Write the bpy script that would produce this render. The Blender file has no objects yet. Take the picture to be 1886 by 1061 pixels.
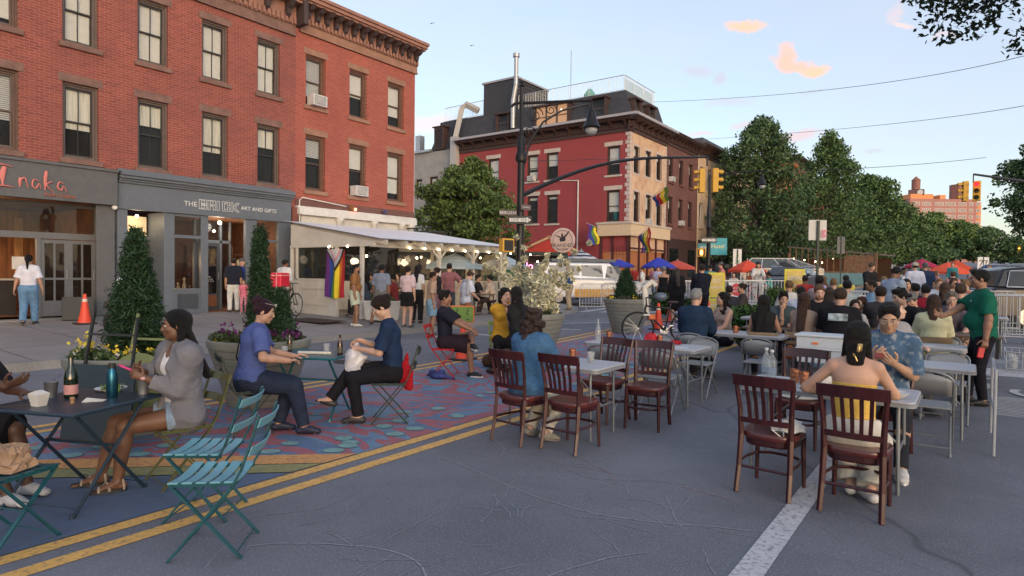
import bpy,bmesh,math,random
import numpy as np
from mathutils import Vector,Matrix,Euler
R=math.radians
rnd=random.Random(7)
S=bpy.context.scene
COL=S.collection
# ------ camera
CAM_H,FPX=1.68,1153.5
YAW,PITCH,ROLL=0.6310,-0.02384,0.0125
_f=Vector((-math.sin(YAW),math.cos(YAW),0));_r=Vector((math.cos(YAW),math.sin(YAW),0));_u=Vector((0,0,1))
CF=_f*math.cos(PITCH)+_u*math.sin(PITCH);_u2=_u*math.cos(PITCH)-_f*math.sin(PITCH)
CR=_r*math.cos(ROLL)+_u2*math.sin(ROLL);CU=_u2*math.cos(ROLL)-_r*math.sin(ROLL)
cd=bpy.data.cameras.new('camera');cam=bpy.data.objects.new('camera',cd);COL.objects.link(cam)
cd.sensor_width=36;cd.lens=36*FPX/1886;cd.clip_end=3000;cd.clip_start=.05
mw=Matrix((CR,CU,-CF)).transposed().to_4x4();mw.translation=(0,0,CAM_H)
cam.matrix_world=mw
S.camera=cam
# ------ sky, sun, exposure
SUN_EL,SUN_AZ=R(6.5),R(122)
sd=bpy.data.lights.new('sun','SUN');so=bpy.data.objects.new('sun',sd);COL.objects.link(so)
sd.energy=.5;sd.angle=R(40);sd.color=(1,.84,.72)
sdir=Vector((math.sin(SUN_AZ)*math.cos(SUN_EL),math.cos(SUN_AZ)*math.cos(SUN_EL),math.sin(SUN_EL)))
so.rotation_euler=sdir.to_track_quat('Z','Y').to_euler();so.location=(30,10,60)
W=bpy.data.worlds.new('World');S.world=W;W.use_nodes=True
wn=W.node_tree;wn.nodes.clear()
out=wn.nodes.new('ShaderNodeOutputWorld');bg=wn.nodes.new('ShaderNodeBackground');sky=wn.nodes.new('ShaderNodeTexSky')
sky.sky_type='NISHITA';sky.sun_disc=False;sky.sun_elevation=SUN_EL;sky.sun_rotation=SUN_AZ
sky.air_density=1.0;sky.dust_density=1.6;sky.ozone_density=1.6;sky.altitude=10
bg.inputs[1].default_value=.15
S.view_settings.view_transform='Standard';S.view_settings.look='None';S.view_settings.gamma=1
S.view_settings.exposure=1.58
S.cycles.max_bounces=6;S.cycles.diffuse_bounces=3;S.cycles.glossy_bounces=3;S.cycles.transparent_max_bounces=8
S.cycles.transmission_bounces=4;S.cycles.caustics_reflective=False;S.cycles.caustics_refractive=False
def wnd(t,**k):
 n=wn.nodes.new(t)
 for a,b in k.items():setattr(n,a,b)
 return n
tc=wnd('ShaderNodeTexCoord')
last=sky.outputs[0]
veil=wnd('ShaderNodeTexNoise');veil.inputs['Scale'].default_value=2.2;veil.inputs['Detail'].default_value=6
vm=wnd('ShaderNodeMapping');vm.inputs['Scale'].default_value=(1,1,3.5);wn.links.new(tc.outputs['Generated'],vm.inputs[0]);wn.links.new(vm.outputs[0],veil.inputs['Vector'])
vr=wnd('ShaderNodeMapRange');vr.inputs[1].default_value=.3;vr.inputs[2].default_value=.7;vr.inputs[3].default_value=.36;vr.inputs[4].default_value=.64;wn.links.new(veil.outputs['Fac'],vr.inputs[0])
vx=wnd('ShaderNodeMix',data_type='RGBA');wn.links.new(vr.outputs[0],vx.inputs[0]);wn.links.new(last,vx.inputs[6]);vx.inputs[7].default_value=(1.86,1.84,2.14,1);last=vx.outputs[2]
CLOUDS=[(16.1,20.4,1.90,.55,-12,1,(1,.60,.42)),(12.8,18.0,1.0,.8,-40,.9,(1,.56,.43)),(12.3,17.1,2.09,.6,-16,.95,(1,.56,.43)),(10.8,16.4,1.35,.5,-6,1,(1,.60,.40)),(5.1,19.7,.6,1.1,-25,.45,(.85,.62,.58)),(4.7,18.8,.8,.3,-18,.7,(.95,.68,.6)),(1.7,17.6,1.34,.25,0,.45,(.9,.62,.56)),(20.0,17.3,1.5,.56,-20,.4,(.62,.50,.55)),(18.2,16.4,.65,.55,30,.45,(.62,.48,.52)),(17.3,14.6,2.74,.41,4,.35,(.62,.52,.56)),(19.7,12.2,1.6,.3,0,.5,(.85,.55,.52)),(16.3,12.6,1.36,.41,10,.45,(.8,.52,.5)),(11.7,11.6,1.94,.52,4,.55,(.85,.5,.48)),(6.3,9.9,.8,.22,0,.4,(.55,.5,.55)),(43.4,13.1,3,1,0,.5,(.95,.62,.58)),(10.7,14.9,1.7,.22,6,.3,(.55,.5,.56))]
nz=wnd('ShaderNodeTexNoise');nz.inputs['Scale'].default_value=26;nz.inputs['Detail'].default_value=7;nz.inputs['Roughness'].default_value=.7
wn.links.new(tc.outputs['Generated'],nz.inputs['Vector'])
dv=wnd('ShaderNodeVectorMath',operation='SUBTRACT');dv.inputs[1].default_value=(.5,.5,.5);wn.links.new(nz.outputs['Color'],dv.inputs[0])
sv=wnd('ShaderNodeVectorMath',operation='SCALE');sv.inputs['Scale'].default_value=.036;wn.links.new(dv.outputs[0],sv.inputs[0])
av=wnd('ShaderNodeVectorMath',operation='ADD');wn.links.new(tc.outputs['Generated'],av.inputs[0]);wn.links.new(sv.outputs[0],av.inputs[1])
def wmath(op,a,b=None,c=None):
 n=wnd('ShaderNodeMath',operation=op)
 for i,v in enumerate((a,b,c)):
  if v is None:continue
  if isinstance(v,(int,float)):n.inputs[i].default_value=v
  else:wn.links.new(v,n.inputs[i])
 return n.outputs[0]
for yw,el,hw,hh,tilt,den,colr in CLOUDS:
 a,e=R(yw),R(el)
 d=Vector((-math.sin(a)*math.cos(e),math.cos(a)*math.cos(e),math.sin(e)))
 h=Vector((math.cos(a),math.sin(a),0));v=h.cross(d)
 t=R(tilt);h2=h*math.cos(t)+v*math.sin(t);v2=v*math.cos(t)-h*math.sin(t)
 def dot(vec):
  n=wnd('ShaderNodeVectorMath',operation='DOT_PRODUCT');wn.links.new(av.outputs[0],n.inputs[0]);n.inputs[1].default_value=vec
  return n.outputs['Value']
 x=wmath('POWER',wmath('ABSOLUTE',wmath('DIVIDE',dot(h2),math.sin(R(hw)))),2.0);y=wmath('POWER',wmath('ABSOLUTE',wmath('DIVIDE',dot(v2),math.sin(R(hh)))),2.0)
 r2=wmath('ADD',x,y)
 g=wmath('SUBTRACT',1.0,r2);g=wmath('MAXIMUM',g,0.0)
 g=wmath('MULTIPLY',g,wmath('GREATER_THAN',dot(d),0.0));g=wmath('MINIMUM',wmath('MULTIPLY',g,1.15),1.0);g=wmath('MULTIPLY',g,den*.95)
 mx=wnd('ShaderNodeMix',data_type='RGBA');wn.links.new(g,mx.inputs[0]);wn.links.new(last,mx.inputs[6])
 CG=2.9
 mx.inputs[7].default_value=(colr[0]*CG,colr[1]*CG,colr[2]*CG,1);last=mx.outputs[2]
wn.links.new(last,bg.inputs[0]);wn.links.new(bg.outputs[0],out.inputs[0])
# ------ where things stand
def gz(x,y):
 y0=8.5+6.5*min(1,max(0,(-8-x)/4.2));t=y-y0
 return.026*(math.sqrt(t*t+1)+t)/2-.0008 if t>-30 else 0
def ray(px,py):
 return CF+CR*((px-943)/FPX)+CU*((530.5-py)/FPX)
def at(px,py,h=0.0):
 d=ray(px,py);z=h;p=None
 for _ in range(12):
  t=(z-CAM_H)/d.z;p=d*t;z=.5*z+.5*(gz(p.x,p.y)+h)
 return Vector((p.x,p.y,gz(p.x,p.y)))
def atd(px,dist,h=0.0):
 d=ray(px,505);p=d*dist
 return Vector((p.x,p.y,gz(p.x,p.y)+h))
def zat(px,py,dist):
 return CAM_H+(ray(px,py)*dist).z
# ------ materials
MATS={}
def M(name,col,rough=.7,metal=0,var=.12,scale=6,bump=.0,bscale=60,emit=0,spec=.5,coat=0,stretch=None,dirt=None):
 if name in MATS:return MATS[name]
 m=bpy.data.materials.new(name);m.use_nodes=True;MATS[name]=m
 t=m.node_tree;b=t.nodes['Principled BSDF']
 b.inputs['Roughness'].default_value=rough;b.inputs['Metallic'].default_value=metal
 b.inputs['Specular IOR Level'].default_value=spec
 if coat:b.inputs['Coat Weight'].default_value=coat;b.inputs['Coat Roughness'].default_value=.15
 c=t.nodes.new('ShaderNodeTexCoord');vec=c.outputs['Object']
 if stretch:
  mp=t.nodes.new('ShaderNodeMapping');mp.inputs['Scale'].default_value=stretch;t.links.new(vec,mp.inputs[0]);vec=mp.outputs[0]
 n=t.nodes.new('ShaderNodeTexNoise');n.inputs['Scale'].default_value=scale;n.inputs['Detail'].default_value=5
 t.links.new(vec,n.inputs['Vector'])
 mx=t.nodes.new('ShaderNodeMix');mx.data_type='RGBA'
 lo=[max(0,v*(1-var))for v in col[:3]];hi=[min(1,v*(1+var))for v in col[:3]]
 mr=t.nodes.new('ShaderNodeMapRange');mr.inputs[1].default_value=.3;mr.inputs[2].default_value=.7
 t.links.new(n.outputs['Fac'],mr.inputs[0]);t.links.new(mr.outputs[0],mx.inputs[0])
 mx.inputs[6].default_value=(*lo,1);mx.inputs[7].default_value=(*hi,1)
 cout=mx.outputs[2]
 if dirt:
  n3=t.nodes.new('ShaderNodeTexNoise');n3.inputs['Scale'].default_value=dirt[1];n3.inputs['Detail'].default_value=8;t.links.new(vec,n3.inputs['Vector'])
  r3=t.nodes.new('ShaderNodeMapRange');r3.inputs[1].default_value=.5;r3.inputs[2].default_value=.68;r3.inputs[4].default_value=dirt[2];t.links.new(n3.outputs['Fac'],r3.inputs[0])
  m3=t.nodes.new('ShaderNodeMix');m3.data_type='RGBA';t.links.new(r3.outputs[0],m3.inputs[0]);t.links.new(cout,m3.inputs[6]);m3.inputs[7].default_value=(*dirt[0],1);cout=m3.outputs[2]
 t.links.new(cout,b.inputs['Base Color'])
 if emit:
  b.inputs['Emission Color'].default_value=(*col[:3],1);b.inputs['Emission Strength'].default_value=emit
 if bump:
  n2=t.nodes.new('ShaderNodeTexNoise');n2.inputs['Scale'].default_value=bscale;n2.inputs['Detail'].default_value=3
  t.links.new(vec,n2.inputs['Vector'])
  bp=t.nodes.new('ShaderNodeBump');bp.inputs['Strength'].default_value=bump;bp.inputs['Distance'].default_value=.02
  t.links.new(n2.outputs['Fac'],bp.inputs['Height']);t.links.new(bp.outputs[0],b.inputs['Normal'])
 return m
def mat_brick(name,c1,c2,mortar,axis='yz',bw=.215,rh=.0725,rough=.85,patch=None):
 if name in MATS:return MATS[name]
 m=bpy.data.materials.new(name);m.use_nodes=True;MATS[name]=m
 t=m.node_tree;b=t.nodes['Principled BSDF'];b.inputs['Roughness'].default_value=rough
 c=t.nodes.new('ShaderNodeTexCoord');s=t.nodes.new('ShaderNodeSeparateXYZ');k=t.nodes.new('ShaderNodeCombineXYZ')
 t.links.new(c.outputs['Object'],s.inputs[0])
 t.links.new(s.outputs['Y' if axis=='yz' else 'X'],k.inputs[0]);t.links.new(s.outputs['Z'],k.inputs[1])
 br=t.nodes.new('ShaderNodeTexBrick');br.inputs['Scale'].default_value=1;br.inputs['Brick Width'].default_value=bw
 br.inputs['Row Height'].default_value=rh;br.inputs['Mortar Size'].default_value=.006;br.inputs['Mortar Smooth'].default_value=.3;br.inputs['Bias'].default_value=-.1
 br.inputs['Color1'].default_value=(*c1,1);br.inputs['Color2'].default_value=(*c2,1);br.inputs['Mortar'].default_value=(*mortar,1)
 t.links.new(k.outputs[0],br.inputs['Vector'])
 n=t.nodes.new('ShaderNodeTexNoise');n.inputs['Scale'].default_value=.7;n.inputs['Detail'].default_value=8;n.inputs['Roughness'].default_value=.65
 t.links.new(c.outputs['Object'],n.inputs['Vector'])
 mr=t.nodes.new('ShaderNodeMapRange');mr.inputs[1].default_value=.35;mr.inputs[2].default_value=.7;mr.inputs[3].default_value=0;mr.inputs[4].default_value=.55
 t.links.new(n.outputs['Fac'],mr.inputs[0])
 mx=t.nodes.new('ShaderNodeMix');mx.data_type='RGBA';t.links.new(mr.outputs[0],mx.inputs[0]);t.links.new(br.outputs['Color'],mx.inputs[6])
 pc=patch or tuple(v*.72 for v in c1);mx.inputs[7].default_value=(*pc,1)
 t.links.new(mx.outputs[2],b.inputs['Base Color'])
 bp=t.nodes.new('ShaderNodeBump');bp.invert=True;bp.inputs['Strength'].default_value=.5;bp.inputs['Distance'].default_value=.01
 t.links.new(br.outputs['Fac'],bp.inputs['Height']);t.links.new(bp.outputs[0],b.inputs['Normal'])
 return m
def mat_glass(name,tint=(.02,.025,.03),refl=.06,alpha=None,rough=.03):
 if name in MATS:return MATS[name]
 m=bpy.data.materials.new(name);m.use_nodes=True;MATS[name]=m
 t=m.node_tree;b=t.nodes['Principled BSDF']
 b.inputs['Base Color'].default_value=(*tint,1);b.inputs['Roughness'].default_value=rough;b.inputs['Specular IOR Level'].default_value=.8
 n=t.nodes.new('ShaderNodeTexNoise');n.inputs['Scale'].default_value=1.1;c=t.nodes.new('ShaderNodeTexCoord');t.links.new(c.outputs['Object'],n.inputs['Vector'])
 bp=t.nodes.new('ShaderNodeBump');bp.inputs['Strength'].default_value=.12;bp.inputs['Distance'].default_value=.1;t.links.new(n.outputs['Fac'],bp.inputs['Height']);t.links.new(bp.outputs[0],b.inputs['Normal'])
 if alpha is not None:b.inputs['Alpha'].default_value=alpha
 return m
# ------ mesh builder
class MB:
 def __init__(s):s.v=[];s.f=[];s.m=[];s.mi=0
 def add(s,vs,fs,mi=None):
  o=len(s.v);s.v+=[tuple(p)for p in vs];s.f+=[tuple(i+o for i in f)for f in fs];s.m+=[s.mi if mi is None else mi]*len(fs);return s
 def box(s,x0,x1,y0,y1,z0,z1,mi=None,T=None):
  vs=[Vector((x,y,z))for z in(z0,z1)for y in(y0,y1)for x in(x0,x1)]
  if T:vs=[T@v for v in vs]
  return s.add(vs,[(0,2,3,1),(4,5,7,6),(0,1,5,4),(2,6,7,3),(0,4,6,2),(1,3,7,5)],mi)
 def bar(s,a,b,w,h=None,up=(0,0,1),mi=None):
  a=Vector(a);b=Vector(b);h=h or w;d=(b-a).normalized();u=Vector(up)
  if abs(d.dot(u))>.98:u=Vector((1,0,0))
  x=d.cross(u).normalized();y=x.cross(d)
  vs=[p+x*(i*w/2)+y*(j*h/2)for p in(a,b)for i,j in((-1,-1),(1,-1),(1,1),(-1,1))]
  return s.add(vs,[(3,2,1,0),(4,5,6,7),(0,1,5,4),(1,2,6,5),(2,3,7,6),(3,0,4,7)],mi)
 def tube(s,pts,r,n=8,mi=None,closed=False,cap=True,flat=None):
  pts=[Vector(p)for p in pts];rs=r if isinstance(r,(list,tuple))else[r]*len(pts)
  vs=[];fs=[];N=len(pts);prev=None
  for i,p in enumerate(pts):
   a=pts[i-1]if(i or closed)else pts[i];b=pts[(i+1)%N]if(i<N-1 or closed)else pts[i]
   d=(b-a).normalized()if(b-a).length>1e-9 else Vector((0,0,1))
   if prev is None:
    u=Vector((0,0,1))if abs(d.z)<.9 else Vector((1,0,0));x=d.cross(u).normalized()
   else:
    x=(prev-d*prev.dot(d));x=x.normalized()if x.length>1e-6 else d.orthogonal().normalized()
   prev=x;y=x.cross(d)
   for k in range(n):
    t=2*math.pi*k/n;vs.append(p+x*(rs[i]*math.cos(t))+y*(rs[i]*math.sin(t)*(flat or 1)))
  for i in range(N if closed else N-1):
   j=(i+1)%N
   for k in range(n):l=(k+1)%n;fs.append((i*n+k,i*n+l,j*n+l,j*n+k))
  if cap and not closed:fs.append(tuple(range(n-1,-1,-1)));fs.append(tuple((N-1)*n+k for k in range(n)))
  return s.add(vs,fs,mi)
 def cyl(s,a,b,r,r2=None,n=12,mi=None):return s.tube([a,b],[r,r if r2 is None else r2],n,mi)
 def lathe(s,prof,n=24,c=(0,0,0),mi=None,sx=1,sy=1,T=None,ang=2*math.pi,pw=None):
  vs=[];fs=[]
  for(r,z)in prof:
   for k in range(n):
    t=ang*k/n;cx,cy=math.cos(t),math.sin(t)
    if pw:cx=math.copysign(abs(cx)**pw,cx);cy=math.copysign(abs(cy)**pw,cy)
    v=Vector((c[0]+r*sx*cx,c[1]+r*sy*cy,c[2]+z));vs.append(T@v if T else v)
  for i in range(len(prof)-1):
   for k in range(n):l=(k+1)%n;fs.append((i*n+k,i*n+l,(i+1)*n+l,(i+1)*n+k))
  if prof[0][0]>1e-4:fs.append(tuple(range(n-1,-1,-1)))
  if prof[-1][0]>1e-4:fs.append(tuple((len(prof)-1)*n+k for k in range(n)))
  return s.add(vs,fs,mi)
 def ell(s,c,r,n=12,m=8,mi=None,T=None):
  if isinstance(r,(int,float)):r=(r,r,r)
  vs=[];fs=[]
  for i in range(m+1):
   p=math.pi*i/m
   for k in range(n):
    t=2*math.pi*k/n;v=Vector((c[0]+r[0]*math.sin(p)*math.cos(t),c[1]+r[1]*math.sin(p)*math.sin(t),c[2]-r[2]*math.cos(p)));vs.append(T@v if T else v)
  for i in range(m):
   for k in range(n):l=(k+1)%n;fs.append((i*n+k,i*n+l,(i+1)*n+l,(i+1)*n+k))
  return s.add(vs,fs,mi)
 def prism(s,poly,a,b,mi=None,T=None):
  n=len(poly);vs=[Vector((p[0],y,p[1]))for y in(a,b)for p in poly]
  if T:vs=[T@v for v in vs]
  return s.add(vs,[tuple(range(n)),tuple(range(2*n-1,n-1,-1))]+[(i,n+i,n+(i+1)%n,(i+1)%n)for i in range(n)],mi)
 def build(s,name,mats,parent=None,smooth=False,bevel=0,loc=None,rot=None):
  me=bpy.data.meshes.new(name);me.from_pydata(s.v,[],s.f)
  mats=mats if isinstance(mats,(list,tuple))else[mats]
  for m in mats:me.materials.append(m)
  me.polygons.foreach_set('material_index',s.m)
  bm=bmesh.new();bm.from_mesh(me);bmesh.ops.recalc_face_normals(bm,faces=bm.faces);bm.to_mesh(me);bm.free()
  o=bpy.data.objects.new(name,me);COL.objects.link(o)
  if smooth:
   me.polygons.foreach_set('use_smooth',[True]*len(me.polygons));me.set_sharp_from_angle(angle=R(smooth if smooth>1 else 40))
  if bevel:
   b=o.modifiers.new('bevel','BEVEL');b.width=bevel;b.segments=2;b.limit_method='ANGLE';b.angle_limit=R(40)
  if parent is not None:o.parent=parent
  if loc is not None:o.location=loc
  if rot is not None:o.rotation_euler=rot
  return o
def tag(o,label=None,cat=None,group=None,kind=None):
 if label:o['label']=label
 if cat:o['category']=cat
 if group:o['group']=group
 if kind:o['kind']=kind
 return o
def thing(name,label,cat,loc=(0,0,0),rz=0,group=None,scale=1):
 o=bpy.data.objects.new(name,None);COL.objects.link(o);o.location=loc;o.rotation_euler=(0,0,rz);o.empty_display_size=.1
 if scale!=1:o.scale=(scale,)*3
 return tag(o,label,cat,group)
KIDS={}
def kids(o):
 return[c for c in COL.objects if c.parent==o]
def dup(root,loc,rz,label=None,group=None):
 r=root.copy();COL.objects.link(r);r.location=loc;r.rotation_euler=(0,0,rz)
 if label:r['label']=label
 if group:r['group']=group
 if root.name not in KIDS:KIDS[root.name]=[(c,kids(c))for c in kids(root)]
 for ch,gs in KIDS[root.name]:
  c=ch.copy();COL.objects.link(c);c.parent=r
  for g in gs:d=g.copy();COL.objects.link(d);d.parent=c
 return r
def text(name,body,size,mat,T,parent=None,ext=.004,spacing=1,align='CENTER',offset=0):
 c=bpy.data.curves.new(name,'FONT');c.body=body;c.size=size;c.extrude=ext;c.align_x=align;c.align_y='CENTER';c.space_character=spacing;c.offset=offset
 c.materials.append(mat);tmp=bpy.data.objects.new(name,c);me=bpy.data.meshes.new_from_object(tmp);bpy.data.objects.remove(tmp);bpy.data.curves.remove(c)
 me.name=name;o=bpy.data.objects.new(name,me);COL.objects.link(o)
 if parent is not None:o.parent=parent
 o.matrix_local=T;return o
FACE_X=Matrix(((0,0,1,0),(1,0,0,0),(0,1,0,0),(0,0,0,1)))
FACE_MY=Matrix(((1,0,0,0),(0,0,-1,0),(0,1,0,0),(0,0,0,1)))
def TX(T,x,y,z):t=T.copy();t.translation=(x,y,z);return t
# ------ ground
def mat_ground(name,base,var,speck,dirt,spec=.3,crack=None):
 m=bpy.data.materials.new(name);m.use_nodes=True;t=m.node_tree;b=t.nodes['Principled BSDF']
 b.inputs['Roughness'].default_value=.82;b.inputs['Specular IOR Level'].default_value=spec
 c=t.nodes.new('ShaderNodeTexCoord')
 def noise(sc,det=6,ro=.6):
  n=t.nodes.new('ShaderNodeTexNoise');n.inputs['Scale'].default_value=sc;n.inputs['Detail'].default_value=det;n.inputs['Roughness'].default_value=ro
  t.links.new(c.outputs['Object'],n.inputs['Vector']);return n.outputs['Fac']
 def mixc(f,a,bb):
  x=t.nodes.new('ShaderNodeMix');x.data_type='RGBA';t.links.new(f,x.inputs[0])
  for i,v in((6,a),(7,bb)):
   if isinstance(v,tuple):x.inputs[i].default_value=(*v,1)
   else:t.links.new(v,x.inputs[i])
  return x.outputs[2]
 def rng(f,a,bb,lo=0,hi=1):
  r=t.nodes.new('ShaderNodeMapRange');t.links.new(f,r.inputs[0]);r.inputs[1].default_value=a;r.inputs[2].default_value=bb;r.inputs[3].default_value=lo;r.inputs[4].default_value=hi;return r.outputs[0]
 lo=tuple(v*(1-var)for v in base);hi=tuple(v*(1+var)for v in base)
 col=mixc(rng(noise(.45,9),.35,.65),lo,hi)
 sp=noise(70,2);col=mixc(rng(sp,.56,.68,0,.75),col,speck)
 col=mixc(rng(noise(120,2),.55,.66,0,.7),col,tuple(v*.45 for v in base))
 col=mixc(rng(noise(1.3,10,.75),.55,.72,0,.5),col,dirt)
 vo=t.nodes.new('ShaderNodeTexVoronoi');vo.inputs['Scale'].default_value=1.9;t.links.new(c.outputs['Object'],vo.inputs['Vector'])
 col=mixc(rng(vo.outputs['Distance'],.012,.035,.75,0),col,tuple(v*.4 for v in base))
 if crack:
  n=t.nodes.new('ShaderNodeTexNoise');n.inputs['Scale'].default_value=.8;t.links.new(c.outputs['Object'],n.inputs['Vector'])
  a=t.nodes.new('ShaderNodeVectorMath');a.operation='ADD';t.links.new(c.outputs['Object'],a.inputs[0]);t.links.new(n.outputs['Color'],a.inputs[1])
  vc=t.nodes.new('ShaderNodeTexVoronoi');vc.feature='DISTANCE_TO_EDGE';vc.inputs['Scale'].default_value=crack;t.links.new(a.outputs[0],vc.inputs['Vector'])
  col=mixc(rng(vc.outputs['Distance'],.0,.005,.6,0),col,tuple(v*.35 for v in base))
 t.links.new(col,b.inputs['Base Color'])
 bp=t.nodes.new('ShaderNodeBump');bp.inputs['Strength'].default_value=.35;bp.inputs['Distance'].default_value=.006
 t.links.new(sp,bp.inputs['Height']);t.links.new(bp.outputs[0],b.inputs['Normal'])
 return m
ASPH=mat_ground('asphalt',(.160,.166,.190),.22,(.30,.30,.33),(.215,.21,.235),crack=.16)
WALK=mat_ground('pavement_concrete',(.27,.255,.25),.14,(.34,.33,.32),(.19,.18,.175))
KERB=mat_ground('kerb_stone',(.24,.235,.23),.2,(.36,.35,.34),(.14,.13,.13))
def axis(a,b,st):
 n=max(1,int(math.ceil((b-a)/st)));return[a+(b-a)*i/n for i in range(n+1)]
def sheet(name,xs,ys,off,mat,kind='structure',keep=None,walk=False):
 vs=[(x,y,gz(x,y)+(off(x,y)if callable(off)else off))for y in ys for x in xs];n=len(xs);fs=[]
 for j in range(len(ys)-1):
  for i in range(n-1):
   if keep and not keep((xs[i]+xs[i+1])/2,(ys[j]+ys[j+1])/2):continue
   fs.append((j*n+i,j*n+i+1,(j+1)*n+i+1,(j+1)*n+i))
 mb=MB();mb.add(vs,fs);o=mb.build(name,mat);o['kind']=kind
 if kind=='structure' and 'line' in name:pass
 return o
gx=sorted(set(axis(-13,2,.5)+axis(-40,-13,3)+axis(2,20,2)+axis(-600,-40,40)+axis(20,600,40)))
gy=sorted(set(axis(-4,40,.5)+axis(-40,-4,6)+axis(40,120,8)+axis(120,1200,90)))
sheet('road',gx,gy,0,ASPH)
def strip(name,pts,w,off,mat,step=.5):
 vs=[];fs=[]
 P=[]
 for a,b in zip(pts[:-1],pts[1:]):
  a=Vector((*a,0));b=Vector((*b,0));n=max(1,int((b-a).length/step));P+=[a.lerp(b,i/n)for i in range(n)]
 P.append(Vector((*pts[-1],0)))
 for i,p in enumerate(P):
  d=(P[min(i+1,len(P)-1)]-P[max(i-1,0)]).normalized();nrm=Vector((-d.y,d.x,0))*w/2
  for q in(p-nrm,p+nrm):vs.append((q.x,q.y,gz(q.x,q.y)+off))
  if i:fs.append((2*i-2,2*i-1,2*i+1,2*i))
 return vs,fs
def paint(name,strips,mat,off=.004):
 mb=MB()
 for pts,w in strips:mb.add(*strip(name,pts,w,off,mat))
 o=mb.build(name,mat);o['kind']='structure';return o
def mat_paint(name,col,wear=.5,under=(.1,.1,.12)):
 m=M(name,col,rough=.75,var=.10,scale=9,dirt=(under,30,min(.95,wear*1.1)));return m
YEL=mat_paint('yellow_road_paint',(.70,.40,.11),.5);WHT=mat_paint('white_road_paint',(.50,.50,.52),.6)
paint('yellow_line',[([(-4.16,-6),(-4.16,21)],.125),([(-4.42,-6),(-4.42,21)],.125),([(-7.62,-6),(-7.62,21)],.11),([(-7.88,-6),(-7.88,21)],.11),([(-5.9,40),(-5.9,300)],.12),([(-6.15,40),(-6.15,300)],.12)],YEL)
paint('white_line',[([(-.97,-4),(-.97,21.5)],.16)],WHT)
cross=[]
for k in range(14):cross.append(([(-12.4+k*.95,21.6),(-12.4+k*.95,24.4)],.42))
for k in range(11):cross.append(([(-16.2,25.6+k*.95),(-13.0,25.6+k*.95)],.42))
for k in range(14):cross.append(([(-12.4+k*.95,36.4),(-12.4+k*.95,39.2)],.42))
cross+=[([(-11.3,16.2),(-8.6,17.6)],.16),([(-11.2,15.0),(-8.6,15.0)],.14),([(-10.9,14.0),(-9.7,14.2)],.22),([(-10.9,13.1),(-10.0,12.9)],.16),([(-9.6,12.6),(-8.8,13.4)],.12)]
cross+=[([(.15,13.2),(.95,13.25)],.8)]
paint('crosswalk_marking',cross,WHT)
sy=gz(0,11.6)
mb=MB()
for cx,cy,rr in((.0,11.7,.34),(.85,11.4,.36),(.1,12.6,.3)):
 vs=[];fs=[]
 for k in range(28):
  a=k/28*2*math.pi
  for q in(rr,rr*.72):vs.append((cx+q*math.cos(a),cy+q*1.3*math.sin(a),gz(0,cy)+.006))
 for k in range(28):l=(k+1)%28;fs.append((2*k,2*l,2*l+1,2*k+1))
 mb.add(vs,fs)
tag(mb.build('bicycle_lane_marking',WHT),kind='structure')
mm=bpy.data.materials.new('mural_paint');mm.use_nodes=True;t=mm.node_tree;b=t.nodes['Principled BSDF'];b.inputs['Roughness'].default_value=.8
c=t.nodes.new('ShaderNodeTexCoord');n1=t.nodes.new('ShaderNodeTexNoise');n1.inputs['Scale'].default_value=.62;n1.inputs['Detail'].default_value=1.2;n1.inputs['Distortion'].default_value=3.2
t.links.new(c.outputs['Object'],n1.inputs['Vector'])
w=t.nodes.new('ShaderNodeMath');w.operation='SINE';w2=t.nodes.new('ShaderNodeMath');w2.operation='MULTIPLY';w2.inputs[1].default_value=32
t.links.new(n1.outputs['Fac'],w2.inputs[0]);t.links.new(w2.outputs[0],w.inputs[0])
r=t.nodes.new('ShaderNodeMapRange');r.inputs[1].default_value=.10;r.inputs[2].default_value=.2;t.links.new(w.outputs[0],r.inputs[0])
def rmix(f,a,bb):
 x=t.nodes.new('ShaderNodeMix');x.data_type='RGBA';t.links.new(f,x.inputs[0])
 for i,v in((6,a),(7,bb)):
  if isinstance(v,tuple):x.inputs[i].default_value=(*v,1)
  else:t.links.new(v,x.inputs[i])
 return x.outputs[2]
n2=t.nodes.new('ShaderNodeTexNoise');n2.inputs['Scale'].default_value=1.2;n2.inputs['Detail'].default_value=2;t.links.new(c.outputs['Object'],n2.inputs['Vector'])
r2=t.nodes.new('ShaderNodeMapRange');r2.inputs[1].default_value=.52;r2.inputs[2].default_value=.56;t.links.new(n2.outputs['Fac'],r2.inputs[0])
blue=rmix(r2.outputs[0],(.15,.26,.38),(.11,.19,.32))
cc=rmix(r.outputs[0],blue,(.40,.12,.14))
n3=t.nodes.new('ShaderNodeTexNoise');n3.inputs['Scale'].default_value=60;n3.inputs['Detail'].default_value=3;t.links.new(c.outputs['Object'],n3.inputs['Vector'])
r3=t.nodes.new('ShaderNodeMapRange');r3.inputs[1].default_value=.45;r3.inputs[2].default_value=.66;r3.inputs[4].default_value=.7;t.links.new(n3.outputs['Fac'],r3.inputs[0])
cc=rmix(r3.outputs[0],cc,(.10,.10,.12));t.links.new(cc,b.inputs['Base Color'])
DIAG=lambda x:3.72+(x+4.5)*.92
o=sheet('street_mural',axis(-7.55,-4.5,.3),axis(-1,20,.3),.004,mm,keep=lambda x,y:y>DIAG(x)-.1)
def poly(name,pts,mat,off=.008):
 mb=MB();vs=[(x,y,gz(x,y)+off)for x,y in pts];mb.add(vs,[tuple(range(len(vs)))]);o=mb.build(name,mat);o['kind']='structure';return o
poly('orange_stripe',[(-4.5,3.78),(-4.5,3.42),(-7.55,.60),(-7.55,.98)],mat_paint('orange_paint',(.62,.30,.10),.5))
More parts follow.
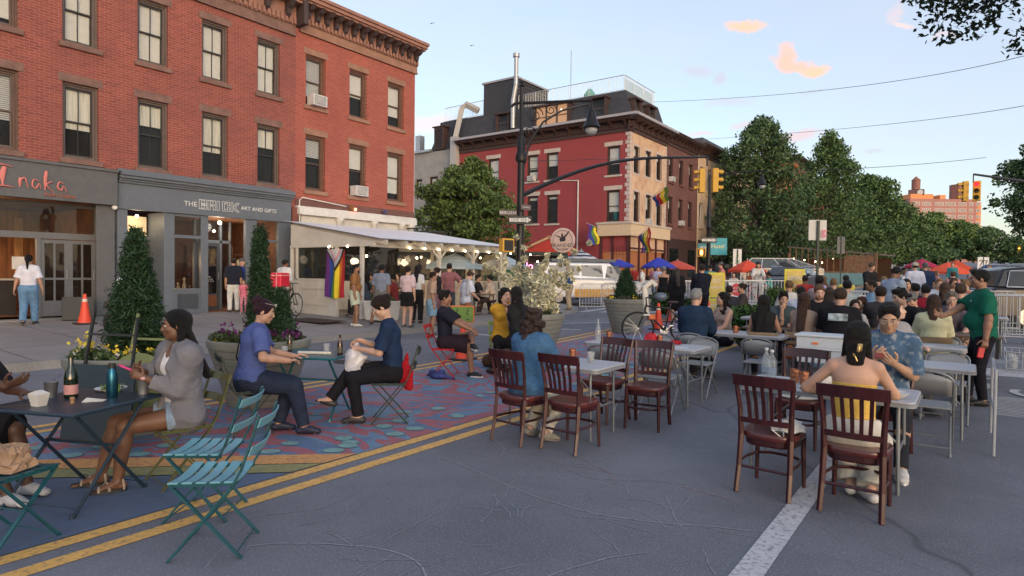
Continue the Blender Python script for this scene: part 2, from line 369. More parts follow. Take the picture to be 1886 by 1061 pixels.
poly('olive_stripe',[(-4.5,3.40),(-4.5,3.10),(-7.55,.28),(-7.55,.58)],mat_paint('olive_paint',(.26,.25,.10),.5))
poly('dark_blue_paint',[(-4.5,3.08),(-4.5,-3),(-7.55,-3),(-7.55,.26)],mat_paint('navy_paint',(.085,.13,.21),.7,(.13,.13,.16)),.005)
GRN=mat_paint('sea_green_paint',(.20,.36,.34),1.6,(.14,.22,.25));GRD=mat_paint('dark_teal_paint',(.10,.19,.25),.4)
mbg=MB();mbd=MB();rnd.seed(3)
def pad(x,y,rx,ry,a):
 rx*=.66;ry*=.66
 for mb,k,off in((mbd,1.16,.007),(mbg,1,.010)):
  vs=[]
  for i in range(14):
   t=2*math.pi*i/14;u,v=rx*k*math.cos(t),ry*k*math.sin(t);X=x+u*math.cos(a)-v*math.sin(a);Y=y+u*math.sin(a)+v*math.cos(a);vs.append((X,Y,gz(X,Y)+off))
  mb.add(vs,[tuple(range(14))])
y=3.9
while y<19:
 if rnd.random()<.65:pad(-4.78+rnd.uniform(-.05,.05),y,rnd.uniform(.1,.15),.15,rnd.uniform(0,3));pad(-5.12+.1*math.sin(y*2),y+.15,rnd.uniform(.09,.16),.13,rnd.uniform(0,3))
 if rnd.random()<.3:pad(-5.45+.15*math.sin(y*1.3),y+.1,.13,.09,rnd.uniform(0,3))
 if rnd.random()<.4:pad(-7.36+rnd.uniform(-.05,.05),y,.11,.08,rnd.uniform(0,3))
 y+=rnd.uniform(.24,.40)
x=-4.75
while x>-7.4:
 pad(x,DIAG(x)+.22,.15,.11,.7);pad(x-.1,DIAG(x)+.5,.13,.1,0.2);x-=.42
poly_o=mbg.build('painted_leaf_border',GRN);poly_o['kind']='structure';o=mbd.build('painted_leaf_outline',GRD);o['kind']='structure'
CH=M('chalk',(.27,.27,.30),rough=.95,var=.1,dirt=((.16,.16,.18),30,1.0));CHP=M('pink_chalk',(.33,.2,.2),rough=.95,dirt=((.11,.11,.13),38,.9));CHB=M('blue_chalk',(.25,.28,.34),rough=.95,dirt=((.11,.11,.13),38,.9))
rnd.seed(11);cs=[];cp=[];cb=[]
def wob(x,y,a,L,curve,n=9):
 P=[(x,y)]
 for i in range(n):a+=curve/n+rnd.uniform(-.22,.22);x+=L/n*math.cos(a);y+=L/n*math.sin(a);P.append((x,y))
 return P
for k in range(80):
 x=rnd.uniform(-4.0,.4);y=rnd.uniform(1.9,5.0)
 if x<-3.9 or(x+4)*.2>y:continue
 P=wob(x,y,rnd.uniform(0,6.28),rnd.uniform(.12,.8),rnd.uniform(-.7,.7));w_=rnd.uniform(.004,.008)
 (cp if k%17==3 else cs).append((P,w_))
for k in range(7):cb.append((wob(-2.55+rnd.uniform(-.16,.16),3.55+rnd.uniform(-.12,.12),rnd.uniform(0,6),.26,.2),.007))
for k in range(0):cs.append((wob(-1.9+rnd.uniform(-.1,.1),2.7+rnd.uniform(-.1,.1),2.2+rnd.uniform(-.2,.2),.5,.1),.012))
cs.append((wob(-.9,4.3,3.5,3.1,.5,20),.012));cs.append((wob(-3.5,2.1,1.2,2.0,-1.2,20),.013));cs.append((wob(-2.2,2.2,.9,1.5,.2,12),.012))
paint('chalk_marking',cs,CH,.003);paint('pink_chalk_marking',cp,CHP,.0035);paint('blue_chalk_marking',cb,CHB,.004)
mb=MB();mb.lathe([(.34,0),(.34,.006),(.30,.006),(.29,.003),(0,.003)],28,(-9.2,7.6,.002));o=mb.build('manhole_cover',M('cast_iron',(.05,.05,.055),.6,.6,bump=.6,bscale=40));tag(o,'round iron manhole cover in the far lane of the avenue','manhole cover')
def rcorner(x,y,cx,cy,r):
 return x>cx-r and False
def sidewalk(name,y0,y1,corner_hi=False,corner_lo=False):
 ys=axis(y0,y1,.5)if y1-y0<80 else sorted(set(axis(y0,y0+20,.5)+axis(y0+20,y1,12)));xs=[-12.2-.18]+axis(-13,-20.2,-.6)if False else None
 vs=[];fs=[];kv=[];kf=[]
 def edge(y):
  e=-12.2;r=3.2
  if corner_hi and y>y1-r:e-=r-math.sqrt(max(0,r*r-(y-(y1-r))**2))
  if corner_lo and y<y0+r:e-=r-math.sqrt(max(0,r*r-(y0+r-y)**2))
  return e
 n=9
 for y in ys:
  e=edge(y)
  for i in range(n+1):
   x=(e-.15)+(-24-(e-.15))*i/n if(corner_hi and y>19.6)or(corner_lo and y<40)else(e-.15)+(-20.4-(e-.15))*i/n
   rise=.15+.15*min(1,max(0,(-12.35-x)/7.2));vs.append((x,y,gz(x,y)+rise))
 for j in range(len(ys)-1):
  for i in range(n):a=j*(n+1)+i;fs.append((a+1,a,a+n+1,a+n+2))
 o=MB().add(vs,fs).build(name,WALK,smooth=30);o['kind']='structure'
 for j,y in enumerate(ys):
  e=edge(y);g=gz(e,y)
  kv+=[(e,y,g-.02),(e-.012,y,g+.146),(e-.15,y,g+.152),(e-.17,y,g+.152)]
  if j:a=4*j-4;kf+=[(a+i,a+i+1,a+i+5,a+i+4)for i in range(3)]
 o=MB().add(kv,kf).build('kerb',KERB);o['kind']='structure'
sidewalk('sidewalk',-40,23.4,corner_hi=True);sidewalk('sidewalk',36.6,420,corner_lo=True)
mb=MB()
JM=M('slab_joint',(.10,.095,.09),.95)
for y in axis(-4,22,1.55):
 for x0,x1 in((-12.4,-16),(-16,-19.45)):
  f=lambda x:gz(x,y)+.15+.15*min(1,max(0,(-12.35-x)/7.2))+.003
  mb.add([(x0,y-.012,f(x0)),(x1,y-.012,f(x1)),(x1,y+.012,f(x1)),(x0,y+.012,f(x0))],[(0,1,2,3)])
for x in(-14.2,-16,-17.8):
 ys=axis(-4,22,.5);f=lambda y:gz(x,y)+.15+.15*min(1,(-12.35-x)/7.2)+.0035
 mb.add([(x+s,y,f(y))for y in ys for s in(-.012,.012)],[(2*i,2*i+1,2*i+3,2*i+2)for i in range(len(ys)-1)])
o=mb.build('sidewalk_joint_line',JM);o['kind']='structure'
xs=axis(-200,-24,16);ys=[19.4,21.4,23.4]
sheet('sidewalk',xs,ys,.15,WALK);sheet('sidewalk',xs,[36.6,38.6,40.6],.15,WALK)
sheet('sidewalk',axis(9,16,1),sorted(set(axis(-30,60,2)+axis(60,400,12))),.15,WALK)
# ------ brick row on the left side of the avenue
FX=-19.5
STONE=M('brownstone',(.20,.115,.095),.85,var=.2,scale=4,bump=.4,bscale=30,dirt=((.12,.08,.075),3,.5))
STONE2=M('tan_brownstone',(.30,.165,.115),.85,var=.15,scale=4,bump=.3,bscale=30)
FRM=M('brown_window_frame',(.085,.055,.045),.6);FRB=M('black_sash',(.03,.028,.028),.5);FRG=M('grey_brown_frame',(.13,.10,.09),.6)
GLS=mat_glass('window_glass',(.035,.04,.042),alpha=.12);GLD=mat_glass('dark_window_glass',(.012,.014,.016));
SHADE=M('roller_shade',(.84,.85,.78),.9,var=.05,spec=.2);CURT=M('window_curtain',(.84,.84,.72),.9,var=.18,scale=3,bump=.5,bscale=8,stretch=(1,6,.4));BLI=M('venetian_blind',(.7,.72,.7),.8,var=.05)
DARK=M('dark_interior',(.012,.011,.012),.95)
def window(bld,ax,u0,u1,z0,z1,wall,depth=.16,frame=FRM,sash=FRB,shade=.0,muntin=True,low=0,lintel=None,sill=None,lip=.06,lh=.22,ext=.10,curtain=CURT,surround=None,ac=None,glass=GLS,open_=0):
 """double-hung window in a wall facing +x (ax='x') or -y (ax='y'); u runs along the wall"""
 def B(mb,ua,ub,da,db,za,zb,mi=None):
  if ax=='x':mb.box(wall+da,wall+db,ua,ub,za,zb,mi)
  else:mb.box(ua,ub,wall-db,wall-da,za,zb,mi)
 fr=MB();d=-depth;fw=.055
 for k,(w_,dd)in enumerate(((.05,0),(.045,-.05))):
  a=.0+k*.05
  B(fr,u0+a,u0+a+.05,d+dd,d+dd+.07,z0+a,z1-a);B(fr,u1-a-.05,u1-a,d+dd,d+dd+.07,z0+a,z1-a)
  B(fr,u0+a,u1-a,d+dd,d+dd+.068,z1-a-.05,z1-a);B(fr,u0+a,u1-a,d+dd,d+dd+.068,z0+a,z0+a+.05)
 f=fr.build('window_frame',frame,bld)
 i0,i1,j0,j1=u0+.1,u1-.1,z0+.1,z1-.1;mid=(j0+j1)/2
 s=MB();e=.035
 for(a,b_,q)in((mid-.02,j1,d-.02),(j0,mid+.02,d-.055)):
  B(s,i0,i0+e,q-.03,q,a,b_);B(s,i1-e,i1,q-.03,q,a,b_);B(s,i0+e,i1-e,q-.03,q,b_-.045,b_);B(s,i0+e,i1-e,q-.03,q,a,a+.045)
  if muntin:B(s,(i0+i1)/2-.01,(i0+i1)/2+.01,q-.026,q-.004,a+.045,b_-.045)
 s.build('sash',sash,f)
 g=MB();B(g,i0+e,i1-e,d-.045,d-.04,mid,j1-.045);B(g,i0+e,i1-e,d-.08,d-.075,j0+.04,mid)
 g.build('pane',glass,f)
 bk=MB();B(bk,u0,u1,d-.19,d-.183,z0,z1);bk.build('room_behind',DARK,f)
 if shade:
  c=MB();zz=j1-(j1-j0)*shade
  if curtain is BLI:
   z=j1
   while z>zz:B(c,i0,i1,d-.115,d-.10,z-.045,z-.006);z-=.052
  else:B(c,i0,i1,d-.115,d-.10,zz,j1)
  c.build('shade',curtain,f)
 if low:
  c=MB();B(c,i0,i1,d-.14,d-.125,j0,j0+(j1-j0)*low);c.build('curtain',CURT,f)
 if lintel is not None:
  l=MB();B(l,u0-ext,u1+ext,-.02,lip*.35,z1,z1+lh);l.build('lintel',lintel,f,bevel=.008)
 if sill is not None:
  l=MB();B(l,u0-ext*.9,u1+ext*.9,-.05,lip+.02,z0-.14,z0);l.build('sill',sill,f,bevel=.01)
 if surround is not None:
  l=MB();w_=.14
  B(l,u0-w_,u0,-.02,.035,z0-w_,z1+w_);B(l,u1,u1+w_,-.02,.035,z0-w_,z1+w_);B(l,u0,u1,-.02,.033,z1,z1+w_);B(l,u0,u1,-.02,.033,z0-w_,z0)
  l.build('surround',surround,f)
 if ac:
  a=MB();uc=(u0+u1)/2+ac[0];B(a,uc-.30,uc+.30,-.1,.28,z0+.02,z0+.40,0)
  B(a,uc-.25,uc+.25,.281,.287,z0+.06,z0+.36,1)
  for k in range(9):B(a,uc-.25,uc+.25,.288,.294,z0+.08+k*.03,z0+.095+k*.03,0)
  a.build('air_conditioner',[M('ac_white',(.6,.6,.58),.5),M('ac_grille',(.16,.16,.16),.7)],f)
 return f
def wall_holes(ax,wall,thick,u0,u1,z0,z1,holes,mat,parent,name='wall'):
 """wall slab with rectangular holes (grid split)"""
 us=sorted(set([u0,u1]+[h[0]for h in holes]+[h[1]for h in holes]));zs=sorted(set([z0,z1]+[h[2]for h in holes]+[h[3]for h in holes]))
 us=[u for u in us if u0<=u<=u1];zs=[z for z in zs if z0<=z<=z1]
 inh=lambda u,z:any(h[0]<u<h[1]and h[2]<z<h[3]for h in holes)
 mb=MB()
 def P(u,d,z):return(wall+d,u,z)if ax=='x' else(u,wall-d,z)
 for i in range(len(us)-1):
  for j in range(len(zs)-1):
   a,b,c,e=us[i],us[i+1],zs[j],zs[j+1]
   if inh((a+b)/2,(c+e)/2):continue
   mb.add([P(a,0,c),P(b,0,c),P(b,0,e),P(a,0,e)],[(0,1,2,3)])
 for h in holes:
  a,b,c,e=h[:4]
  for q in(((a,c),(a,e)),((b,c),(b,e)),((a,c),(b,c)),((a,e),(b,e))):
   (ua,za),(ub,zb)=q;mb.add([P(ua,0,za),P(ub,0,zb),P(ub,-thick,zb),P(ua,-thick,za)],[(0,1,2,3)])
 me_o=mb.build(name,mat,parent)
 return me_o
def cornice(bld,ax,wall,u0,u1,zb,zt,out,matA,matD,nbr,mat_frieze,dent=True,ret=True):
 def B(mb,ua,ub,da,db,za,zb_,mi=None):
  if ax=='x':mb.box(wall+da,wall+db,ua,ub,za,zb_,mi)
  else:mb.box(ua,ub,wall-db,wall-da,za,zb_,mi)
 H=zt-zb;c=MB()
 e1=.0 if not ret else.12
 B(c,u0-e1,u1+e1,-.05,out,zt-H*.10,zt);B(c,u0-e1*.7,u1+e1*.7,-.05,out*.9,zt-H*.20,zt-H*.10);B(c,u0-e1*.4,u1+e1*.4,-.05,out*.78,zt-H*.26,zt-H*.20)
 B(c,u0,u1,-.02,.10,zb+H*.26,zt-H*.26)
 o=c.build('cornice',matA,bld,bevel=.012)
 f=MB();B(f,u0,u1,-.02,.05,zb,zb+H*.26);B(f,u0,u1,-.02,.09,zb+H*.0,zb+H*.05);f.build('frieze',mat_frieze,o)
 if dent:
  d=MB();n=int((u1-u0)/.17)
  for k in range(n):u=u0+(k+.5)*(u1-u0)/n;B(d,u-.045,u+.045,.09,.17,zb+H*.28,zb+H*.44)
  d.build('dentil_row',matA,o)
 for k in range(nbr):
  u=u0+(k+.5)*(u1-u0)/nbr;g=MB()
  pr=[(0,zb+H*.36),(.16,zb+H*.44),(.20,zb+H*.56),(out*.55,zb+H*.62),(out*.74,zb+H*.735),(0,zb+H*.735)]
  if ax=='x':vs=[(wall+.1+p[0],yy,p[1])for yy in(u-.075,u+.075)for p in pr]
  else:vs=[(yy,wall-.1-p[0],p[1])for yy in(u-.075,u+.075)for p in pr]
  n=len(pr);g.add(vs,[tuple(range(n)),tuple(range(2*n-1,n-1,-1))]+[(i,n+i,n+(i+1)%n,(i+1)%n)for i in range(n)])
  g.build('bracket',matD,o)
 return o
BR1=mat_brick('red_brick',(.31,.080,.055),(.21,.052,.042),(.40,.20,.165),patch=(.17,.06,.055))
BR2=mat_brick('orange_red_brick',(.39,.095,.062),(.29,.068,.048),(.44,.21,.17),patch=(.26,.07,.052))
CORN=M('painted_cornice',(.30,.155,.115),.7,var=.12,scale=3);CORD=M('dark_bracket',(.06,.04,.04),.7)
TOPZ=11.35
bA=thing('brick_building','red brick building above the dark grey storefronts, with a dark bracketed cornice','building',(0,0,0))
bB=thing('brick_building','brighter orange-red brick building with tan cornice, standing above the white dining shed','building',(0,0,0))
ys2=[(-.65,.22),(1.2,2.1),(2.85,3.75),(4.6,5.48),(6.42,7.27),(8.27,9.13),(10.15,11.0),(12.03,12.88)]
ys3=[(13.93,14.79),(15.9,16.77),(17.88,18.77)]
Z2,Z3=(4.60,6.62),(7.66,9.50)
hA=[(a,b,*z)for a,b in ys2 for z in(Z2,Z3)];hB=[(a,b,*z)for a,b in ys3 for z in(Z2,Z3)]
wall_holes('x',FX,.35,-4,13.5,3.9,TOPZ-.1,hA,BR1,bA);wall_holes('x',FX,.35,13.5,19.4,3.6,TOPZ-.1,hB,BR2,bB)
k=0
for a,b in ys2:
 for z in(Z2,Z3):
  left=a<6;k+=1
  if left:window(bA,'x',a,b,*z,FX,sash=FRG,frame=M('brown_window_frame_light',(.12,.075,.06),.6),shade=(.62 if z is Z2 else.9),curtain=(BLI if z is Z2 else SHADE),muntin=False,lintel=STONE,sill=STONE)
  else:window(bA,'x',a,b,*z,FX,frame=FRG,shade=({0:.52,1:.60,2:.56,3:.35}[k%4]if z is Z2 else.97),curtain=(CURT if z is Z2 else SHADE),lintel=STONE,sill=STONE)
shB={(0,0):(.35,BLI),(0,1):(.8,BLI),(1,0):(.45,SHADE),(1,1):(.55,SHADE),(2,0):(.85,SHADE),(2,1):(.75,SHADE)}
for i,(a,b)in enumerate(ys3):
 for j,z in enumerate((Z2,Z3)):
  window(bB,'x',a,b,*z,FX,frame=M('warm_brown_frame',(.16,.085,.06),.6),sash=FRM,muntin=False,shade=shB[i,j][0],curtain=shB[i,j][1],lintel=STONE2,sill=STONE2,ac=((0,0)if(i,j)in((0,1),(1,0))else None))
cornice(bA,'x',FX,-4,13.46,9.95,TOPZ,.62,CORN,CORD,22,STONE,ret=False)
cornice(bB,'x',FX,13.66,19.5,10.18,TOPZ+.06,.66,CORN,CORD,14,STONE2)
mb=MB();mb.box(FX-.02,FX+.55,13.47,13.65,10.3,TOPZ+.02);mb.build('end_bracket',CORD,bA,bevel=.02)
mb=MB();mb.box(FX-12,FX-.36,-4,13.49,3.9,TOPZ-.25);mb.build('rear_wall',BR1,bA)
mb=MB();mb.box(FX-12,FX-.36,13.51,19.38,3.6,TOPZ-.2);mb.build('rear_wall',mat_brick('side_brick',(.33,.08,.05),(.28,.07,.05),(.3,.2,.16),axis='xz'),bB)
mb=MB();mb.box(FX-12,FX-.001,-4,13.49,TOPZ-.25,TOPZ-.1);mb.build('roof',M('roof_tar',(.05,.05,.05),.9),bA)
mb=MB();mb.box(FX-12,FX-.001,13.51,19.4,TOPZ-.2,TOPZ-.05);mb.build('roof',MATS['roof_tar'],bB)
mb=MB();mb.box(FX-.35,FX-.001,19.38,19.43,.3,TOPZ-.1);mb.build('corner_trim',M('pale_flashing',(.5,.42,.4),.7),bB)
mb=MB();mb.box(FX-.004,FX+.03,13.51,19.4,3.99,4.25);mb.build('brick_band',mat_brick('brown_brick',(.17,.075,.06),(.13,.06,.05),(.22,.14,.12),bw=.075,rh=.11),bB)
an=thing('antenna','small rooftop television antenna above the tan cornice','antenna',(FX-1.5,15.3,TOPZ-.06))
mb=MB();mb.cyl((0,0,0),(0,0,2.0),.022,n=6);mb.cyl((-.5,-.5,1.85),(.5,.5,1.85),.012,n=5);mb.build('mast',M('galvanised',(.45,.46,.48),.45,.7),an)
mb=MB()
for k in range(7):a=-.5+k/6;mb.cyl((a-.25,a+.25,1.85),(a+.25,a-.25,1.85),.007,n=4)
for k in range(5):mb.cyl((-.3,.3,1.5+k*.09),(.3,-.3,1.5+k*.09),.006,n=4)
mb.build('elements',MATS['galvanised'],an)
# ------ storefront: restaurant with dark grey front (y -4..7.7)
INK=M('restaurant_grey_paint',(.105,.108,.115),.55,var=.08,bump=.1,bscale=20,dirt=((.08,.08,.085),2,.4));INK2=M('door_grey_paint',(.145,.15,.16),.5,var=.06)
st=thing('restaurant_front','dark grey restaurant storefront with pink brush-script sign and folding glass doors','storefront',(0,0,0))
GB=.33
mb=MB();mb.box(FX-.05,FX+.22,-4,7.66,3.43,4.34);mb.box(FX-.05,FX+.27,-4,7.68,4.34,4.42);mb.box(FX-.05,FX+.02,7.2,7.66,GB,3.43);mb.box(FX-1.2,FX-.05,7.55,7.66,GB,3.43)
mb.build('sign_board',INK,st,bevel=.008)
mb=MB();mb.box(FX-1.3,FX+.12,-4,7.5,.12,GB);mb.build('doorstep',KERB,st)
PNK=M('pink_sign_letter',(.62,.20,.18),.5,var=.08);PNK2=M('rust_sign_letter',(.40,.13,.09),.5)
def brush(mb,pts,w0):
 pts=[Vector((4.92+(a-4.95)*.56,b))for a,b in pts];Q=[pts[0]*2-pts[1]]+pts+[pts[-1]*2-pts[-2]];P=[]
 for i in range(1,len(Q)-2):
  for j in range(6):
   t=j/6;P.append(.5*((2*Q[i])+(Q[i+1]-Q[i-1])*t+(2*Q[i-1]-5*Q[i]+4*Q[i+1]-Q[i+2])*t*t+(3*Q[i]-Q[i-1]-3*Q[i+1]+Q[i+2])*t**3))
 P.append(pts[-1]);n=len(P);mb.tube([(FX+.24,p.x,p.y)for p in P],[w0*(.55+.7*math.sin(math.pi*min(1,(i+1)/(n*.85)))**.8)for i in range(n)],8,flat=.6)
mb=MB()
brush(mb,[(4.9,4.17),(5.2,4.2),(5.6,4.16)],.03);brush(mb,[(5.3,4.15),(5.22,3.95),(5.22,3.70)],.05);brush(mb,[(4.9,3.64),(5.25,3.68),(5.65,3.66)],.032)
brush(mb,[(5.85,3.92),(5.84,3.68)],.03);brush(mb,[(5.84,3.84),(6.02,3.92),(6.15,3.68)],.028)
brush(mb,[(6.55,3.88),(6.36,3.90),(6.30,3.76),(6.44,3.69),(6.56,3.82),(6.62,3.68)],.026)
brush(mb,[(6.84,4.16),(6.80,3.95),(6.78,3.66)],.034);brush(mb,[(7.06,3.90),(6.84,3.80),(7.14,3.60)],.028)
brush(mb,[(7.52,3.88),(7.34,3.90),(7.28,3.76),(7.42,3.70),(7.52,3.82),(7.64,3.66)],.028)
lg=mb.build('sign_letters',PNK,st,smooth=True)
text('sign_tagline','Asian Cuisine',.13,PNK2,TX(FACE_X,FX+.235,6.28,3.56),st,ext=.012)
mb=MB()
mb.box(FX-.75,FX-.6,-4,7.55,2.45,2.62);mb.box(FX-.75,FX-.6,-4,7.55,3.33,3.43);mb.box(FX-.75,FX-.6,4.6,4.7,2.62,3.33);mb.box(FX-.75,FX-.6,7.42,7.55,GB,3.33);mb.box(FX-.75,FX-.6,1.6,1.7,GB,3.33)
mb.build('transom_frame',INK2,st)
mb=MB();mb.box(FX-.69,FX-.68,-4,7.42,2.62,3.33);mb.build('transom_pane',mat_glass('shop_glass',(.02,.02,.02),alpha=.35),st)
def door_leaf(par,x,y0,y1,z0,z1,panels,mat,stile=.09,bottom=.5):
 mb=MB();mb.box(x-.03,x+.02,y0,y0+stile,z0,z1);mb.box(x-.03,x+.02,y1-stile,y1,z0,z1);mb.box(x-.03,x+.02,y0+stile,y1-stile,z1-.1,z1);mb.box(x-.03,x+.02,y0+stile,y1-stile,z0,z0+bottom)
 zm=z0+bottom+(z1-z0-bottom)*.36
 if panels>1:mb.box(x-.025,x+.015,(y0+y1)/2-.025,(y0+y1)/2+.025,z0+bottom,z1-.1);mb.box(x-.025,x+.016,y0+stile,y1-stile,zm-.03,zm+.03)
 d=mb.build('door',mat,par,bevel=.004)
 g=MB();g.box(x-.008,x-.002,y0+stile,y1-stile,z0+bottom,z1-.1);g.build('pane',mat_glass('door_glass',(.015,.014,.014),alpha=.72),d)
 h=MB();h.cyl((x+.04,y1-stile*.5,z0+1.0),(x+.04,y1-stile*.5,z0+1.25),.012,n=6);h.build('handle',M('galvanised',(.45,.46,.48),.45,.7),d);return d
MB().box(FX-.75,FX-.6,6.02,6.10,GB,2.45).build('door_jamb',INK2,st)
for i,y in enumerate((6.10,6.76)):door_leaf(st,FX-.66,y,y+.66,GB+.02,2.43,2,INK2,stile=.10,bottom=.42)
WOODP=M('warm_wood_planks',(.19,.08,.035),.6,var=.55,scale=2.2,stretch=(1,5,.6));WOODL=M('light_plank',(.36,.2,.09),.6,var=.3,scale=3,stretch=(1,5,.6))
mb=MB();mb.box(FX-4.6,FX-4.5,-4,7.6,GB,3.43);mb.box(FX-4.5,FX-1.2,7.55,7.6,GB,3.43);mb.box(FX-4.5,FX-.35,-4,7.55,GB-.05,GB);mb.box(FX-4.5,FX-.35,-4,7.55,3.5,3.55);mb.build('back_wall',WOODP,st)
mb=MB()
for k in range(9):y=-1+k*.95;mb.box(FX-4.5,FX-4.46,y,y+rnd.uniform(.15,.4),GB+.8,3.2)
mb.build('wall_planks',WOODL,st)
mb=MB();mb.box(FX-3.0,FX-2.2,1,6.0,GB,1.3,0);mb.box(FX-3.05,FX-2.1,.9,6.05,1.3,1.35,1);mb.box(FX-2.9,FX-2.7,1,5.2,1.95,2.0,1);mb.box(FX-2.85,FX-2.8,5.1,5.2,1.5,1.95,1)
mb.build('sushi_counter',[M('counter_front',(.03,.025,.025),.4),M('counter_top',(.4,.38,.35),.3)],st)
def lamp_bulb(par,p,power,col=(1,.78,.5),r=.045,name='lamp'):
 mb=MB();mb.ell(p,r,10,8);b=mb.build(name,M('warm_bulb',(1,.8,.5),.5,emit=6),par,smooth=True)
 if power:
  l=bpy.data.lights.new('bulb_light','POINT');l.energy=power;l.color=col;l.shadow_soft_size=.15
  o=bpy.data.objects.new('bulb_light',l);COL.objects.link(o);o.parent=par;o.location=(p[0],p[1],p[2]-.12)
 return b
lamp_bulb(st,(FX-1.2,4.35,3.1),5);lamp_bulb(st,(FX-1.2,4.9,2.93),7,r=.06);lamp_bulb(st,(FX-3.4,3.9,2.9),45,(1,.62,.32));lamp_bulb(st,(FX-3.2,1.2,2.9),25,(1,.6,.3))
mb=MB();mb.box(FX-.70,FX-.69,5.5,5.9,1.62,1.95);tag(mb.build('paper_notice',M('paper',(.6,.55,.5),.9),st),'white paper notice taped inside the glass')
# ------ storefront: blue-grey gift shop (y 7.7..13.35)
SB=M('slate_blue_paint',(.125,.145,.175),.5,var=.07,bump=.08,bscale=15,dirt=((.10,.115,.14),1.5,.35));SBD=M('dark_slate_paint',(.055,.065,.08),.5)
sh=thing('gift_shop_front','slate blue gift shop storefront with white lettering and a lit display window','storefront',(0,0,0))
def mould(z0,z1,o_,y0=7.72,y1=13.3):
 mb.box(FX-.05,FX+o_,y0,y1,z0,z1)
mb=MB()
mould(4.42,4.50,.12);mould(4.30,4.42,.34);mould(4.22,4.30,.28);mould(4.16,4.22,.2);mould(4.10,4.16,.15);mould(3.42,4.10,.08);mould(3.36,3.42,.12)
mb.build('fascia',SB,sh,bevel=.012)
mb=MB()
for a,b in((7.72,7.98),(8.98,9.29),(10.10,10.33),(11.6,12.0),(12.8,13.3)):mb.box(FX-.1,FX+.05,a,b,GB-.03,3.36)
mb.box(FX-1.0,FX-.1,8.98,9.18,GB-.03,3.36);mb.box(FX-.06,FX+.03,9.29,10.10,GB-.03,1.02);mb.box(FX-.06,FX+.05,9.29,10.10,1.02,1.08);mb.box(FX-.06,FX+.03,9.29,10.10,2.62,2.72);mb.box(FX-.06,FX+.03,9.29,10.10,3.28,3.36)
mb.box(FX-.06,FX+.03,12.0,12.8,GB-.03,1.0);mb.box(FX-.06,FX+.03,12.0,12.8,2.62,2.72)
mb.box(FX-.95,FX-.85,10.33,11.6,2.55,2.65);mb.box(FX-.95,FX-.85,10.33,10.41,GB,3.3);mb.box(FX-.95,FX-.85,11.20,11.28,GB,3.3);mb.box(FX-.95,FX-.85,11.55,11.6,GB,3.3)
mb.box(FX-.95,FX-.1,10.10,10.40,GB,1.0);mb.box(FX-.95,FX-.1,11.52,12.0,GB,1.0)
mb.build('pilaster',SB,sh,bevel=.008)
mb=MB();mb.box(FX+.032,FX+.045,9.38,10.02,.45,.92);mb.box(FX+.045,FX+.052,9.44,9.96,.51,.86);mb.build('base_panel',SBD,sh)
SG=mat_glass('clear_shop_glass',(.02,.02,.02),alpha=.22)
for q in((-.02,9.29,10.10,1.08,2.62),(-.02,9.29,10.10,2.72,3.28),(-.02,12.0,12.8,1.0,2.62),(-.02,12.0,12.8,2.72,3.36),(-.9,10.41,11.55,2.65,3.3),(-.9,11.28,11.55,GB+.5,2.55)):MB().box(FX+q[0],FX+q[0]+.005,*q[1:]).build('shop_pane',SG,sh)
dd=door_leaf(sh,FX-.88,10.42,11.20,GB,2.55,1,SBD,stile=.1,bottom=.55)
mb=MB();mb.box(FX-.857,FX-.85,10.53,11.09,GB+.12,GB+.5);mb.build('kick_panel',M('rust_panel',(.22,.08,.04),.6),dd)
text('door_lettering','OPEN\nshop local\nDAILY 11-7',.07,M('white_vinyl',(.7,.7,.7),.6),TX(FACE_X,FX-.845,10.81,1.35),dd,ext=.001)
WL=M('white_sign_letter',(.62,.64,.66),.5)
text('sign_letters','THE',.215,WL,TX(FACE_X,FX+.095,9.745,3.68),sh,ext=.012,spacing=1.05)
text('sign_letters','ART AND GIFTS',.178,WL,TX(FACE_X,FX+.095,12.05,3.70),sh,ext=.012,spacing=1.03)
def outline_letter(mb,segs,y0,w,h,z0):
 for(a,b,c,d)in segs:mb.bar((FX+.095,y0+a*w,z0+b*h),(FX+.095,y0+c*w,z0+d*h),.012,.016)
L_={'B':[(0,0,0,1),(.3,0,.3,1),(0,1,1,1),(0,0,1,0),(1,0,1,1),(.3,.55,1,.55),(.3,.45,1,.45),(.7,.1,.7,.4),(.7,.6,.7,.9),(.3,.1,.7,.1),(.3,.9,.7,.9),(.3,.4,.7,.4),(.3,.6,.7,.6)],'R':[(0,0,0,1),(.3,0,.3,1),(0,1,1,1),(0,0,.3,0),(1,.5,1,1),(.3,.5,1,.5),(.7,0,1,0),(1,0,1,.45),(.7,0,.7,.4),(.3,.9,.7,.9),(.7,.6,.7,.9),(.3,.6,.7,.6),(.3,.4,.7,.4)],'I':[(.3,0,.3,1),(.7,0,.7,1),(.3,0,.7,0),(.3,1,.7,1)],'C':[(0,0,0,1),(.3,.15,.3,.85),(0,1,1,1),(0,0,1,0),(.3,.85,.7,.85),(.3,.15,.7,.15),(1,0,1,.4),(1,.6,1,1),(.7,.15,.7,.4),(.7,.6,.7,.85),(.7,.4,1,.4),(.7,.6,1,.6)],'K':[(0,0,0,1),(.25,0,.25,1),(0,0,.25,0),(0,1,.25,1),(.25,.5,.68,1),(.25,.5,.68,0),(.52,.5,1,1),(.52,.5,1,0),(.68,1,1,1),(.68,0,1,0)]}
mb=MB()
for ch,y_,w_ in(('B',10.01,.24),('R',10.29,.24),('I',10.52,.20),('C',10.76,.24),('K',11.05,.28)):outline_letter(mb,L_[ch],y_,w_,.29,3.56)
mb.build('sign_letters',WL,sh)
mb=MB();mb.box(FX-.95,FX-.9,7.98,8.98,GB,2.55);fd=mb.build('front_door',M('door_brown_grey',(.10,.095,.085),.6),sh)
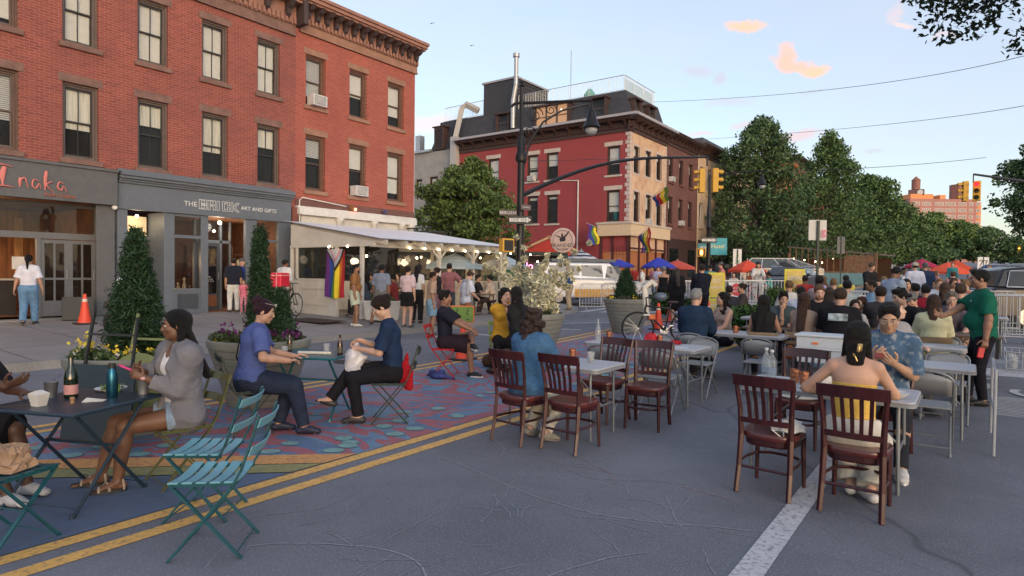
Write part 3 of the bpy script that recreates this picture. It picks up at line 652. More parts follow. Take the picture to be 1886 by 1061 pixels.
mb=MB();mb.box(FX-.95,FX-.9,8.05,8.9,2.68,3.25);mb.build('fanlight',M('lit_fanlight',(.38,.30,.18),.6,emit=.35),sh)
mb=MB();mb.box(FX-.95,FX-.86,7.98,8.98,2.55,2.68);mb.box(FX-.95,FX-.86,7.98,8.06,GB,3.36);mb.build('door_casing',SB,sh)
mb=MB();mb.box(FX-.897,FX-.885,8.15,8.62,2.22,2.4);pl=mb.build('number_plate',M('plate_white',(.6,.58,.5),.6),sh)
text('door_number','599',.17,M('black_letter',(.02,.02,.02),.6),TX(FACE_X,FX-.884,8.385,2.31),sh,ext=.001)
lamp_bulb(sh,(FX-.6,8.5,3.24),4);lamp_bulb(sh,(FX-.5,11.0,3.22),6,(1,.9,.75),.06)
mb=MB();mb.ell((FX+.12,7.62,3.38),.075,10,8);mb.cyl((FX,7.62,3.38),(FX+.12,7.62,3.38),.03);mb.build('security_camera',M('camera_white',(.7,.7,.7),.4),sh,smooth=True)
mb=MB();mb.box(FX-4.6,FX-4.5,9.3,13.3,GB,3.4);mb.box(FX-4.5,FX-.1,9.25,9.3,GB,3.4);mb.box(FX-4.5,FX-.1,13.3,13.35,GB,3.4);mb.box(FX-4.5,FX-.1,9.3,13.3,GB-.05,GB-.01);mb.box(FX-4.5,FX-.1,9.3,13.3,3.4,3.45);mb.build('shop_room',M('terracotta_wall',(.17,.075,.05),.8,var=.2),sh)
mb=MB();gm=[]
for x_,ya,yb in((FX-2.6,9.5,10.6),(FX-2.6,11.0,12.2),(FX-2.2,12.4,13.2)):
 for z_ in(1.0,1.4,1.8,2.2):mb.box(x_-.3,x_,ya,yb,z_,z_+.03,0)
 mb.box(x_-.3,x_,ya,ya+.03,GB,2.5,0);mb.box(x_-.3,x_,yb-.03,yb,GB,2.5,0)
mb.box(FX-1.2,FX-.3,9.33,10.08,GB,1.05,1);mb.build('shop_shelves',[M('shelf_wood',(.07,.04,.025),.6),M('display_yellow',(.5,.33,.08),.6)],sh)
rnd.seed(5)
for x_,ya,yb in((FX-2.6,9.5,10.6),(FX-2.6,11.0,12.2),(FX-2.2,12.4,13.2)):
 for z_ in(1.03,1.43,1.83):
  y=ya+.08
  while y<yb-.1:
   w_=rnd.uniform(.05,.14);h_=rnd.uniform(.08,.24);mb=MB();mb.lathe([(w_*.4,0),(w_*.5,h_*.3),(w_*.45,h_*.7),(w_*.25,h_)],8,(x_-.15,y+w_/2,z_))
   mb.build('gift',rnd.choice([M('gift_a',(.45,.4,.3),.5),M('gift_b',(.25,.06,.05),.5),M('gift_c',(.06,.12,.2),.5),M('gift_d',(.5,.45,.4),.5)]),sh,smooth=True);y+=w_+rnd.uniform(.04,.14)
for y,h_ in((9.45,.28),(9.7,.2),(9.9,.38)):
 mb=MB();mb.lathe([(.05,0),(.06,h_*.3),(.02,h_*.6),(.05,h_*.8),(0,h_)],12,(FX-.6,y,1.05));mb.build('gift',M('gift_a',(.45,.4,.3),.5),sh,smooth=True)
mb=MB();mb.lathe([(.02,.2),(.06,.18),(.2,.05),(.24,0)],20,(FX-1.2,9.5,2.05));mb.cyl((FX-1.2,9.5,2.2),(FX-1.2,9.5,3.4),.006,n=5);mb.build('pendant_shade',M('pink_shade',(.5,.08,.16),.5,emit=.5),sh,smooth=True)
lamp_bulb(sh,(FX-1.2,9.5,2.08),16,(1,.72,.38));lamp_bulb(sh,(FX-1.6,11.4,3.0),10,(1,.7,.4));lamp_bulb(sh,(FX-1.2,12.5,2.9),9,(1,.75,.42))
mb=MB();mb.box(FX-.45,FX-.42,12.3,12.7,.95,2.35);mb.build('display_canvas',M('lit_cream_canvas',(.6,.5,.32),.8,emit=.15),sh)  # canvas glows in its own colour, standing in for lamplight on it
mb=MB();mb.ell((FX-.4,12.5,1.95),(.02,.06,.2),10,8);mb.ell((FX-.4,12.46,1.45),(.02,.05,.09),10,8);mb.build('wall_ornament',M('ornament_brown',(.12,.04,.02),.5),sh,smooth=True)
# ------ white ground floor behind the dining shed (y 13.4..19.4)
wf=thing('white_shop_front','white columned shop front with transom windows above the dining shed','storefront',(0,0,0))
WP=M('white_paint',(.66,.65,.61),.6,var=.06,dirt=((.5,.48,.44),2.2,.5));WPG=M('green_frame',(.02,.10,.06),.5)
mb=MB();mb.box(FX-.05,FX+.22,13.55,19.4,3.68,3.92);mb.box(FX-.05,FX+.16,13.5,19.4,3.92,3.99);mb.box(FX-.1,FX+.02,13.75,19.2,3.36,3.68);mb.build('fascia',WP,wf,bevel=.01)
for y in(15.4,17.1,18.6,19.15):
 mb=MB();mb.lathe([(.11,0),(.11,.08),(.08,.12),(.085,2.5),(.085,2.75),(.11,2.82),(.16,2.98),(.19,3.02),(.19,3.1)],16,(FX+.08,y,.58));mb.build('column',WP,wf,smooth=True)
MB().box(FX-.09,FX-.02,13.75,19.2,2.35,3.36).build('shop_window',GLD,wf);MB().box(FX-.09,FX-.01,13.75,19.2,.3,.9).build('stall_riser',GLD,wf)
mb=MB()
for y in axis(13.75,19.2,.9):mb.box(FX-.08,FX+.0,y-.04,y+.04,.9,3.36)
mb.box(FX-.08,FX+.0,13.75,19.2,3.29,3.36);mb.build('window_frame',WPG,wf)
mb=MB();mb.box(FX-.04,FX+.06,13.36,13.58,.3,3.95);mb.build('brick_pier',mat_brick('pier_brick',(.22,.07,.045),(.18,.06,.04),(.25,.14,.12)),wf)
for y,a in((15.9,0),(17.6,1)):
 fl=thing('flood_lamp',('orange glowing flood lamp on the brick band over the white fascia','unlit blue and brass flood lamp on the brick band near the building corner')[a],'lamp',(FX+.03,y,4.12))
 mb=MB();mb.cyl((0,0,0),(.18,0,-.02),.03);mb.lathe([(.03,-.06),(.07,.02),(.09,.1),(.0,.1)],12,T=Matrix.Translation((.22,0,-.03))@Matrix.Rotation(R(70),4,'X'));mb.build('lamp_body',M('brass',(.4,.25,.1),.4,.6)if a==0 else M('blue_grey_metal',(.12,.14,.3),.4,.4),fl,smooth=True)
 if a==0:
  mb=MB();mb.ell((.24,.1,-.06),.06,10,8);mb.build('bulb',M('red_orange_glow',(1,.22,.12),.5,emit=2.2),fl,smooth=True)
mb=MB();mb.tube([(FX+.1,13.62,3.4),(FX+.1,13.62,4.2),(FX+.1,13.75,4.3),(FX+.08,15.7,4.16)],.022,8);tag(mb.build('conduit',WP),'white electrical conduit bent over the shop front corner','conduit')
mb=MB();mb.cyl((FX+.2,18.8,3.5),(FX+1.6,18.8,3.5),.025,n=8);mb.ell((FX+1.6,18.8,3.5),.05);tag(mb.build('flag_bracket',M('black_iron',(.02,.02,.022),.5,.5)),'black iron bar sticking out from the white shop front','bracket')
# ------ corner building across the side street
YC=40.53
GC=.62
RED=mat_brick('painted_red_brick',(.32,.060,.064),(.29,.054,.058),(.26,.05,.05),axis='xz',bw=.2,rh=.07,patch=(.29,.045,.045))
STU=M('peeling_ochre_stucco',(.58,.40,.26),.85,var=.14,scale=1.2,bump=.3,bscale=12,dirt=((.46,.22,.14),1.6,.7));QUO=M('pale_quoin_stone',(.50,.43,.39),.8,var=.18,scale=3)
SLT=mat_brick('slate_shingle_south',(.055,.058,.068),(.038,.04,.048),(.018,.018,.022),axis='xz',bw=.3,rh=.16);SLE=mat_brick('slate_shingle_east',(.055,.058,.068),(.038,.04,.048),(.018,.018,.022),axis='yz',bw=.3,rh=.16)
DKB=M('dark_brown_cornice',(.060,.032,.028),.7,var=.15);GUT=M('grey_gutter',(.34,.33,.35),.5,var=.08);PALE=M('pale_lintel',(.50,.43,.37),.8,var=.12,scale=3)
CB=thing('corner_building','painted red corner building with ochre front, slate mansard roof and roof terrace railing','building',(0,0,0))
XL=-35.3
hs=[(-32.2,-31.1,8.86,11.0),(-28.3,-27.28,8.86,10.92),(-26.5,-25.44,8.84,10.92),(-21.3,-20.27,8.78,10.86),(-32.2,-31.1,5.55,7.72),(-28.25,-27.24,5.55,7.72),(-26.42,-25.42,5.5,7.7),(-21.3,-20.25,5.45,7.72)]
wall_holes('y',YC,.3,XL,FX,0,12.2,hs+[(-21.6,-19.5,0,3.3)],RED,CB)
for i,h in enumerate(hs):
 window(CB,'y',*h,YC,frame=DKB,sash=FRB,muntin=False,shade=(.95,.55,.5,.62,.3,.12,.1,.7)[i],curtain=SHADE,lintel=PALE,sill=PALE,ext=.2,lh=.3,ac=((0,0)if i==1 else None),low=(.35 if i in(0,1)else 0))
mb=MB();mb.box(FX-1.34,FX-.98,YC+.30,YC+.32,5.55,6.3);tag(mb.build('window_picture',M('teal_print',(.03,.22,.2),.6),CB),'teal picture standing in the window')
hy=[(41.12,42.08,8.95,10.85),(43.14,44.16,8.95,10.85),(45.12,46.13,8.95,10.88),(41.24,42.2,5.45,7.63),(43.26,44.3,5.45,7.62),(45.25,46.28,5.45,7.65)]
wall_holes('x',FX,.3,YC,47.1,3.4,12.0,hy,STU,CB,name='ochre_wall')
for i,h in enumerate(hy):window(CB,'x',*h,FX,frame=DKB,sash=FRB,muntin=False,shade=(.3,.2,.2,.2,.5,.2)[i],curtain=SHADE,surround=QUO,ac=((0,0)if i==4 else None))
mb=MB()
z=4.6;k=0
while z<11.9:
 L=.34 if k%2 else.2
 mb.box(FX-L,FX+.03,YC-.03,YC+L,z,z+.26);mb.box(FX-.03,FX+.028,47.1-L,47.1,z,z+.26);z+=.3;k+=1
mb.build('quoins',QUO,CB)
mb=MB();mb.box(FX-2.3,FX+.35,YC-.35,YC,4.42,5.25);mb.box(FX,FX+.35,YC,47.25,4.42,5.25);mb.build('sign_band',M('cream_fascia',(.62,.48,.32),.7,var=.08),CB)
mb=MB();mb.box(FX-2.4,FX+.42,YC-.42,YC,5.25,5.4);mb.box(FX,FX+.42,YC,47.35,5.25,5.4);mb.build('ledge',PALE,CB)
TIM=M('dark_red_timber',(.075,.02,.018),.5,var=.2);
mb=MB()
for x in(FX-2.2,FX-1.3,FX-.12):mb.box(x,x+.14,YC-.1,YC+.02,0,4.42)
for y in(YC+.0,YC+1.6,YC+3.1,YC+4.6,YC+6.3):mb.box(FX-.02,FX+.1,y,y+.16,0,4.42)
mb.box(FX-.02,FX+.06,YC,47.1,0,1.4);mb.box(FX-.02,FX+.07,YC,47.1,3.5,3.62);mb.box(FX-2.2,FX,YC-.07,YC+.01,0,1.3)
mb.build('bar_front',TIM,CB)
mb=MB();mb.box(FX-.3,FX-.28,YC+.1,47.1,1.4,4.4);mb.box(FX-2.1,FX-.1,YC+.2,YC+.22,1.3,4.4);mb.build('bar_window',M('amber_lit_glass',(.16,.055,.02),.4,var=.5,scale=1.2,emit=.5),CB)
mb=MB()
for k in range(4):
 for j in range(6):mb.box(FX-1.12+k*.24,FX-1.1+k*.24,YC-.05,YC-.03,1.3+j*.4,1.7+j*.4)
 mb.box(FX-1.2,FX-.2,YC-.05,YC-.03,1.3+k*.6,1.33+k*.6)
mb.build('door_lattice',TIM,CB)
mb=MB()
for p in((-19.1,5.2),(-18.9,5.6)):pass
cornice(CB,'y',YC,XL,FX+.3,11.75,12.75,.75,DKB,DKB,14,DKB,ret=False);cornice(CB,'x',FX,YC-.3,47.15,11.75,12.75,.75,DKB,DKB,7,DKB,ret=False)
mb=MB();mb.box(XL-.1,FX+.9,YC-.95,YC-.72,12.68,12.86);mb.box(FX+.72,FX+.95,YC-.72,47.2,12.68,12.86);mb.build('gutter',GUT,CB)
MZ0,MZ1,IN=12.82,14.95,.75
def quad(mb,a,b,c,d):mb.add([a,b,c,d],[(0,1,2,3)])
mb=MB();quad(mb,(XL,YC+.05,MZ0),(FX-.05,YC+.05,MZ0),(FX-.05-IN,YC+.05+IN,MZ1),(XL,YC+.05+IN,MZ1));o=mb.build('mansard_roof',SLT,CB)
mb=MB();quad(mb,(FX-.05,YC+.05,MZ0),(FX-.05,47.1,MZ0),(FX-.05-IN,47.1,MZ1),(FX-.05-IN,YC+.05+IN,MZ1));mb.build('mansard_roof',SLE,CB)
mb=MB();mb.box(XL,FX-.8,YC+.8,47,MZ1-.05,MZ1);mb.build('terrace',MATS['roof_tar'],CB);mb=MB();mb.box(XL,FX-.35,YC+.4,60,0,12.6);mb.box(XL,FX-.9,YC+.9,47,12.6,14.9);mb.build('building_core',DARK,CB)
def dormer(x0,x1,z0,z1,ax='y',lit=False):
 mb=MB();W_=.12
 def B(a,b,d0,d1,c,e,mi=None,m=mb):
  if ax=='y':m.box(a,b,YC-d1,YC-d0,c,e,mi)
  else:m.box(FX+d0,FX+d1,a,b,c,e,mi)
 B(x0-W_,x0,-.8,-.02,z0,z1);B(x1,x1+W_,-.8,-.02,z0,z1);B(x0-W_-.1,x1+W_+.1,-.8,.12,z1,z1+.12);B(x0,x1,-.2,-.02,z0,z0+.08)
 d=mb.build('dormer',DKB,CB)
 n=3 if x1-x0>2 else 1;g=MB();f=MB()
 for k in range(n):
  a=x0+(x1-x0)*k/n;b=x0+(x1-x0)*(k+1)/n
  B(a,a+.06,-.16,-.08,z0+.08,z1,None,f);B(b-.06,b,-.16,-.08,z0+.08,z1,None,f);B(a+.06,b-.06,-.16,-.08,(z0+z1)/2-.03,(z0+z1)/2+.03,None,f)
  B(a+.06,b-.06,-.15,-.14,z0+.08,z1,None,g)
 f.build('window_frame',FRM,d);g.build('pane',M('amber_room',(.30,.17,.09),.5,emit=.35)if lit else GLS,d)
dormer(-31.4,-30.3,13.1,14.5);dormer(-27.6,-24.7,12.95,14.5,lit=True);dormer(-22.7,-21.6,12.95,14.45);dormer(41.4,42.3,12.95,14.2,'x');dormer(43.8,44.7,12.95,14.2,'x')
lamp_bulb(CB,(-25.3,YC+.13,14.1),0)
mb=MB();mb.box(-33.35,-30.0,YC+.75,46,14.5,17.45);mb.build('stair_bulkhead',SLT,CB);mb=MB();mb.box(-33.5,-29.85,YC+.65,46,17.45,17.6);mb.build('bulkhead_cap',GUT,CB)
RAIL=M('steel_railing',(.42,.44,.46),.5,.5)
def railing(name,pts,z0,h,gap=.16,parent=None,r=.016,mat=RAIL):
 mb=MB()
 for a,b in zip(pts[:-1],pts[1:]):
  a=Vector(a);b=Vector(b);L=(b-a).length;n=max(1,int(L/gap))
  mb.cyl((*a,z0+h),(*b,z0+h),.028,n=5);mb.cyl((*a,z0+.1),(*b,z0+.1),.018,n=4)
  for k in range(n+1):p=a.lerp(b,k/n);mb.cyl((*p,z0),(*p,z0+h),r*(1.8 if k%10==0 else 1),n=4)
 return mb.build(name,mat,parent)
railing('railing',[(-29.9,YC+1.0),(FX-1.0,YC+1.0),(FX-1.0,46.9)],MZ1,1.15,parent=CB);railing('railing',[(-38.1,YC+1.2),(-33.4,YC+1.0)],15.0,1.25,parent=CB)
mb=MB();mb.box(FX-1.15,FX-1.13,YC+1.2,46.8,MZ1+.1,MZ1+1.0);mb.build('windscreen',mat_glass('teal_glass',(.2,.45,.42),alpha=.35),CB)
vp=thing('flue_pipe','tall shiny metal flue pipe rising past the shingled roof bulkhead','pipe',(-29.65,YC-.1,13.2))
mb=MB();mb.cyl((0,0,0),(0,0,2.2),.19,n=14);mb.cyl((0,0,2.2),(.25,0,3.4),.17,n=14);mb.cyl((.25,0,3.4),(.25,0,5.6),.17,n=14);mb.lathe([(.17,0),(.27,.02),(.27,.3),(.17,.32)],14,(.25,0,5.55))
for z in(1.1,2.2,4.0):mb.lathe([(.2,0),(.2,.06)],14,(0 if z<2.3 else.25,0,z))
mb.build('flue',M('bright_steel',(.42,.42,.43),.45,.7),vp,smooth=True)
mb=MB();mb.cyl((-25.6,42.5,14.9),(-25.6,42.5,19.1),.03,n=5);tag(mb.build('roof_mast',RAIL),'thin metal mast standing behind the roof terrace railing','mast')
mb=MB();mb.lathe([(.5,0),(.45,.35),(.12,.75),(0,.8)],8,(-23.6,42.0,14.95));tag(mb.build('patio_umbrella',M('teal_cloth',(.08,.42,.36),.8)),'folded teal parasol just visible on the roof terrace','umbrella')
mb=MB();mb.cyl((-23.6,YC-.08,2.0),(-23.6,YC-.08,8.6),.05,n=6);mb.cyl((-23.6,YC-.08,8.6),(-25.8,YC-.08,8.75),.035,n=6);tag(mb.build('pipe',WP),'thin white pipe running down the red side wall','pipe')
mb=MB();mb.box(XL-.02,FX-2.6,YC-.02,YC-.004,0,4.1);mb.build('lower_red_band',M('darker_red_paint',(.25,.035,.04),.8,var=.1),CB)
GRR=M('grey_render',(.30,.29,.275),.85,var=.12,scale=1.5,bump=.1,dirt=((.2,.19,.18),1.0,.5))
GB_=thing('grey_building','grey rendered side street building with slate attic, left of the red corner house','building',(0,0,0))
hg=[(-40.6,-39.8,8.6,10.0),(-38.9,-37.9,8.7,10.1),(-40.6,-39.8,5.8,7.3),(-38.9,-37.9,5.8,7.3),(-40.6,-39.8,3.2,5.0)]
wall_holes('y',YC+.1,.3,-43,XL,0,12.3,hg,GRR,GB_)
for i,h in enumerate(hg):window(GB_,'y',*h,YC+.1,frame=DKB,sash=FRB,muntin=False,shade=.4,curtain=SHADE,ac=((0,0)if i==1 else None))
mb=MB();quad(mb,(-38.9,YC+.15,12.3),(XL,YC+.15,12.3),(XL,YC+.9,15.0),(-38.1,YC+.9,15.0));mb.build('attic_slope',SLT,GB_)
mb=MB();mb.box(-36.0,XL-.05,YC-.45,YC+.05,0,13.2);mb.build('chimney_breast',M('pale_grey_render',(.40,.39,.38),.8,var=.06),GB_)
mb=MB();mb.tube([(-35.7,YC-.15,13.1),(-35.2,YC+.1,15.6),(-34.9,YC+.3,15.95),(-34.0,YC+.9,15.4)],.30,4);mb.build('duct',MATS['pale_grey_render'],GB_)
mb=MB();mb.box(-38.2,-37.1,YC-.1,YC+.5,12.4,14.3,0);mb.box(-38.35,-36.95,YC-.2,YC+.6,14.3,14.4,0);mb.box(-38.05,-37.25,YC-.11,YC-.1,12.5,14.2,1);mb.build('dormer',[DKB,GLS],GB_)
mb=MB();mb.box(-43,XL-.01,YC+.45,52,0,12.2);mb.box(-38.5,XL,YC+1,50,12.2,15);mb.build('building_core',DARK,GB_)
mb=MB();mb.box(-43.2,-38.6,YC-.2,YC+3,12.3,12.5);mb.box(-41.6,-41.0,YC+1,YC+1.6,12.5,14.2);mb.build('roof_edge',MATS['galvanised'],GB_)
for k,(x0,x1,h_,mt)in enumerate(((-60,-43.1,10.5,'brown_render'),(-90,-60.1,12,'tan_render'),(-150,-90.1,11,'brown_render'))):
 sb=thing('row_house',('brown','tan','farthest brown')[k]+' row house down the side street beyond the grey building','building',(0,0,0))
 mb=MB();mb.box(x0,x1,YC,YC+12,0,h_);mb.build('wall',M(mt,(.22,.15,.12)if k!=1 else(.3,.26,.2),.9,var=.15,scale=1),sb)
 mb=MB();mb.box(x0,x1,YC-.3,YC,h_-.5,h_);mb.build('cornice',DKB,sb)
 g=MB();f=MB()
 x=x0+1
 while x<x1-1:
  for z in(1.8,4.8,7.6):
   if z+1.8<h_-.6:wd=MB().box(x,x+.95,YC-.02,YC-.01,z,z+1.8).build('window',GLD,sb);MB().box(x-.1,x+1.05,YC-.05,YC-.004,z-.15,z).build('sill',PALE,wd)
  x+=2
CM=M('cream_stucco',(.55,.40,.27),.85,var=.12,scale=1);BRS=M('chocolate_brownstone',(.145,.065,.055),.85,var=.14,scale=2,bump=.3);SAL=M('orange_stucco',(.45,.20,.09),.85,var=.1)
def townhouse(name,label,y0,y1,mt,wins,zt,cornm,gl=.9,sur=None,head=None,core=14):
 b=thing(name,label,'building',(0,0,0));g=gz(FX,(y0+y1)/2);holes=[]
 for y in wins:
  for z in((8.95,10.95),(5.6,7.75)):holes.append((y,y+gl,z[0]+g-.75,z[1]+g-.75))
 wall_holes('x',FX,.3,y0,y1,g,zt,holes,mt,b)
 for i,h in enumerate(holes):
  window(b,'x',*h,FX,frame=DKB if sur is None else PALE,sash=FRB,muntin=False,shade=(.25,.4,.2)[i%3],curtain=SHADE,lintel=head or mt,sill=head or mt,surround=sur,lip=.12,ac=((0,0)if i in(0,3)and name=='brownstone_house' else None))
 cornice(b,'x',FX,y0,y1,zt-.15,zt+.85,.8,cornm,cornm,int((y1-y0)/.75),cornm,ret=False)
 mb=MB();mb.box(FX-core,FX-.31,y0+.01,y1-.01,0,zt+.4);mb.build('building_core',DARK,b)
 mb=MB();mb.box(FX+.002,FX+.1,y0+.3,y1-.3,g,g+3.7);q=mb.build('shop_front',M('dark_shop_timber',(.045,.022,.02),.6,var=.3),b)
 for ya,yb in((y0+.6,y0+2.4),(y1-2.2,y1-.6)):MB().box(FX+.101,FX+.12,ya,yb,g+.6,g+2.9).build('shop_window',GLD,b)
 return b
townhouse('brownstone_house','chocolate brown townhouse with white air conditioners beside the ochre corner front',47.2,54.0,BRS,(47.6,49.8,52.0),12.1,DKB)
townhouse('cream_house','cream townhouse behind the yellow traffic signals',54.1,61.0,CM,(54.5,56.6,58.8),12.4,DKB,sur=PALE)
townhouse('cream_house','pale townhouse mostly hidden by the tall street tree',61.1,70,CM,(62,64.4,67),12.5,DKB,sur=PALE)
mb=MB();mb.box(FX-9,FX-1,58,66,12.5,14.6);mb.build('bulkhead',M('blue_grey_shingle',(.09,.10,.12),.8),bpy.data.objects['cream_house'])
townhouse('orange_house','orange stucco townhouse rising behind the avenue trees',78,90,SAL,(79,82,85,88),15.6,M('orange_cornice',(.5,.2,.08),.8))
townhouse('brick_house','dark red brick house farther up the avenue with heavy cornice',90.2,104,M('far_red_brick',(.22,.07,.05),.85),(92,95,98,101),17.2,DKB)
townhouse('brick_house','far brown house at the end of the tree-lined avenue row',70.2,77.8,BRS,(71,73.5,76),12.8,DKB)
townhouse('brick_house','farthest terrace beyond the tree-lined stretch of the avenue',104.2,190,MATS['far_red_brick'],tuple(106+4*k for k in range(20)),15.5,DKB)
AP=thing('apartment_block','distant salmon-pink apartment block with rooftop water towers','building',(0,0,0))
D=330
def fx(px,d=D):p=atd(px,d);return p.x,p.y
a=Vector(fx(1672));b_=Vector(fx(1806));u=(b_-a).normalized();nrm=Vector((-u.y,u.x));Wd=(b_-a).length
zt=zat(1740,367,D)
T=Matrix(((u.x,nrm.x,0,a.x),(u.y,nrm.y,0,a.y),(0,0,1,0),(0,0,0,1)))
APB=M('shaded_pink_brick',(.42,.20,.165),.85,var=.08,scale=.2);APO=M('sunlit_brick',(.75,.30,.12),.85,var=.06,scale=.2)  # low sun put into the orange faces' colour, shade into the pink front
mb=MB();mb.box(0,Wd-3,0,18,0,zt,0,T);mb.box(Wd-3,Wd,1,18,0,zt-1.2,1,T);mb.box(-4,0,3,18,0,zt-2,1,T);mb.box(1,13,1,12,zt,zt+2.6,1,T);mb.box(Wd*.42,Wd*.5,.5,6,zt,zt+2.2,1,T)
mb.build('wall',[APB,APO],AP)
mb=MB();fr=MB();rnd.seed(2)
for r_ in range(9):
 for k,(x_,w_)in enumerate(((2,3),(6.6,4.4),(13.3,4.4),(18.7,5.5),(25.8,4),(31.5,1.8),(35.2,1.9))):
  z_=zt-3.4-r_*3.3;x_=x_/38.5*Wd;w_=w_/38.5*Wd
  fr.box(x_-.15,x_+w_+.15,-.06,-.02,z_-.15,z_+1.75,None,T);nw=max(1,round(w_/1.2))
  for q in range(nw):mb.box(x_+q*w_/nw+.1,x_+(q+1)*w_/nw-.1,-.12,-.07,z_,z_+1.6,None,T)
  wd=fr.build('window',M('pale_surround',(.7,.55,.48),.8),AP);mb.build('pane',M('far_window',(.16,.13,.14),.3),wd);mb=MB();fr=MB()
for k,(x_,w_,h_)in enumerate(((3.5,5.4,12.5),(25.0,8.4,9.5))):
 wt=thing('water_tower',('narrow wooden water tower on steel legs above the pink apartment block','wide octagonal brick tank house on the pink apartment block')[k],'water tower',T@Vector((x_*Wd/38.5+w_/2,5,zt)))
 mb=MB();r_=w_/2
 if k==0:mb.lathe([(r_*.75,5.4),(r_*.75,10.2),(r_*.85,10.3),(0,12.6)],12);mb.build('tank',M('tower_brown',(.30,.13,.10),.8),wt);mb=MB();mb.box(-r_*1.2,r_*1.4,-r_,r_,2,5.2);mb.build('machine_room',M('dusky_brick',(.16,.09,.09),.8),wt);mb=MB();mb.lathe([(r_*.5,0),(0,.01)],14,T=Matrix.Translation((r_*.8,-r_-.05,3.6))@Matrix.Rotation(R(90),4,'X'));mb.build('clock_face',M('pale_disc',(.7,.68,.62),.6),wt)
 else:mb.lathe([(r_,0),(r_,8.0),(r_*1.05,8.1),(r_*.3,8.6),(0,9.3)],8);mb.build('tank',MATS['tower_brown'],wt)
# ------ plants and trees
rnd.seed(21)
def leaf_mat(name,c,var=.45,rough=.6):
 if name in MATS:return MATS[name]
 m=bpy.data.materials.new(name);m.use_nodes=True;MATS[name]=m;t=m.node_tree;b=t.nodes['Principled BSDF'];b.inputs['Roughness'].default_value=rough;b.inputs['Specular IOR Level'].default_value=.3
 g=t.nodes.new('ShaderNodeNewGeometry');r=t.nodes.new('ShaderNodeValToRGB');t.links.new(g.outputs['Random Per Island'],r.inputs[0])
 r.color_ramp.elements[0].color=(*[v*(1-var)for v in c],1);r.color_ramp.elements[1].color=(c[0]*(1+var*1.1),c[1]*(1+var*.9),c[2]*(1+var*.4),1)
 t.links.new(r.outputs[0],b.inputs['Base Color']);b.inputs['Subsurface Weight'].default_value=0
 return m
BARK=M('bark',(.10,.08,.065),.95,var=.3,scale=6,bump=.8,bscale=18,stretch=(3,3,.5))
def leaves_np(mb_list,centers,normals_bias,size,rg,asp=1.7,shape='leaf'):
 n=len(centers);d=rg.normal(size=(n,3));d/=np.linalg.norm(d,axis=1)[:,None];u=rg.normal(size=(n,3));u[:,2]-=.3;u-=d*(u*d).sum(1)[:,None];u/=np.linalg.norm(u,axis=1)[:,None]
 w=np.cross(d,u);s=size*rg.uniform(.6,1.35,(n,1));c=np.asarray(centers)
 P=np.stack([c-u*s*asp*.5,c+w*s*.42-u*s*.05,c+u*s*asp*.5,c-w*s*.42-u*s*.05],1)
 mb_list.append(P.reshape(-1,3))
def quads_mesh(name,plist,mat,parent=None):
 vs=np.concatenate(plist).astype(np.float32);n=len(vs)//4;me=bpy.data.meshes.new(name);me.vertices.add(len(vs));me.loops.add(len(vs));me.polygons.add(n)
 me.vertices.foreach_set('co',vs.ravel());me.loops.foreach_set('vertex_index',np.arange(len(vs),dtype=np.int32));me.polygons.foreach_set('loop_start',np.arange(0,len(vs),4,dtype=np.int32));me.update(calc_edges=True)
 me.materials.append(mat);o=bpy.data.objects.new(name,me);COL.objects.link(o)
 if parent is not None:o.parent=parent
 return o
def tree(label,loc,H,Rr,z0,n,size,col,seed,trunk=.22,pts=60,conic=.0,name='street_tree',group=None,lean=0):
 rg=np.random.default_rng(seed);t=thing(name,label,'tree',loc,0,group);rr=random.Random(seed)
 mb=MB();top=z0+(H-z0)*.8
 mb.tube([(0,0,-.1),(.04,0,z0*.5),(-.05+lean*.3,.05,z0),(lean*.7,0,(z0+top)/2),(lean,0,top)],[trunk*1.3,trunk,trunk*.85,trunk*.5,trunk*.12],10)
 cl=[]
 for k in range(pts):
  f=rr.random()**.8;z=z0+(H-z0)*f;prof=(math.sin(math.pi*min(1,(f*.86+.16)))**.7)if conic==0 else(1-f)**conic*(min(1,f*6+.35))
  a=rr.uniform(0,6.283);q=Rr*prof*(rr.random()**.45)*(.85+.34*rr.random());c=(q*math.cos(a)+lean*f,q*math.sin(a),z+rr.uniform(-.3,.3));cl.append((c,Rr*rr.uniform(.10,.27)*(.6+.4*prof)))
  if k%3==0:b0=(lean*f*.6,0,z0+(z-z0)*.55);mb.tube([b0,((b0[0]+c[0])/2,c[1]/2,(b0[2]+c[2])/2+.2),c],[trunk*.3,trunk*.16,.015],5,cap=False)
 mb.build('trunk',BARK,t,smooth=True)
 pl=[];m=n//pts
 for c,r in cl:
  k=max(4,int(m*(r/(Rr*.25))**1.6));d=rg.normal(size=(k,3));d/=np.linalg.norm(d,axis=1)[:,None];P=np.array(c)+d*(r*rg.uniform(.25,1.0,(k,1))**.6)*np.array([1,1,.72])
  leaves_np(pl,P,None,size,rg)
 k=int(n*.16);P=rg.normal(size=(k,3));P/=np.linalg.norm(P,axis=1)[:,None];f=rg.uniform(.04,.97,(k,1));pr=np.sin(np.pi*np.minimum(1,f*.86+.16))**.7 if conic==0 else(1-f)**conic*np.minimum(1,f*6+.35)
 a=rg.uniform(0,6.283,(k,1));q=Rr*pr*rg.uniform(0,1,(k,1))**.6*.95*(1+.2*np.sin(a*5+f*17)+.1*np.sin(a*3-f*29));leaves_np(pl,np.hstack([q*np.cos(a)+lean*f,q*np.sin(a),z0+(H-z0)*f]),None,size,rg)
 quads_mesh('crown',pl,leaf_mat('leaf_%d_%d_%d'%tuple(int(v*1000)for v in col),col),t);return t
G1,G2,G3,G4=(.085,.150,.055),(.095,.155,.05),(.072,.130,.058),(.115,.19,.06)
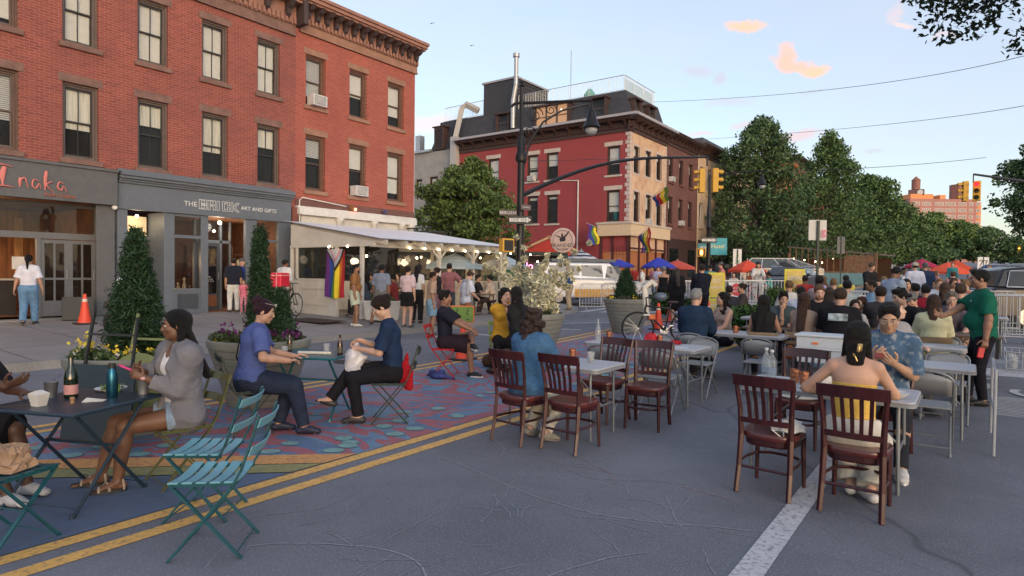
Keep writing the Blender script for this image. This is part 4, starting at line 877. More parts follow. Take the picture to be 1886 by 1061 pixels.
def tr(label,px,d,ytop,R_,z0,n,size,col,seed,**k):
 p=atd(px,d);return tree(label,p,zat(px,ytop,d)-p.z,R_,z0,n,size,col,seed,**k)
AV='street trees along the avenue'
tr('bushy green street tree behind the white dining shed, in front of the grey house',866,34,300,3.1,1.3,36000,.13,G2,1,pts=150)
tr('tall dark green street tree rising behind the yellow traffic signals',1398,56,222,5.7,1.2,44000,.18,G3,2,pts=210,conic=.52,group=AV)
tr('second tall street tree with an open airy top',1525,64,246,6.4,1.5,34000,.18,G1,3,pts=150,conic=.8,group=AV)
tr('broad street tree to the right of the airy one',1598,74,330,6.8,1.2,34000,.22,G1,4,pts=140,conic=.5,group=AV)
tr('lower spreading street tree left of the pink apartment block',1652,92,375,5.8,1.2,20000,.28,G1,5,pts=90,group=AV)
tr('light green distant tree below the pink apartment block',1712,120,395,7.0,2.0,15000,.38,G4,6,pts=60,group=AV)
tr('round distant tree right of the lit light green one',1768,135,408,6.5,2.0,13000,.40,G4,7,pts=55,group=AV)
tr('dark distant tree under the red traffic light',1822,115,425,6.0,1.5,13000,.34,G3,8,pts=55,group=AV)
tr('dark tree low behind the white backed sign',1560,82,395,4.6,1.6,14000,.26,G3,9,pts=50,group=AV)
tr('shady tree filling the gap behind the red parasols',1690,100,440,6.0,1.0,9000,.34,G3,12,pts=45,group=AV)
tr('dark tree at the far end of the avenue, right edge of view',1885,150,445,6.0,1.0,8000,.42,G3,14,pts=40,group=AV)
tr('large dark tree at the right edge behind the signal arm',1962,36,240,3.5,3.2,30000,.15,G3,10,pts=90,group=AV)
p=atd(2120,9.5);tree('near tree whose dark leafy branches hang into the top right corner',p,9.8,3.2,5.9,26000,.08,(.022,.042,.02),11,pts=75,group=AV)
# ------ planters
PLM=M('grey_resin_planter',(.21,.215,.19),.6,var=.08,scale=4,dirt=((.24,.24,.22),3,.4));SOIL=M('soil',(.04,.028,.02),.98,bump=.8)
def planter(label,loc,R_,H_,rz=0,sx=1.0,group='round grey planters down the painted median'):
 t=thing('planter',label,'planter',loc,rz,group);mb=MB();pr=[(R_*.62,0)];n=8
 for k in range(n):
  f0,f1=k/n,(k+1)/n;r0=R_*(.62+.36*f0);r1=R_*(.62+.36*f1);pr+=[(r0+.008,f0*H_*.86+.006),(r1+.004,f1*H_*.86-.012),(r1-.010,f1*H_*.86)]
 pr+=[(R_*1.0,H_*.87),(R_*1.02,H_*.90),(R_*1.03,H_*.99),(R_*1.0,H_),(R_*.94,H_),(R_*.93,H_*.9)]
 mb.lathe(pr,40,sx=sx);mb.build('tub',PLM,t,smooth=25)
 mb=MB();mb.lathe([(R_*.93,H_*.9),(R_*.5,H_*.93),(0,H_*.95)],24,sx=sx);mb.build('soil',SOIL,t,smooth=True);return t
def plant_clump(name,label,cat,loc,blobs,n,size,col,seed,asp=1.8,stems=True,group=None,extra=None):
 t=thing(name,label,cat,loc,0,group);rg=np.random.default_rng(seed);pl=[];tot=sum(b[3]**2 for b in blobs)
 for x,y,z,r in blobs:
  k=int(n*r*r/tot);d=rg.normal(size=(k,3));d/=np.linalg.norm(d,axis=1)[:,None];leaves_np(pl,np.array((x,y,z))+d*(r*rg.uniform(.15,1.0,(k,1))**.5),None,size,rg,asp)
 quads_mesh('foliage',pl,leaf_mat('leaf_%d_%d_%d'%tuple(int(v*1000)for v in col),col),t)
 if stems:
  mb=MB()
  for x,y,z,r in blobs[:14]:mb.tube([(x*.1,y*.1,0),(x*.6,y*.6,z*.6),(x,y,z)],[.014,.009,.004],5)
  mb.build('stems',BARK,t)
 return t
def flowers(parent,pts,col,r,seed,name='flowers'):
 rg=np.random.default_rng(seed);pl=[]
 for p in pts:leaves_np(pl,np.array(p)+rg.normal(size=(7,3))*r*.5,None,r,rg,1.1)
 quads_mesh(name,pl,leaf_mat('petal_%d_%d_%d'%tuple(int(v*100)for v in col),col,.25),parent)
def conifer(label,loc,H_,R_,seed,n=34000,col=(.020,.050,.026)):
 t=thing('conifer',label,'conifer',loc);rg=np.random.default_rng(seed);rr=random.Random(seed);mb=MB();mb.tube([(0,0,0),(0,0,H_*.9)],[.035,.008],6);mb.build('trunk',BARK,t);pl=[]
 for k in range(260):
  f=rr.random();z=H_*f;q=R_*((1-f)**.75)*min(1,.55+f*3.2);a=rr.uniform(0,6.283);e=q*rr.uniform(.72,1.08);m=n//260
  s=rg.uniform(0.15,1,(m,1));c=np.array((math.cos(a)*e,math.sin(a)*e,0));P=np.array((0,0,z-.02))+c*s+np.array((0,0,1))*(s**1.5*.10+rg.normal(size=(m,1))*.02)+rg.normal(size=(m,3))*.03
  leaves_np(pl,P,None,.017,rg,3.6)
 quads_mesh('foliage',pl,leaf_mat('conifer_needles',col,.5),t);return t
PG='round grey planters down the painted median'
P0=Vector((-7.0,2.88,0));P1=Vector((-7.22,4.50,0));P2=Vector((-7.02,10.4,gz(-7.02,10.4)));P3=Vector((-7.22,15.0,gz(-7.22,15)))
planter('long planter of yellow and white flowers behind the woman in the grey cardigan',P0,.56,.80,R(40),1.0,group=PG)
planter('ribbed planter holding the slim conifer, behind the woman in the blue tee',P1,.60,.82,R(52),1.0,group=PG)
planter('ribbed planter with a white flowering shrub, beside the curly haired woman',P2,.59,.84,group=PG)
planter('ribbed planter with a clipped conifer and a white bicycle leaning on it',P3,.60,.88,group=PG)
conifer('broad dark conifer growing among yellow flowers in the left planter',P0+Vector((.05,.05,.72)),1.26,.34,31)
conifer('slim upright conifer with a wispy tip behind the woman in the blue tee',P1+Vector((.0,.0,.75)),1.36,.19,32)
conifer('low bushy conifer beside the slim one',P1+Vector((.20,.16,.75)),.60,.20,33,15000)
rr=random.Random(5)
def ring(P,sx,R_,z,n,rz=0,dz=.1):
 return[(R_*sx*math.cos(a)*math.cos(rz)-R_*math.sin(a)*math.sin(rz),R_*sx*math.cos(a)*math.sin(rz)+R_*math.sin(a)*math.cos(rz),z+rr.uniform(0,dz))for a in[rr.uniform(0,6.283)for _ in range(n)]]
pc=plant_clump('flower_bed','yellow daisies and white blooms edging the left planter','flowers',P0+Vector((0,0,.70)),[(*c[:2],.04,.13)for c in ring(P0,1.0,.42,0,20,R(40))],2600,.04,(.05,.09,.035),41,stems=False)
flowers(pc,[(*c[:2],c[2])for c in ring(P0,1.0,.44,.14,30,R(40),.14)],(.62,.50,.06),.042,42,'yellow_flowers');flowers(pc,[(*c[:2],c[2])for c in ring(P0,1.05,.46,.05,30,R(40),.12)],(.65,.65,.62),.034,43,'white_flowers')
pc=plant_clump('flower_bed','purple petunias trailing round the slim conifer','flowers',P1+Vector((0,0,.74)),[(*c[:2],.05,.12)for c in ring(P1,1,.48,0,18)],2800,.04,(.05,.075,.035),44,stems=False)
flowers(pc,ring(P1,1,.46,.08,46,0,.16),(.13,.02,.14),.040,45,'purple_flowers');flowers(pc,ring(P1,1,.56,.04,6,0,.05),(.6,.45,.04),.036,46,'yellow_flowers')
pc=plant_clump('white_shrub','airy shrub of white variegated leaves spilling from its planter','shrub',P2+Vector((0,0,.76)),[(rr.uniform(-.5,.5),rr.uniform(-.4,.4),rr.uniform(.15,.8),rr.uniform(.08,.20))for _ in range(26)]+[(x_*f_,x_*.3*f_+rr.uniform(-.1,.1),.5+h_*f_,.10-.05*f_)for x_,h_ in[(rr.uniform(-1.05,1.1),rr.uniform(.3,1.3)*(1 if rr.random()<.5 else.6))for _ in range(16)]for f_ in(.4,.6,.8,1)],15000,.040,(.50,.51,.42),47,2.4)
pc2=plant_clump('green_underplanting','dark green foliage under the white shrub','plant',P2+Vector((0,0,.76)),[(*c[:2],.06,.12)for c in ring(P2,1,.28,0,12)],1800,.04,(.04,.075,.03),48,stems=False)
conifer('clipped double conifer in the planter by the white bicycle',P3+Vector((-.1,.1,.8)),.78,.38,49,26000,(.04,.085,.03))
pc=plant_clump('flower_bed','dusty purple and yellow bedding plants around the clipped conifer','flowers',P3+Vector((0,0,.8)),[(*c[:2],.05,.12)for c in ring(P3,1,.44,0,16)],2600,.04,(.075,.07,.06),50,stems=False)
flowers(pc,[(-.25,-.42,.12),(-.2,-.44,.1),(-.3,-.38,.13),(.35,-.38,.13),(.4,-.3,.12)],(.62,.5,.05),.045,51,'yellow_flowers')
# ------ dining shed on the left sidewalk
SHD=M('shed_white_wood',(.52,.50,.46),.75,var=.06,scale=3,dirt=((.42,.40,.36),2,.5));CORR=M('corrugated_roof',(.80,.81,.84),.6,var=.05)
sg=.22
shd=thing('dining_shed','white wooden outdoor dining shed with a corrugated lean-to roof','shed',(0,0,0))
X0,X1,Y0,Y1=-18.3,-14.6,12.75,19.2
zb,zf=3.05,2.42
mb=MB();nx=22;ny=120;vs=[]
for j in range(ny+1):
 for i in(0,1):
  x=(X0-.6,X1+.55)[i];vs.append((x,Y0-.12+(Y1-Y0+.6)*j/ny,(zb+.10,zf+.02)[i]+sg+.018*math.sin(j*1.57*2)))
mb.add(vs,[(2*j,2*j+1,2*j+3,2*j+2)for j in range(ny)]);mb.add([(v[0],v[1],v[2]-.02)for v in vs],[(2*j+1,2*j,2*j+2,2*j+3)for j in range(ny)])
mb.build('roof',CORR,shd)
mb=MB()
def P3_(x,y,z):return(x,y,z+sg)
mb.box(X0-.3,X1-1.6,Y0-.03,Y0+.03,sg,1.15+sg);mb.add([P3_(X0-.3,Y0-.03,2.25),P3_(X1+.2,Y0-.03,2.25),P3_(X1+.2,Y0-.03,2.33),P3_(X0-.3,Y0-.03,3.02),P3_(X0-.3,Y0+.03,2.25),P3_(X1+.2,Y0+.03,2.25),P3_(X1+.2,Y0+.03,2.33),P3_(X0-.3,Y0+.03,3.02)],[(0,1,2,3),(7,6,5,4),(0,4,5,1),(2,6,7,3),(1,5,6,2)])
mb.build('end_panel',SHD,shd)
mb=MB()
for x in(-18.5,-17.9,-17.1):mb.box(x,x+.012,Y0-.036,Y0-.03,sg,1.15+sg)
mb.box(X0+.3,X0+1.6,Y0-.06,Y0-.03,sg+.86,sg+.90);mb.box(X0+.3,X0+1.6,Y0-.06,Y0-.03,sg+.34,sg+.38);mb.box(X0-.3,X1-1.6,Y0-.05,Y0-.03,1.15+sg,1.2+sg);mb.box(X0-.3,X1+.2,Y0-.06,Y0-.03,2.22+sg,2.30+sg)
mb.build('trim',SHD,shd)
for x in(X0-.25,X0+.05,X1-1.6,X1-.4):mb=MB();mb.box(x-.05,x+.05,Y0-.05,Y0+.05,sg,2.3+sg);mb.build('post',SHD,shd)
mb=MB();mb.box(X0+.1,X1-1.65,Y0-.005,Y0+.005,1.2+sg,2.22+sg);mb.build('side_window',mat_glass('shed_window',(.03,.035,.03),alpha=.72),shd)
for y in(Y0+1.4,Y0+3.0,Y0+4.8,Y0+6.6,Y1):
 mb=MB();mb.box(X1-.06,X1+.06,y-.05,y+.05,sg-.05,zf+sg-.05)
 for s in(-1,1):mb.bar((X1,y,zf+sg-.55),(X1,y+s*.45,zf+sg-.1),.07,.05)
 if y in(Y0+4.8,Y1,Y0+3.0):mb.build('post',SHD,shd)
mb=MB();mb.box(X1-.05,X1+.05,Y0,Y1+.1,zf+sg-.22,zf+sg-.04);mb.box(X0-.1,X0,Y0,Y1,zb+sg-.25,zb+sg-.05)
for k in range(9):y=Y0+.1+k*(Y1-Y0)/8;mb.bar((X0-.3,y,zb+sg-.02),(X1+.6,y,zf+sg-.09),.05,.14)
mb.build('rafters',SHD,shd)
mb=MB();mb.box(X0-.1,X0-.05,Y0,Y1,sg,1.1+sg);mb.box(X0,X1,Y1-.05,Y1,sg,1.1+sg);mb.build('rear_panel',SHD,shd)
mb=MB();mb.box(X0-.09,X0-.07,Y0+.1,Y1,1.1+sg,2.8+sg);mb.build('dark_opening',mat_glass('shed_back_glass',(.015,.015,.016),alpha=.85),shd)
for k in range(13):
 lamp_bulb(shd,(X1+.12 if k>1 else X1-.9*k-1,Y0+.15+k*.68 if k>1 else Y0-.08,zf+sg-.2),0,r=.032,name='string_bulb')
for k in range(3):lamp_bulb(shd,(-16.6,14.3+k*2.4,2.2),9,(1,.75,.5),r=.04)
fl=thing('pride_flag','progress pride flag hanging over the end of the white shed','flag',(-16.12,Y0-.09,2.14+sg))
FW,FH=.92,1.5;cols=[(.42,.02,.03),(.62,.16,.02),(.70,.55,.03),(.10,.20,.03),(.02,.05,.26),(.10,.02,.16)][::-1]
fm=[M('flag_%d'%i,c,.85,var=.08,bump=.3,bscale=6)for i,c in enumerate(cols)]
def fpt(u,v,o=0):return(u*FW-FW/2+.03*math.sin(v*5),-.03-.035*math.sin(u*14+v*2)*min(1,v*2+.2)-o,-v*FH-.05*math.sin(u*3.1)*v)
def fstrip(mb,u0,u1,o=0,v0=0,v1=1,n=24,mi=0):
 vs=[fpt(u,v0+(v1-v0)*j/n,o)for j in range(n+1)for u in(u0,(u0+u1)/2,u1)];mb.add(vs,[(3*j+i,3*j+i+1,3*j+i+4,3*j+i+3)for j in range(n)for i in(0,1)],mi)
for i in range(6):mb=MB();fstrip(mb,i/6,(i+1)/6);mb.build('stripe',fm[i],fl,smooth=True)
chev=[(.5,.46,(.012,.010,.010)),(.455,.42,(.09,.035,.02)),(.41,.37,(.30,.42,.48)),(.33,.29,(.55,.25,.33)),(.24,.20,(.55,.55,.55))]
for i,(w_,h_,c)in enumerate(chev):
 mb=MB();n=12;vs=[]
 for j in range(n+1):
  v=h_*j/n;hw=w_*(1-j/n)
  for k in range(7):vs.append(fpt(.5-hw+2*hw*k/6,v,.006+i*.004))
 mb.add(vs,[(7*j+k,7*j+k+1,7*j+k+8,7*j+k+7)for j in range(n)for k in range(6)]);mb.build('chevron',M('chevron_%d'%i,c,.85),fl,smooth=True)
def market_umbrella(label,loc,R_,z_,col,n=4,drop=.55,pole=.03,group=None,mat=None,striped=None,rz=0.0):
 t=thing('parasol',label,'umbrella',loc,rz,group);mt=mat or M('parasol_%d_%d_%d'%tuple(int(v*1000)for v in col),col,.8,var=.07)
 mb=MB();mb.cyl((0,0,0),(0,0,z_),pole,n=8);mb.build('pole',M('pole_grey',(.3,.3,.3),.5,.3),t)
 vs=[(0,0,z_)];fs=[];N=n*6;rings=6;mi=[]
 for r in range(1,rings+1):
  f=r/rings
  for k in range(N):
   a=2*math.pi*k/N;sec=math.pi/n;aa=(a+sec)%(2*sec)-sec;rad=R_*f*math.cos(sec)/math.cos(aa)if n<=6 else R_*f;rad*=1-.03*math.sin((a%(2*sec))/(2*sec)*math.pi)
   vs.append((rad*math.cos(a),rad*math.sin(a),z_-drop*(f**1.15)-(.02*f*math.sin((a%(2*sec))/(2*sec)*math.pi))))
 for k in range(N):fs.append((0,1+k,1+(k+1)%N))
 for r in range(rings-1):
  for k in range(N):l=(k+1)%N;fs.append((1+r*N+k,1+(r+1)*N+k,1+(r+1)*N+l,1+r*N+l))
 mis=[0]*N+[(r%2 if striped else 0)for r in range(1,rings)for _ in range(N)]
 for k in range(N):b=1+(rings-1)*N;vs_=vs[b+k]
 mb=MB();mb.v=[tuple(v)for v in vs];mb.f=fs;mb.m=mis
 m0=len(mb.v);mb.v+=[(v[0]*1.0,v[1]*1.0,v[2]-.14)for v in vs[1+(rings-1)*N:]];
 for k in range(N):l=(k+1)%N;mb.f.append((1+(rings-1)*N+k,m0+k,m0+l,1+(rings-1)*N+l));mb.m.append(0)
 mb.build('canopy',[mt,striped]if striped else mt,t,smooth=20)
 mb=MB();mb.ell((0,0,z_+.04),.05);mb.build('finial',MATS['pole_grey'],t)
 mb=MB();mb.lathe([(.28,0),(.28,.06),(.06,.10),(.05,.3)],16);mb.build('base',M('base_grey',(.1,.1,.1),.7),t);return t
PBL=mat_brick('pale_blue_check_canopy',(.32,.42,.50),(.38,.47,.55),(.55,.60,.64),axis='xz',bw=.5,rh=.12)
def pu(label,px,d,ytop,yedge,halfpx,col,**k):
 p=atd(px,d);zt_=zat(px,ytop,d)-p.z;ze=zat(px,yedge,d)-p.z;return market_umbrella(label,p,halfpx/FPX*d*1.05,zt_,col,drop=max(.25,zt_-ze),**k)
pu('pale blue checked canopy just beyond the white shed roof',838,23,467,488,55,(.3,.4,.5),mat=PBL,rz=.3)
pu('pale blue checked canopy left of the big black lamp post',927,26,470,490,50,(.3,.4,.5),mat=PBL,rz=.2)
pu('navy and white striped parasol below the round saloon sign',1070,33,461,480,36,(.55,.55,.57),striped=M('navy_stripe',(.03,.035,.09),.8),n=8)
UG='parasols along the sidewalk tables'
pu('small royal blue parasol by the corner bar door',1140,40,478,488,27,(.03,.05,.42),n=6,group=UG)
pu('royal blue parasol next to the orange-red one',1213,38,474,490,30,(.03,.05,.42),n=6,group=UG)
pu('coral parasol half hidden behind the blue one',1247,41,479,492,32,(.62,.09,.06),n=6,group=UG)
pu('large scarlet parasol over the cyclists',1376,34,479,497,34,(.68,.07,.03),n=6,group=UG)
pu('crimson parasol at the left of the far group',1697,46,477,490,29,(.50,.02,.08),n=6,group=UG)
pu('bright scarlet parasol nearest in the far group',1745,36,483,500,36,(.78,.10,.04),n=6,group=UG)
pu('orange-red parasol peeping out behind the bright scarlet one',1760,42,479,494,28,(.72,.09,.03),n=6,group=UG)
pu('navy blue parasol above the roof of the black suv',1822,38,486,501,30,(.05,.09,.22),n=6,group=UG)
pu('black parasol next to the glass dining tent',1440,42,480,492,30,(.02,.02,.022),n=6,group=UG)
bt=thing('dining_booth','small cream framed dining booth seen past the white shed','shed',(*atd(828,25)[:2],gz(-15,20)+.15),R(36))
mb=MB()
for x in(-2.2,-.7,.7,2.2):mb.box(x-.06,x+.06,-.06,.06,0,2.3)
for z in(.95,2.2):mb.box(-2.2,2.2,-.05,.05,z,z+.12)
mb.box(-2.2,2.2,-.03,.03,0,.95);mb.build('frame',M('cream_wood',(.5,.46,.38),.7),bt);mb=MB();mb.box(-2.1,2.1,.0,.02,1.07,2.2);mb.build('glazing',mat_glass('booth_glass',(.06,.06,.06),alpha=.5),bt)
lamp_bulb(bt,(-1.2,.4,2.0),6);lamp_bulb(bt,(1.2,.4,2.0),6)
dk=thing('dining_booth','dark open-fronted street café behind the pale blue canopies','shed',(*atd(930,30)[:2],gz(-15,25)),R(36))
mb=MB();mb.box(-4,3,0,3,2.3,2.45,0);mb.box(-4,-3.8,-.1,3,0,2.3,0);mb.box(2.8,3,-.1,3,0,2.3,0);mb.box(-4,3,2.9,3,0,2.3,0);mb.box(-4,3,0,.08,0,.9,1);mb.box(-1.2,1,2.8,2.88,.9,2.1,2)
mb.build('booth_shell',[M('dark_green_wood',(.02,.035,.03),.7),M('painted_board',(.32,.36,.26),.8,var=.5,scale=3),M('bottle_green',(.01,.16,.08),.6)],dk)
text('neon_sign','saloon',.5,M('pink_neon',(1,.15,.3),.5,emit=3),TX(FACE_MY,1.3,2.75,1.8),dk,ext=.01)
for x in(-2.6,-.6,1.6):lamp_bulb(dk,(x,1.2,2.0),5)
rf=thing('gabled_booth','red canopy booth with pale timber rafters behind the lamp post','shed',(*atd(1010,36)[:2],.2),R(36))
mb=MB();mb.prism([(-2.6,2.3),(0,3.4),(2.6,2.3)],0,3,0);mb.bar((-2.9,-.05,2.2),(.1,-.05,3.6),.12,mi=1);mb.bar((2.9,-.05,2.2),(-.1,-.05,3.6),.12,mi=1)
for x in(-2.4,2.4):mb.box(x-.07,x+.07,0,.14,0,2.3,1)
mb.build('booth_shell',[M('red_canopy',(.42,.04,.03),.8),M('pine',(.5,.32,.17),.7)],rf)
ws=thing('wooden_dining_shed','weathered timber dining shed strung with bulbs up the avenue','shed',atd(1540,47),R(-8))
mb=MB();h0,h1=2.75,2.1
mb.add([(-2.9,-2,h0),(3.4,-2,h1),(3.4,2,h1),(-2.9,2,h0),(-2.9,-2,h0+.1),(3.4,-2,h1+.1),(3.4,2,h1+.1),(-2.9,2,h0+.1)],[(0,3,2,1),(4,5,6,7),(0,1,5,4),(1,2,6,5),(2,3,7,6),(3,0,4,7)])
mb.build('roof',M('weathered_wood',(.16,.13,.11),.85,var=.3,scale=5,stretch=(6,1,1)),ws)
mb=MB()
for k in range(14):x=-2.7+k*.44;mb.box(x,x+.06,-2.0,-1.95,.9,h0-(x+2.9)*.103)
for x in(-2.8,3.1):mb.box(x,x+.12,-2.05,-1.93,0,2.3)
mb.box(-2.8,3.2,-2.02,-1.96,.85,.97);mb.box(1.1,3.1,-1.99,-1.95,.97,2.1);mb.build('slatted_front',M('brown_timber',(.24,.13,.07),.8,var=.3),ws)
mb=MB();mb.box(-2.8,3.2,-2.03,-1.97,0,.85);mb.build('teal_panel',M('pale_teal_paint',(.20,.36,.36),.7),ws);mb=MB();mb.box(-2.8,3.2,1.9,1.95,0,2.0);mb.build('back_panel',M('deep_timber',(.10,.05,.03),.9),ws)
for k in range(9):lamp_bulb(ws,(-2.5+k*.68,-1.7+.3*(k%3),1.9-.1*(k%4)),0,r=.045,name='string_bulb')
lamp_bulb(ws,(-1.5,0,1.7),14);lamp_bulb(ws,(1,0,1.6),10)
gt=thing('glass_tent','low glasshouse shaped dining tent beside the cyclists','tent',atd(1440,41),R(30))
mb=MB()
for x in(-2.6,-1.3,0,1.3,2.6):
 for y in(0,2.5):mb.bar((x,y,0),(x,y,1.35),.05)
mb.bar((-2.6,0,1.35),(2.6,0,1.35),.06);mb.bar((-1.6,1.2,2.05),(1.0,1.2,2.05),.06)
for a,b in(((-2.6,0,1.35),(-1.6,1.2,2.05)),((2.6,0,1.35),(1.0,1.2,2.05)),((-1.3,0,1.35),(-.9,1.2,2.05)),((0,0,1.35),(-.2,1.2,2.05)),((1.3,0,1.35),(.6,1.2,2.05))):mb.bar(a,b,.05)
mb.build('frame',M('white_frame',(.55,.55,.53),.5),gt);mb=MB();mb.add([(-2.6,0,1.35),(2.6,0,1.35),(1,1.2,2.05),(-1.6,1.2,2.05)],[(0,1,2,3)]);mb.box(-2.6,2.6,.01,.02,0,1.35);mb.build('glazing',mat_glass('tent_glass',(.25,.27,.28),alpha=.35),gt)
# ------ lamp posts and signals
IRON=M('black_lamp_iron',(.012,.012,.014),.45,.3,var=.2);YS=M('signal_yellow',(.62,.34,.03),.5,var=.06)
lp=atd(957,20.5);lz=lp.z
L=thing('lamp_post','tall ornate black lamp post with scrolled bracket and bell lamp, by the street signs','lamp post',(lp.x,lp.y,lz))
zt_=zat(966,150,20.5)-lz
mb=MB();mb.lathe([(.32,0),(.32,.25),(.24,.35),(.22,.9),(.17,1.0),(.14,1.2),(.125,2.2),(.115,zt_*.66),(.17,zt_*.665),(.20,zt_*.68),(.16,zt_*.70),(.14,zt_*.705),(.13,zt_*.76),(.07,zt_*.775),(.06,zt_*.97),(.10,zt_*.975),(.05,zt_*.985),(.07,zt_*.993),(.02,zt_)],16)
mb.build('post',IRON,L,smooth=30)
ra=Vector((CR.x,CR.y,0)).normalized();T_arm=Matrix(((ra.x,-ra.y,0,0),(ra.y,ra.x,0,0),(0,0,1,0),(0,0,0,1)))
def arm_pts(pts):return[T_arm@Vector((x,y,z))for x,y,z in pts]
AL=(1091-963)/FPX*20.5;zA=zt_*.905
mb=MB();mb.tube(arm_pts([(-.35,0,zA-.12),(-.2,0,zA),(0,0,zA),(AL,0,zA+.12)]),.05,8);mb.tube(arm_pts([(.08,0,zA-2.1),(.25,0,zA-1.3),(.7,0,zA-.6),(1.3,0,zA-.22),(AL*.95,0,zA+.0)]),.035,6)
def spiral(cx,cz,r,turns=1.6,n=22,s=1,a0=0):return arm_pts([(cx+s*(r*(1-.75*i/n))*math.cos(a0+turns*6.283*i/n),0,cz+(r*(1-.75*i/n))*math.sin(a0+turns*6.283*i/n))for i in range(n+1)])
for a in((.42,zA-.38,.28),(.95,zA-.2,.18),(.28,zA-.95,.2),(.2,zA-1.4,.12)):mb.tube(spiral(*a),.018,5)
mb.build('bracket_arm',IRON,L,smooth=30)
def bell(parent,p,s=1.0,iron=None,glass=None):
 mb=MB();mb.lathe([(.02,.62),(.05,.5),(.07,.45),(.06,.40),(.12,.32),(.15,.15),(.19,.0),(.25,-.12),(.30,-.2),(.27,-.24)],16,T=Matrix.Translation(p)@Matrix.Scale(s,4));h=mb.build('lamp_shade',iron or IRON,parent,smooth=True)
 mb=MB();mb.ell((0,0,-.28),(.2,.2,.18),14,8,T=Matrix.Translation(p)@Matrix.Scale(s,4));mb.build('lamp_globe',M('frosted_globe',(.35,.37,.38),.3),h,smooth=True)
bell(L,T_arm@Vector((AL,0,zA-.55)),1.0)
dend=27.5;pe=ray(1303,289)*dend+Vector((0,0,CAM_H));ps=Vector((lp.x,lp.y,zat(966,362,20.5)))
mb=MB();pts=[]
for i in range(13):f=i/12;q=ps.lerp(pe,f);q.z+=.75*math.sin(math.pi*f)*(1-f*.6);pts.append(q-Vector(lp))
mb.tube(pts,[.075-.03*i/12 for i in range(13)],8);mb.build('mast_arm',IRON,L,smooth=True)
mb=MB();mb.tube([(pe.x-lp.x,pe.y-lp.y,pe.z-lz),(pe.x-lp.x,pe.y-lp.y,pe.z-lz-.4)],.045,6);mb.build('hanger',IRON,L)
SIGM=[YS,M('signal_dark',(.03,.03,.025),.6)]
def signal(label,loc,rz,lit=None,s=1.0,group='three-lens traffic signals'):
 t=thing('traffic_signal',label,'traffic light',loc,rz,group,s)
 mb=MB();mb.box(-.17,.17,-.12,.12,-.52,.52);mb.build('housing',YS,t,bevel=.02)
 for k,z in enumerate((.34,0,-.34)):
  mb=MB();n=12;vs=[]
  for yy in(-.12,-.34):
   for j in range(n):a=math.pi*j/(n-1);vs.append((.135*math.cos(a),yy,z+.135*math.sin(a)+(.0 if yy>-.2 else-.02)))
  mb.add(vs,[(j,j+1,n+j+1,n+j)for j in range(n-1)]);v_=mb.build('visor',YS,t);so_=v_.modifiers.new('solid','SOLIDIFY');so_.thickness=.01
  mb=MB();mb.ell((0,-.12,z),(.115,.03,.115),14,6)
  col=[(1,.006,.008),(.9,.5,.05),(.1,.7,.2)][k];on=lit==k
  mb.build('lens',M('lens_%d_%d'%(k,on),col if on else tuple(v*.06+.01 for v in col),.3,emit=3.5 if on else 0,var=.02),t,smooth=True)
 return t
pv=Vector((pe.x,pe.y,pe.z-1.05))
signal('left one of the two yellow signals on the curved mast arm',(pv.x-.20,pv.y-.1,pv.z),R(-60));signal('right one of the two yellow signals on the curved mast arm',(pv.x+.32,pv.y+.1,pv.z),R(120))
d2=33;q2=atd(1304,d2);L2=thing('lamp_post','slim dark corner post behind the yellow signals, carrying a side lamp and one-way sign','lamp post',q2)
z2=zat(1300,322,d2)-q2.z
mb=MB();mb.lathe([(.2,0),(.2,.5),(.11,.8),(.10,z2*.55),(.16,z2*.57),(.09,z2*.6),(.06,z2),(0,z2+.05)],12);mb.build('post',IRON,L2,smooth=30)
A2=(1398-1302)/FPX*d2;mb=MB();mb.tube([T_arm@Vector(v)for v in((0,0,z2-.15),(A2*.5,0,z2+.1),(A2,0,z2+.22))],.04,6);mb.build('arm',IRON,L2);bell(L2,T_arm@Vector((A2,0,z2-.35)),.8)
def sign(label,p,w,h,bg,body,size,fg,rz=None,two=None,post=None,parent=None,arrow=0,name='street_sign'):
 t=thing(name,label,'sign',p,YAW if rz is None else rz)
 mb=MB();mb.box(-w/2,w/2,0,.015,-h/2,h/2);mb.build('plate',bg,t,bevel=.01)
 if arrow:
  mb=MB();mb.box(-w*.46,w*.28,-.006,-.003,-h*.22,h*.22);mb.add([(w*.28,-.006,-h*.36),(w*.47,-.006,0),(w*.28,-.006,h*.36)],[(0,1,2)]);mb.build('arrow',WL,t)
 if body:text('lettering',body,size,fg,TX(FACE_MY,0,-.009,0),t,ext=.001)
 if post:
  mb=MB();mb.box(-.03,.03,-.05,-.006,post,h/2-.02);mb.build('post',M('dark_green_post',(.02,.035,.03),.5,.3),t)
 return t
SBK=M('sign_black',(.015,.015,.015),.5);SWH=M('sign_white',(.62,.62,.62),.5);SGR=M('sign_grey_back',(.56,.56,.54),.5,var=.04)
def pz(px,py,d):v=ray(px,py)*d;return Vector((v.x,v.y,v.z+CAM_H))
sign('black BERGEN ST street name sign on the ornate lamp post',pz(941,392,20.4),.72,.20,M('sign_brown',(.05,.03,.025),.5),'BERGEN ST',.15,WL)
sign('white avenue name sign edge-on to the lamp post',pz(969,382,20.2),.42,.18,M('sign_brown2',(.12,.09,.08),.5),'VANDERBILT',.06,WL,rz=R(75))
sign('black ONE WAY arrow sign on the ornate lamp post',pz(958,405,20.15),.74,.26,SBK,'ONE WAY',.13,SBK,arrow=1)
sign('ONE WAY arrow sign on the slim corner post',pz(1306,442,32.8),.80,.28,SBK,'ONE WAY',.14,SBK,arrow=1)
sign('large blank back of a road sign on a dark post among the diners',pz(1506,424,16),.46,.52,SGR,None,0,None,post=-(zat(1506,424,16)-gz(-3,15)))
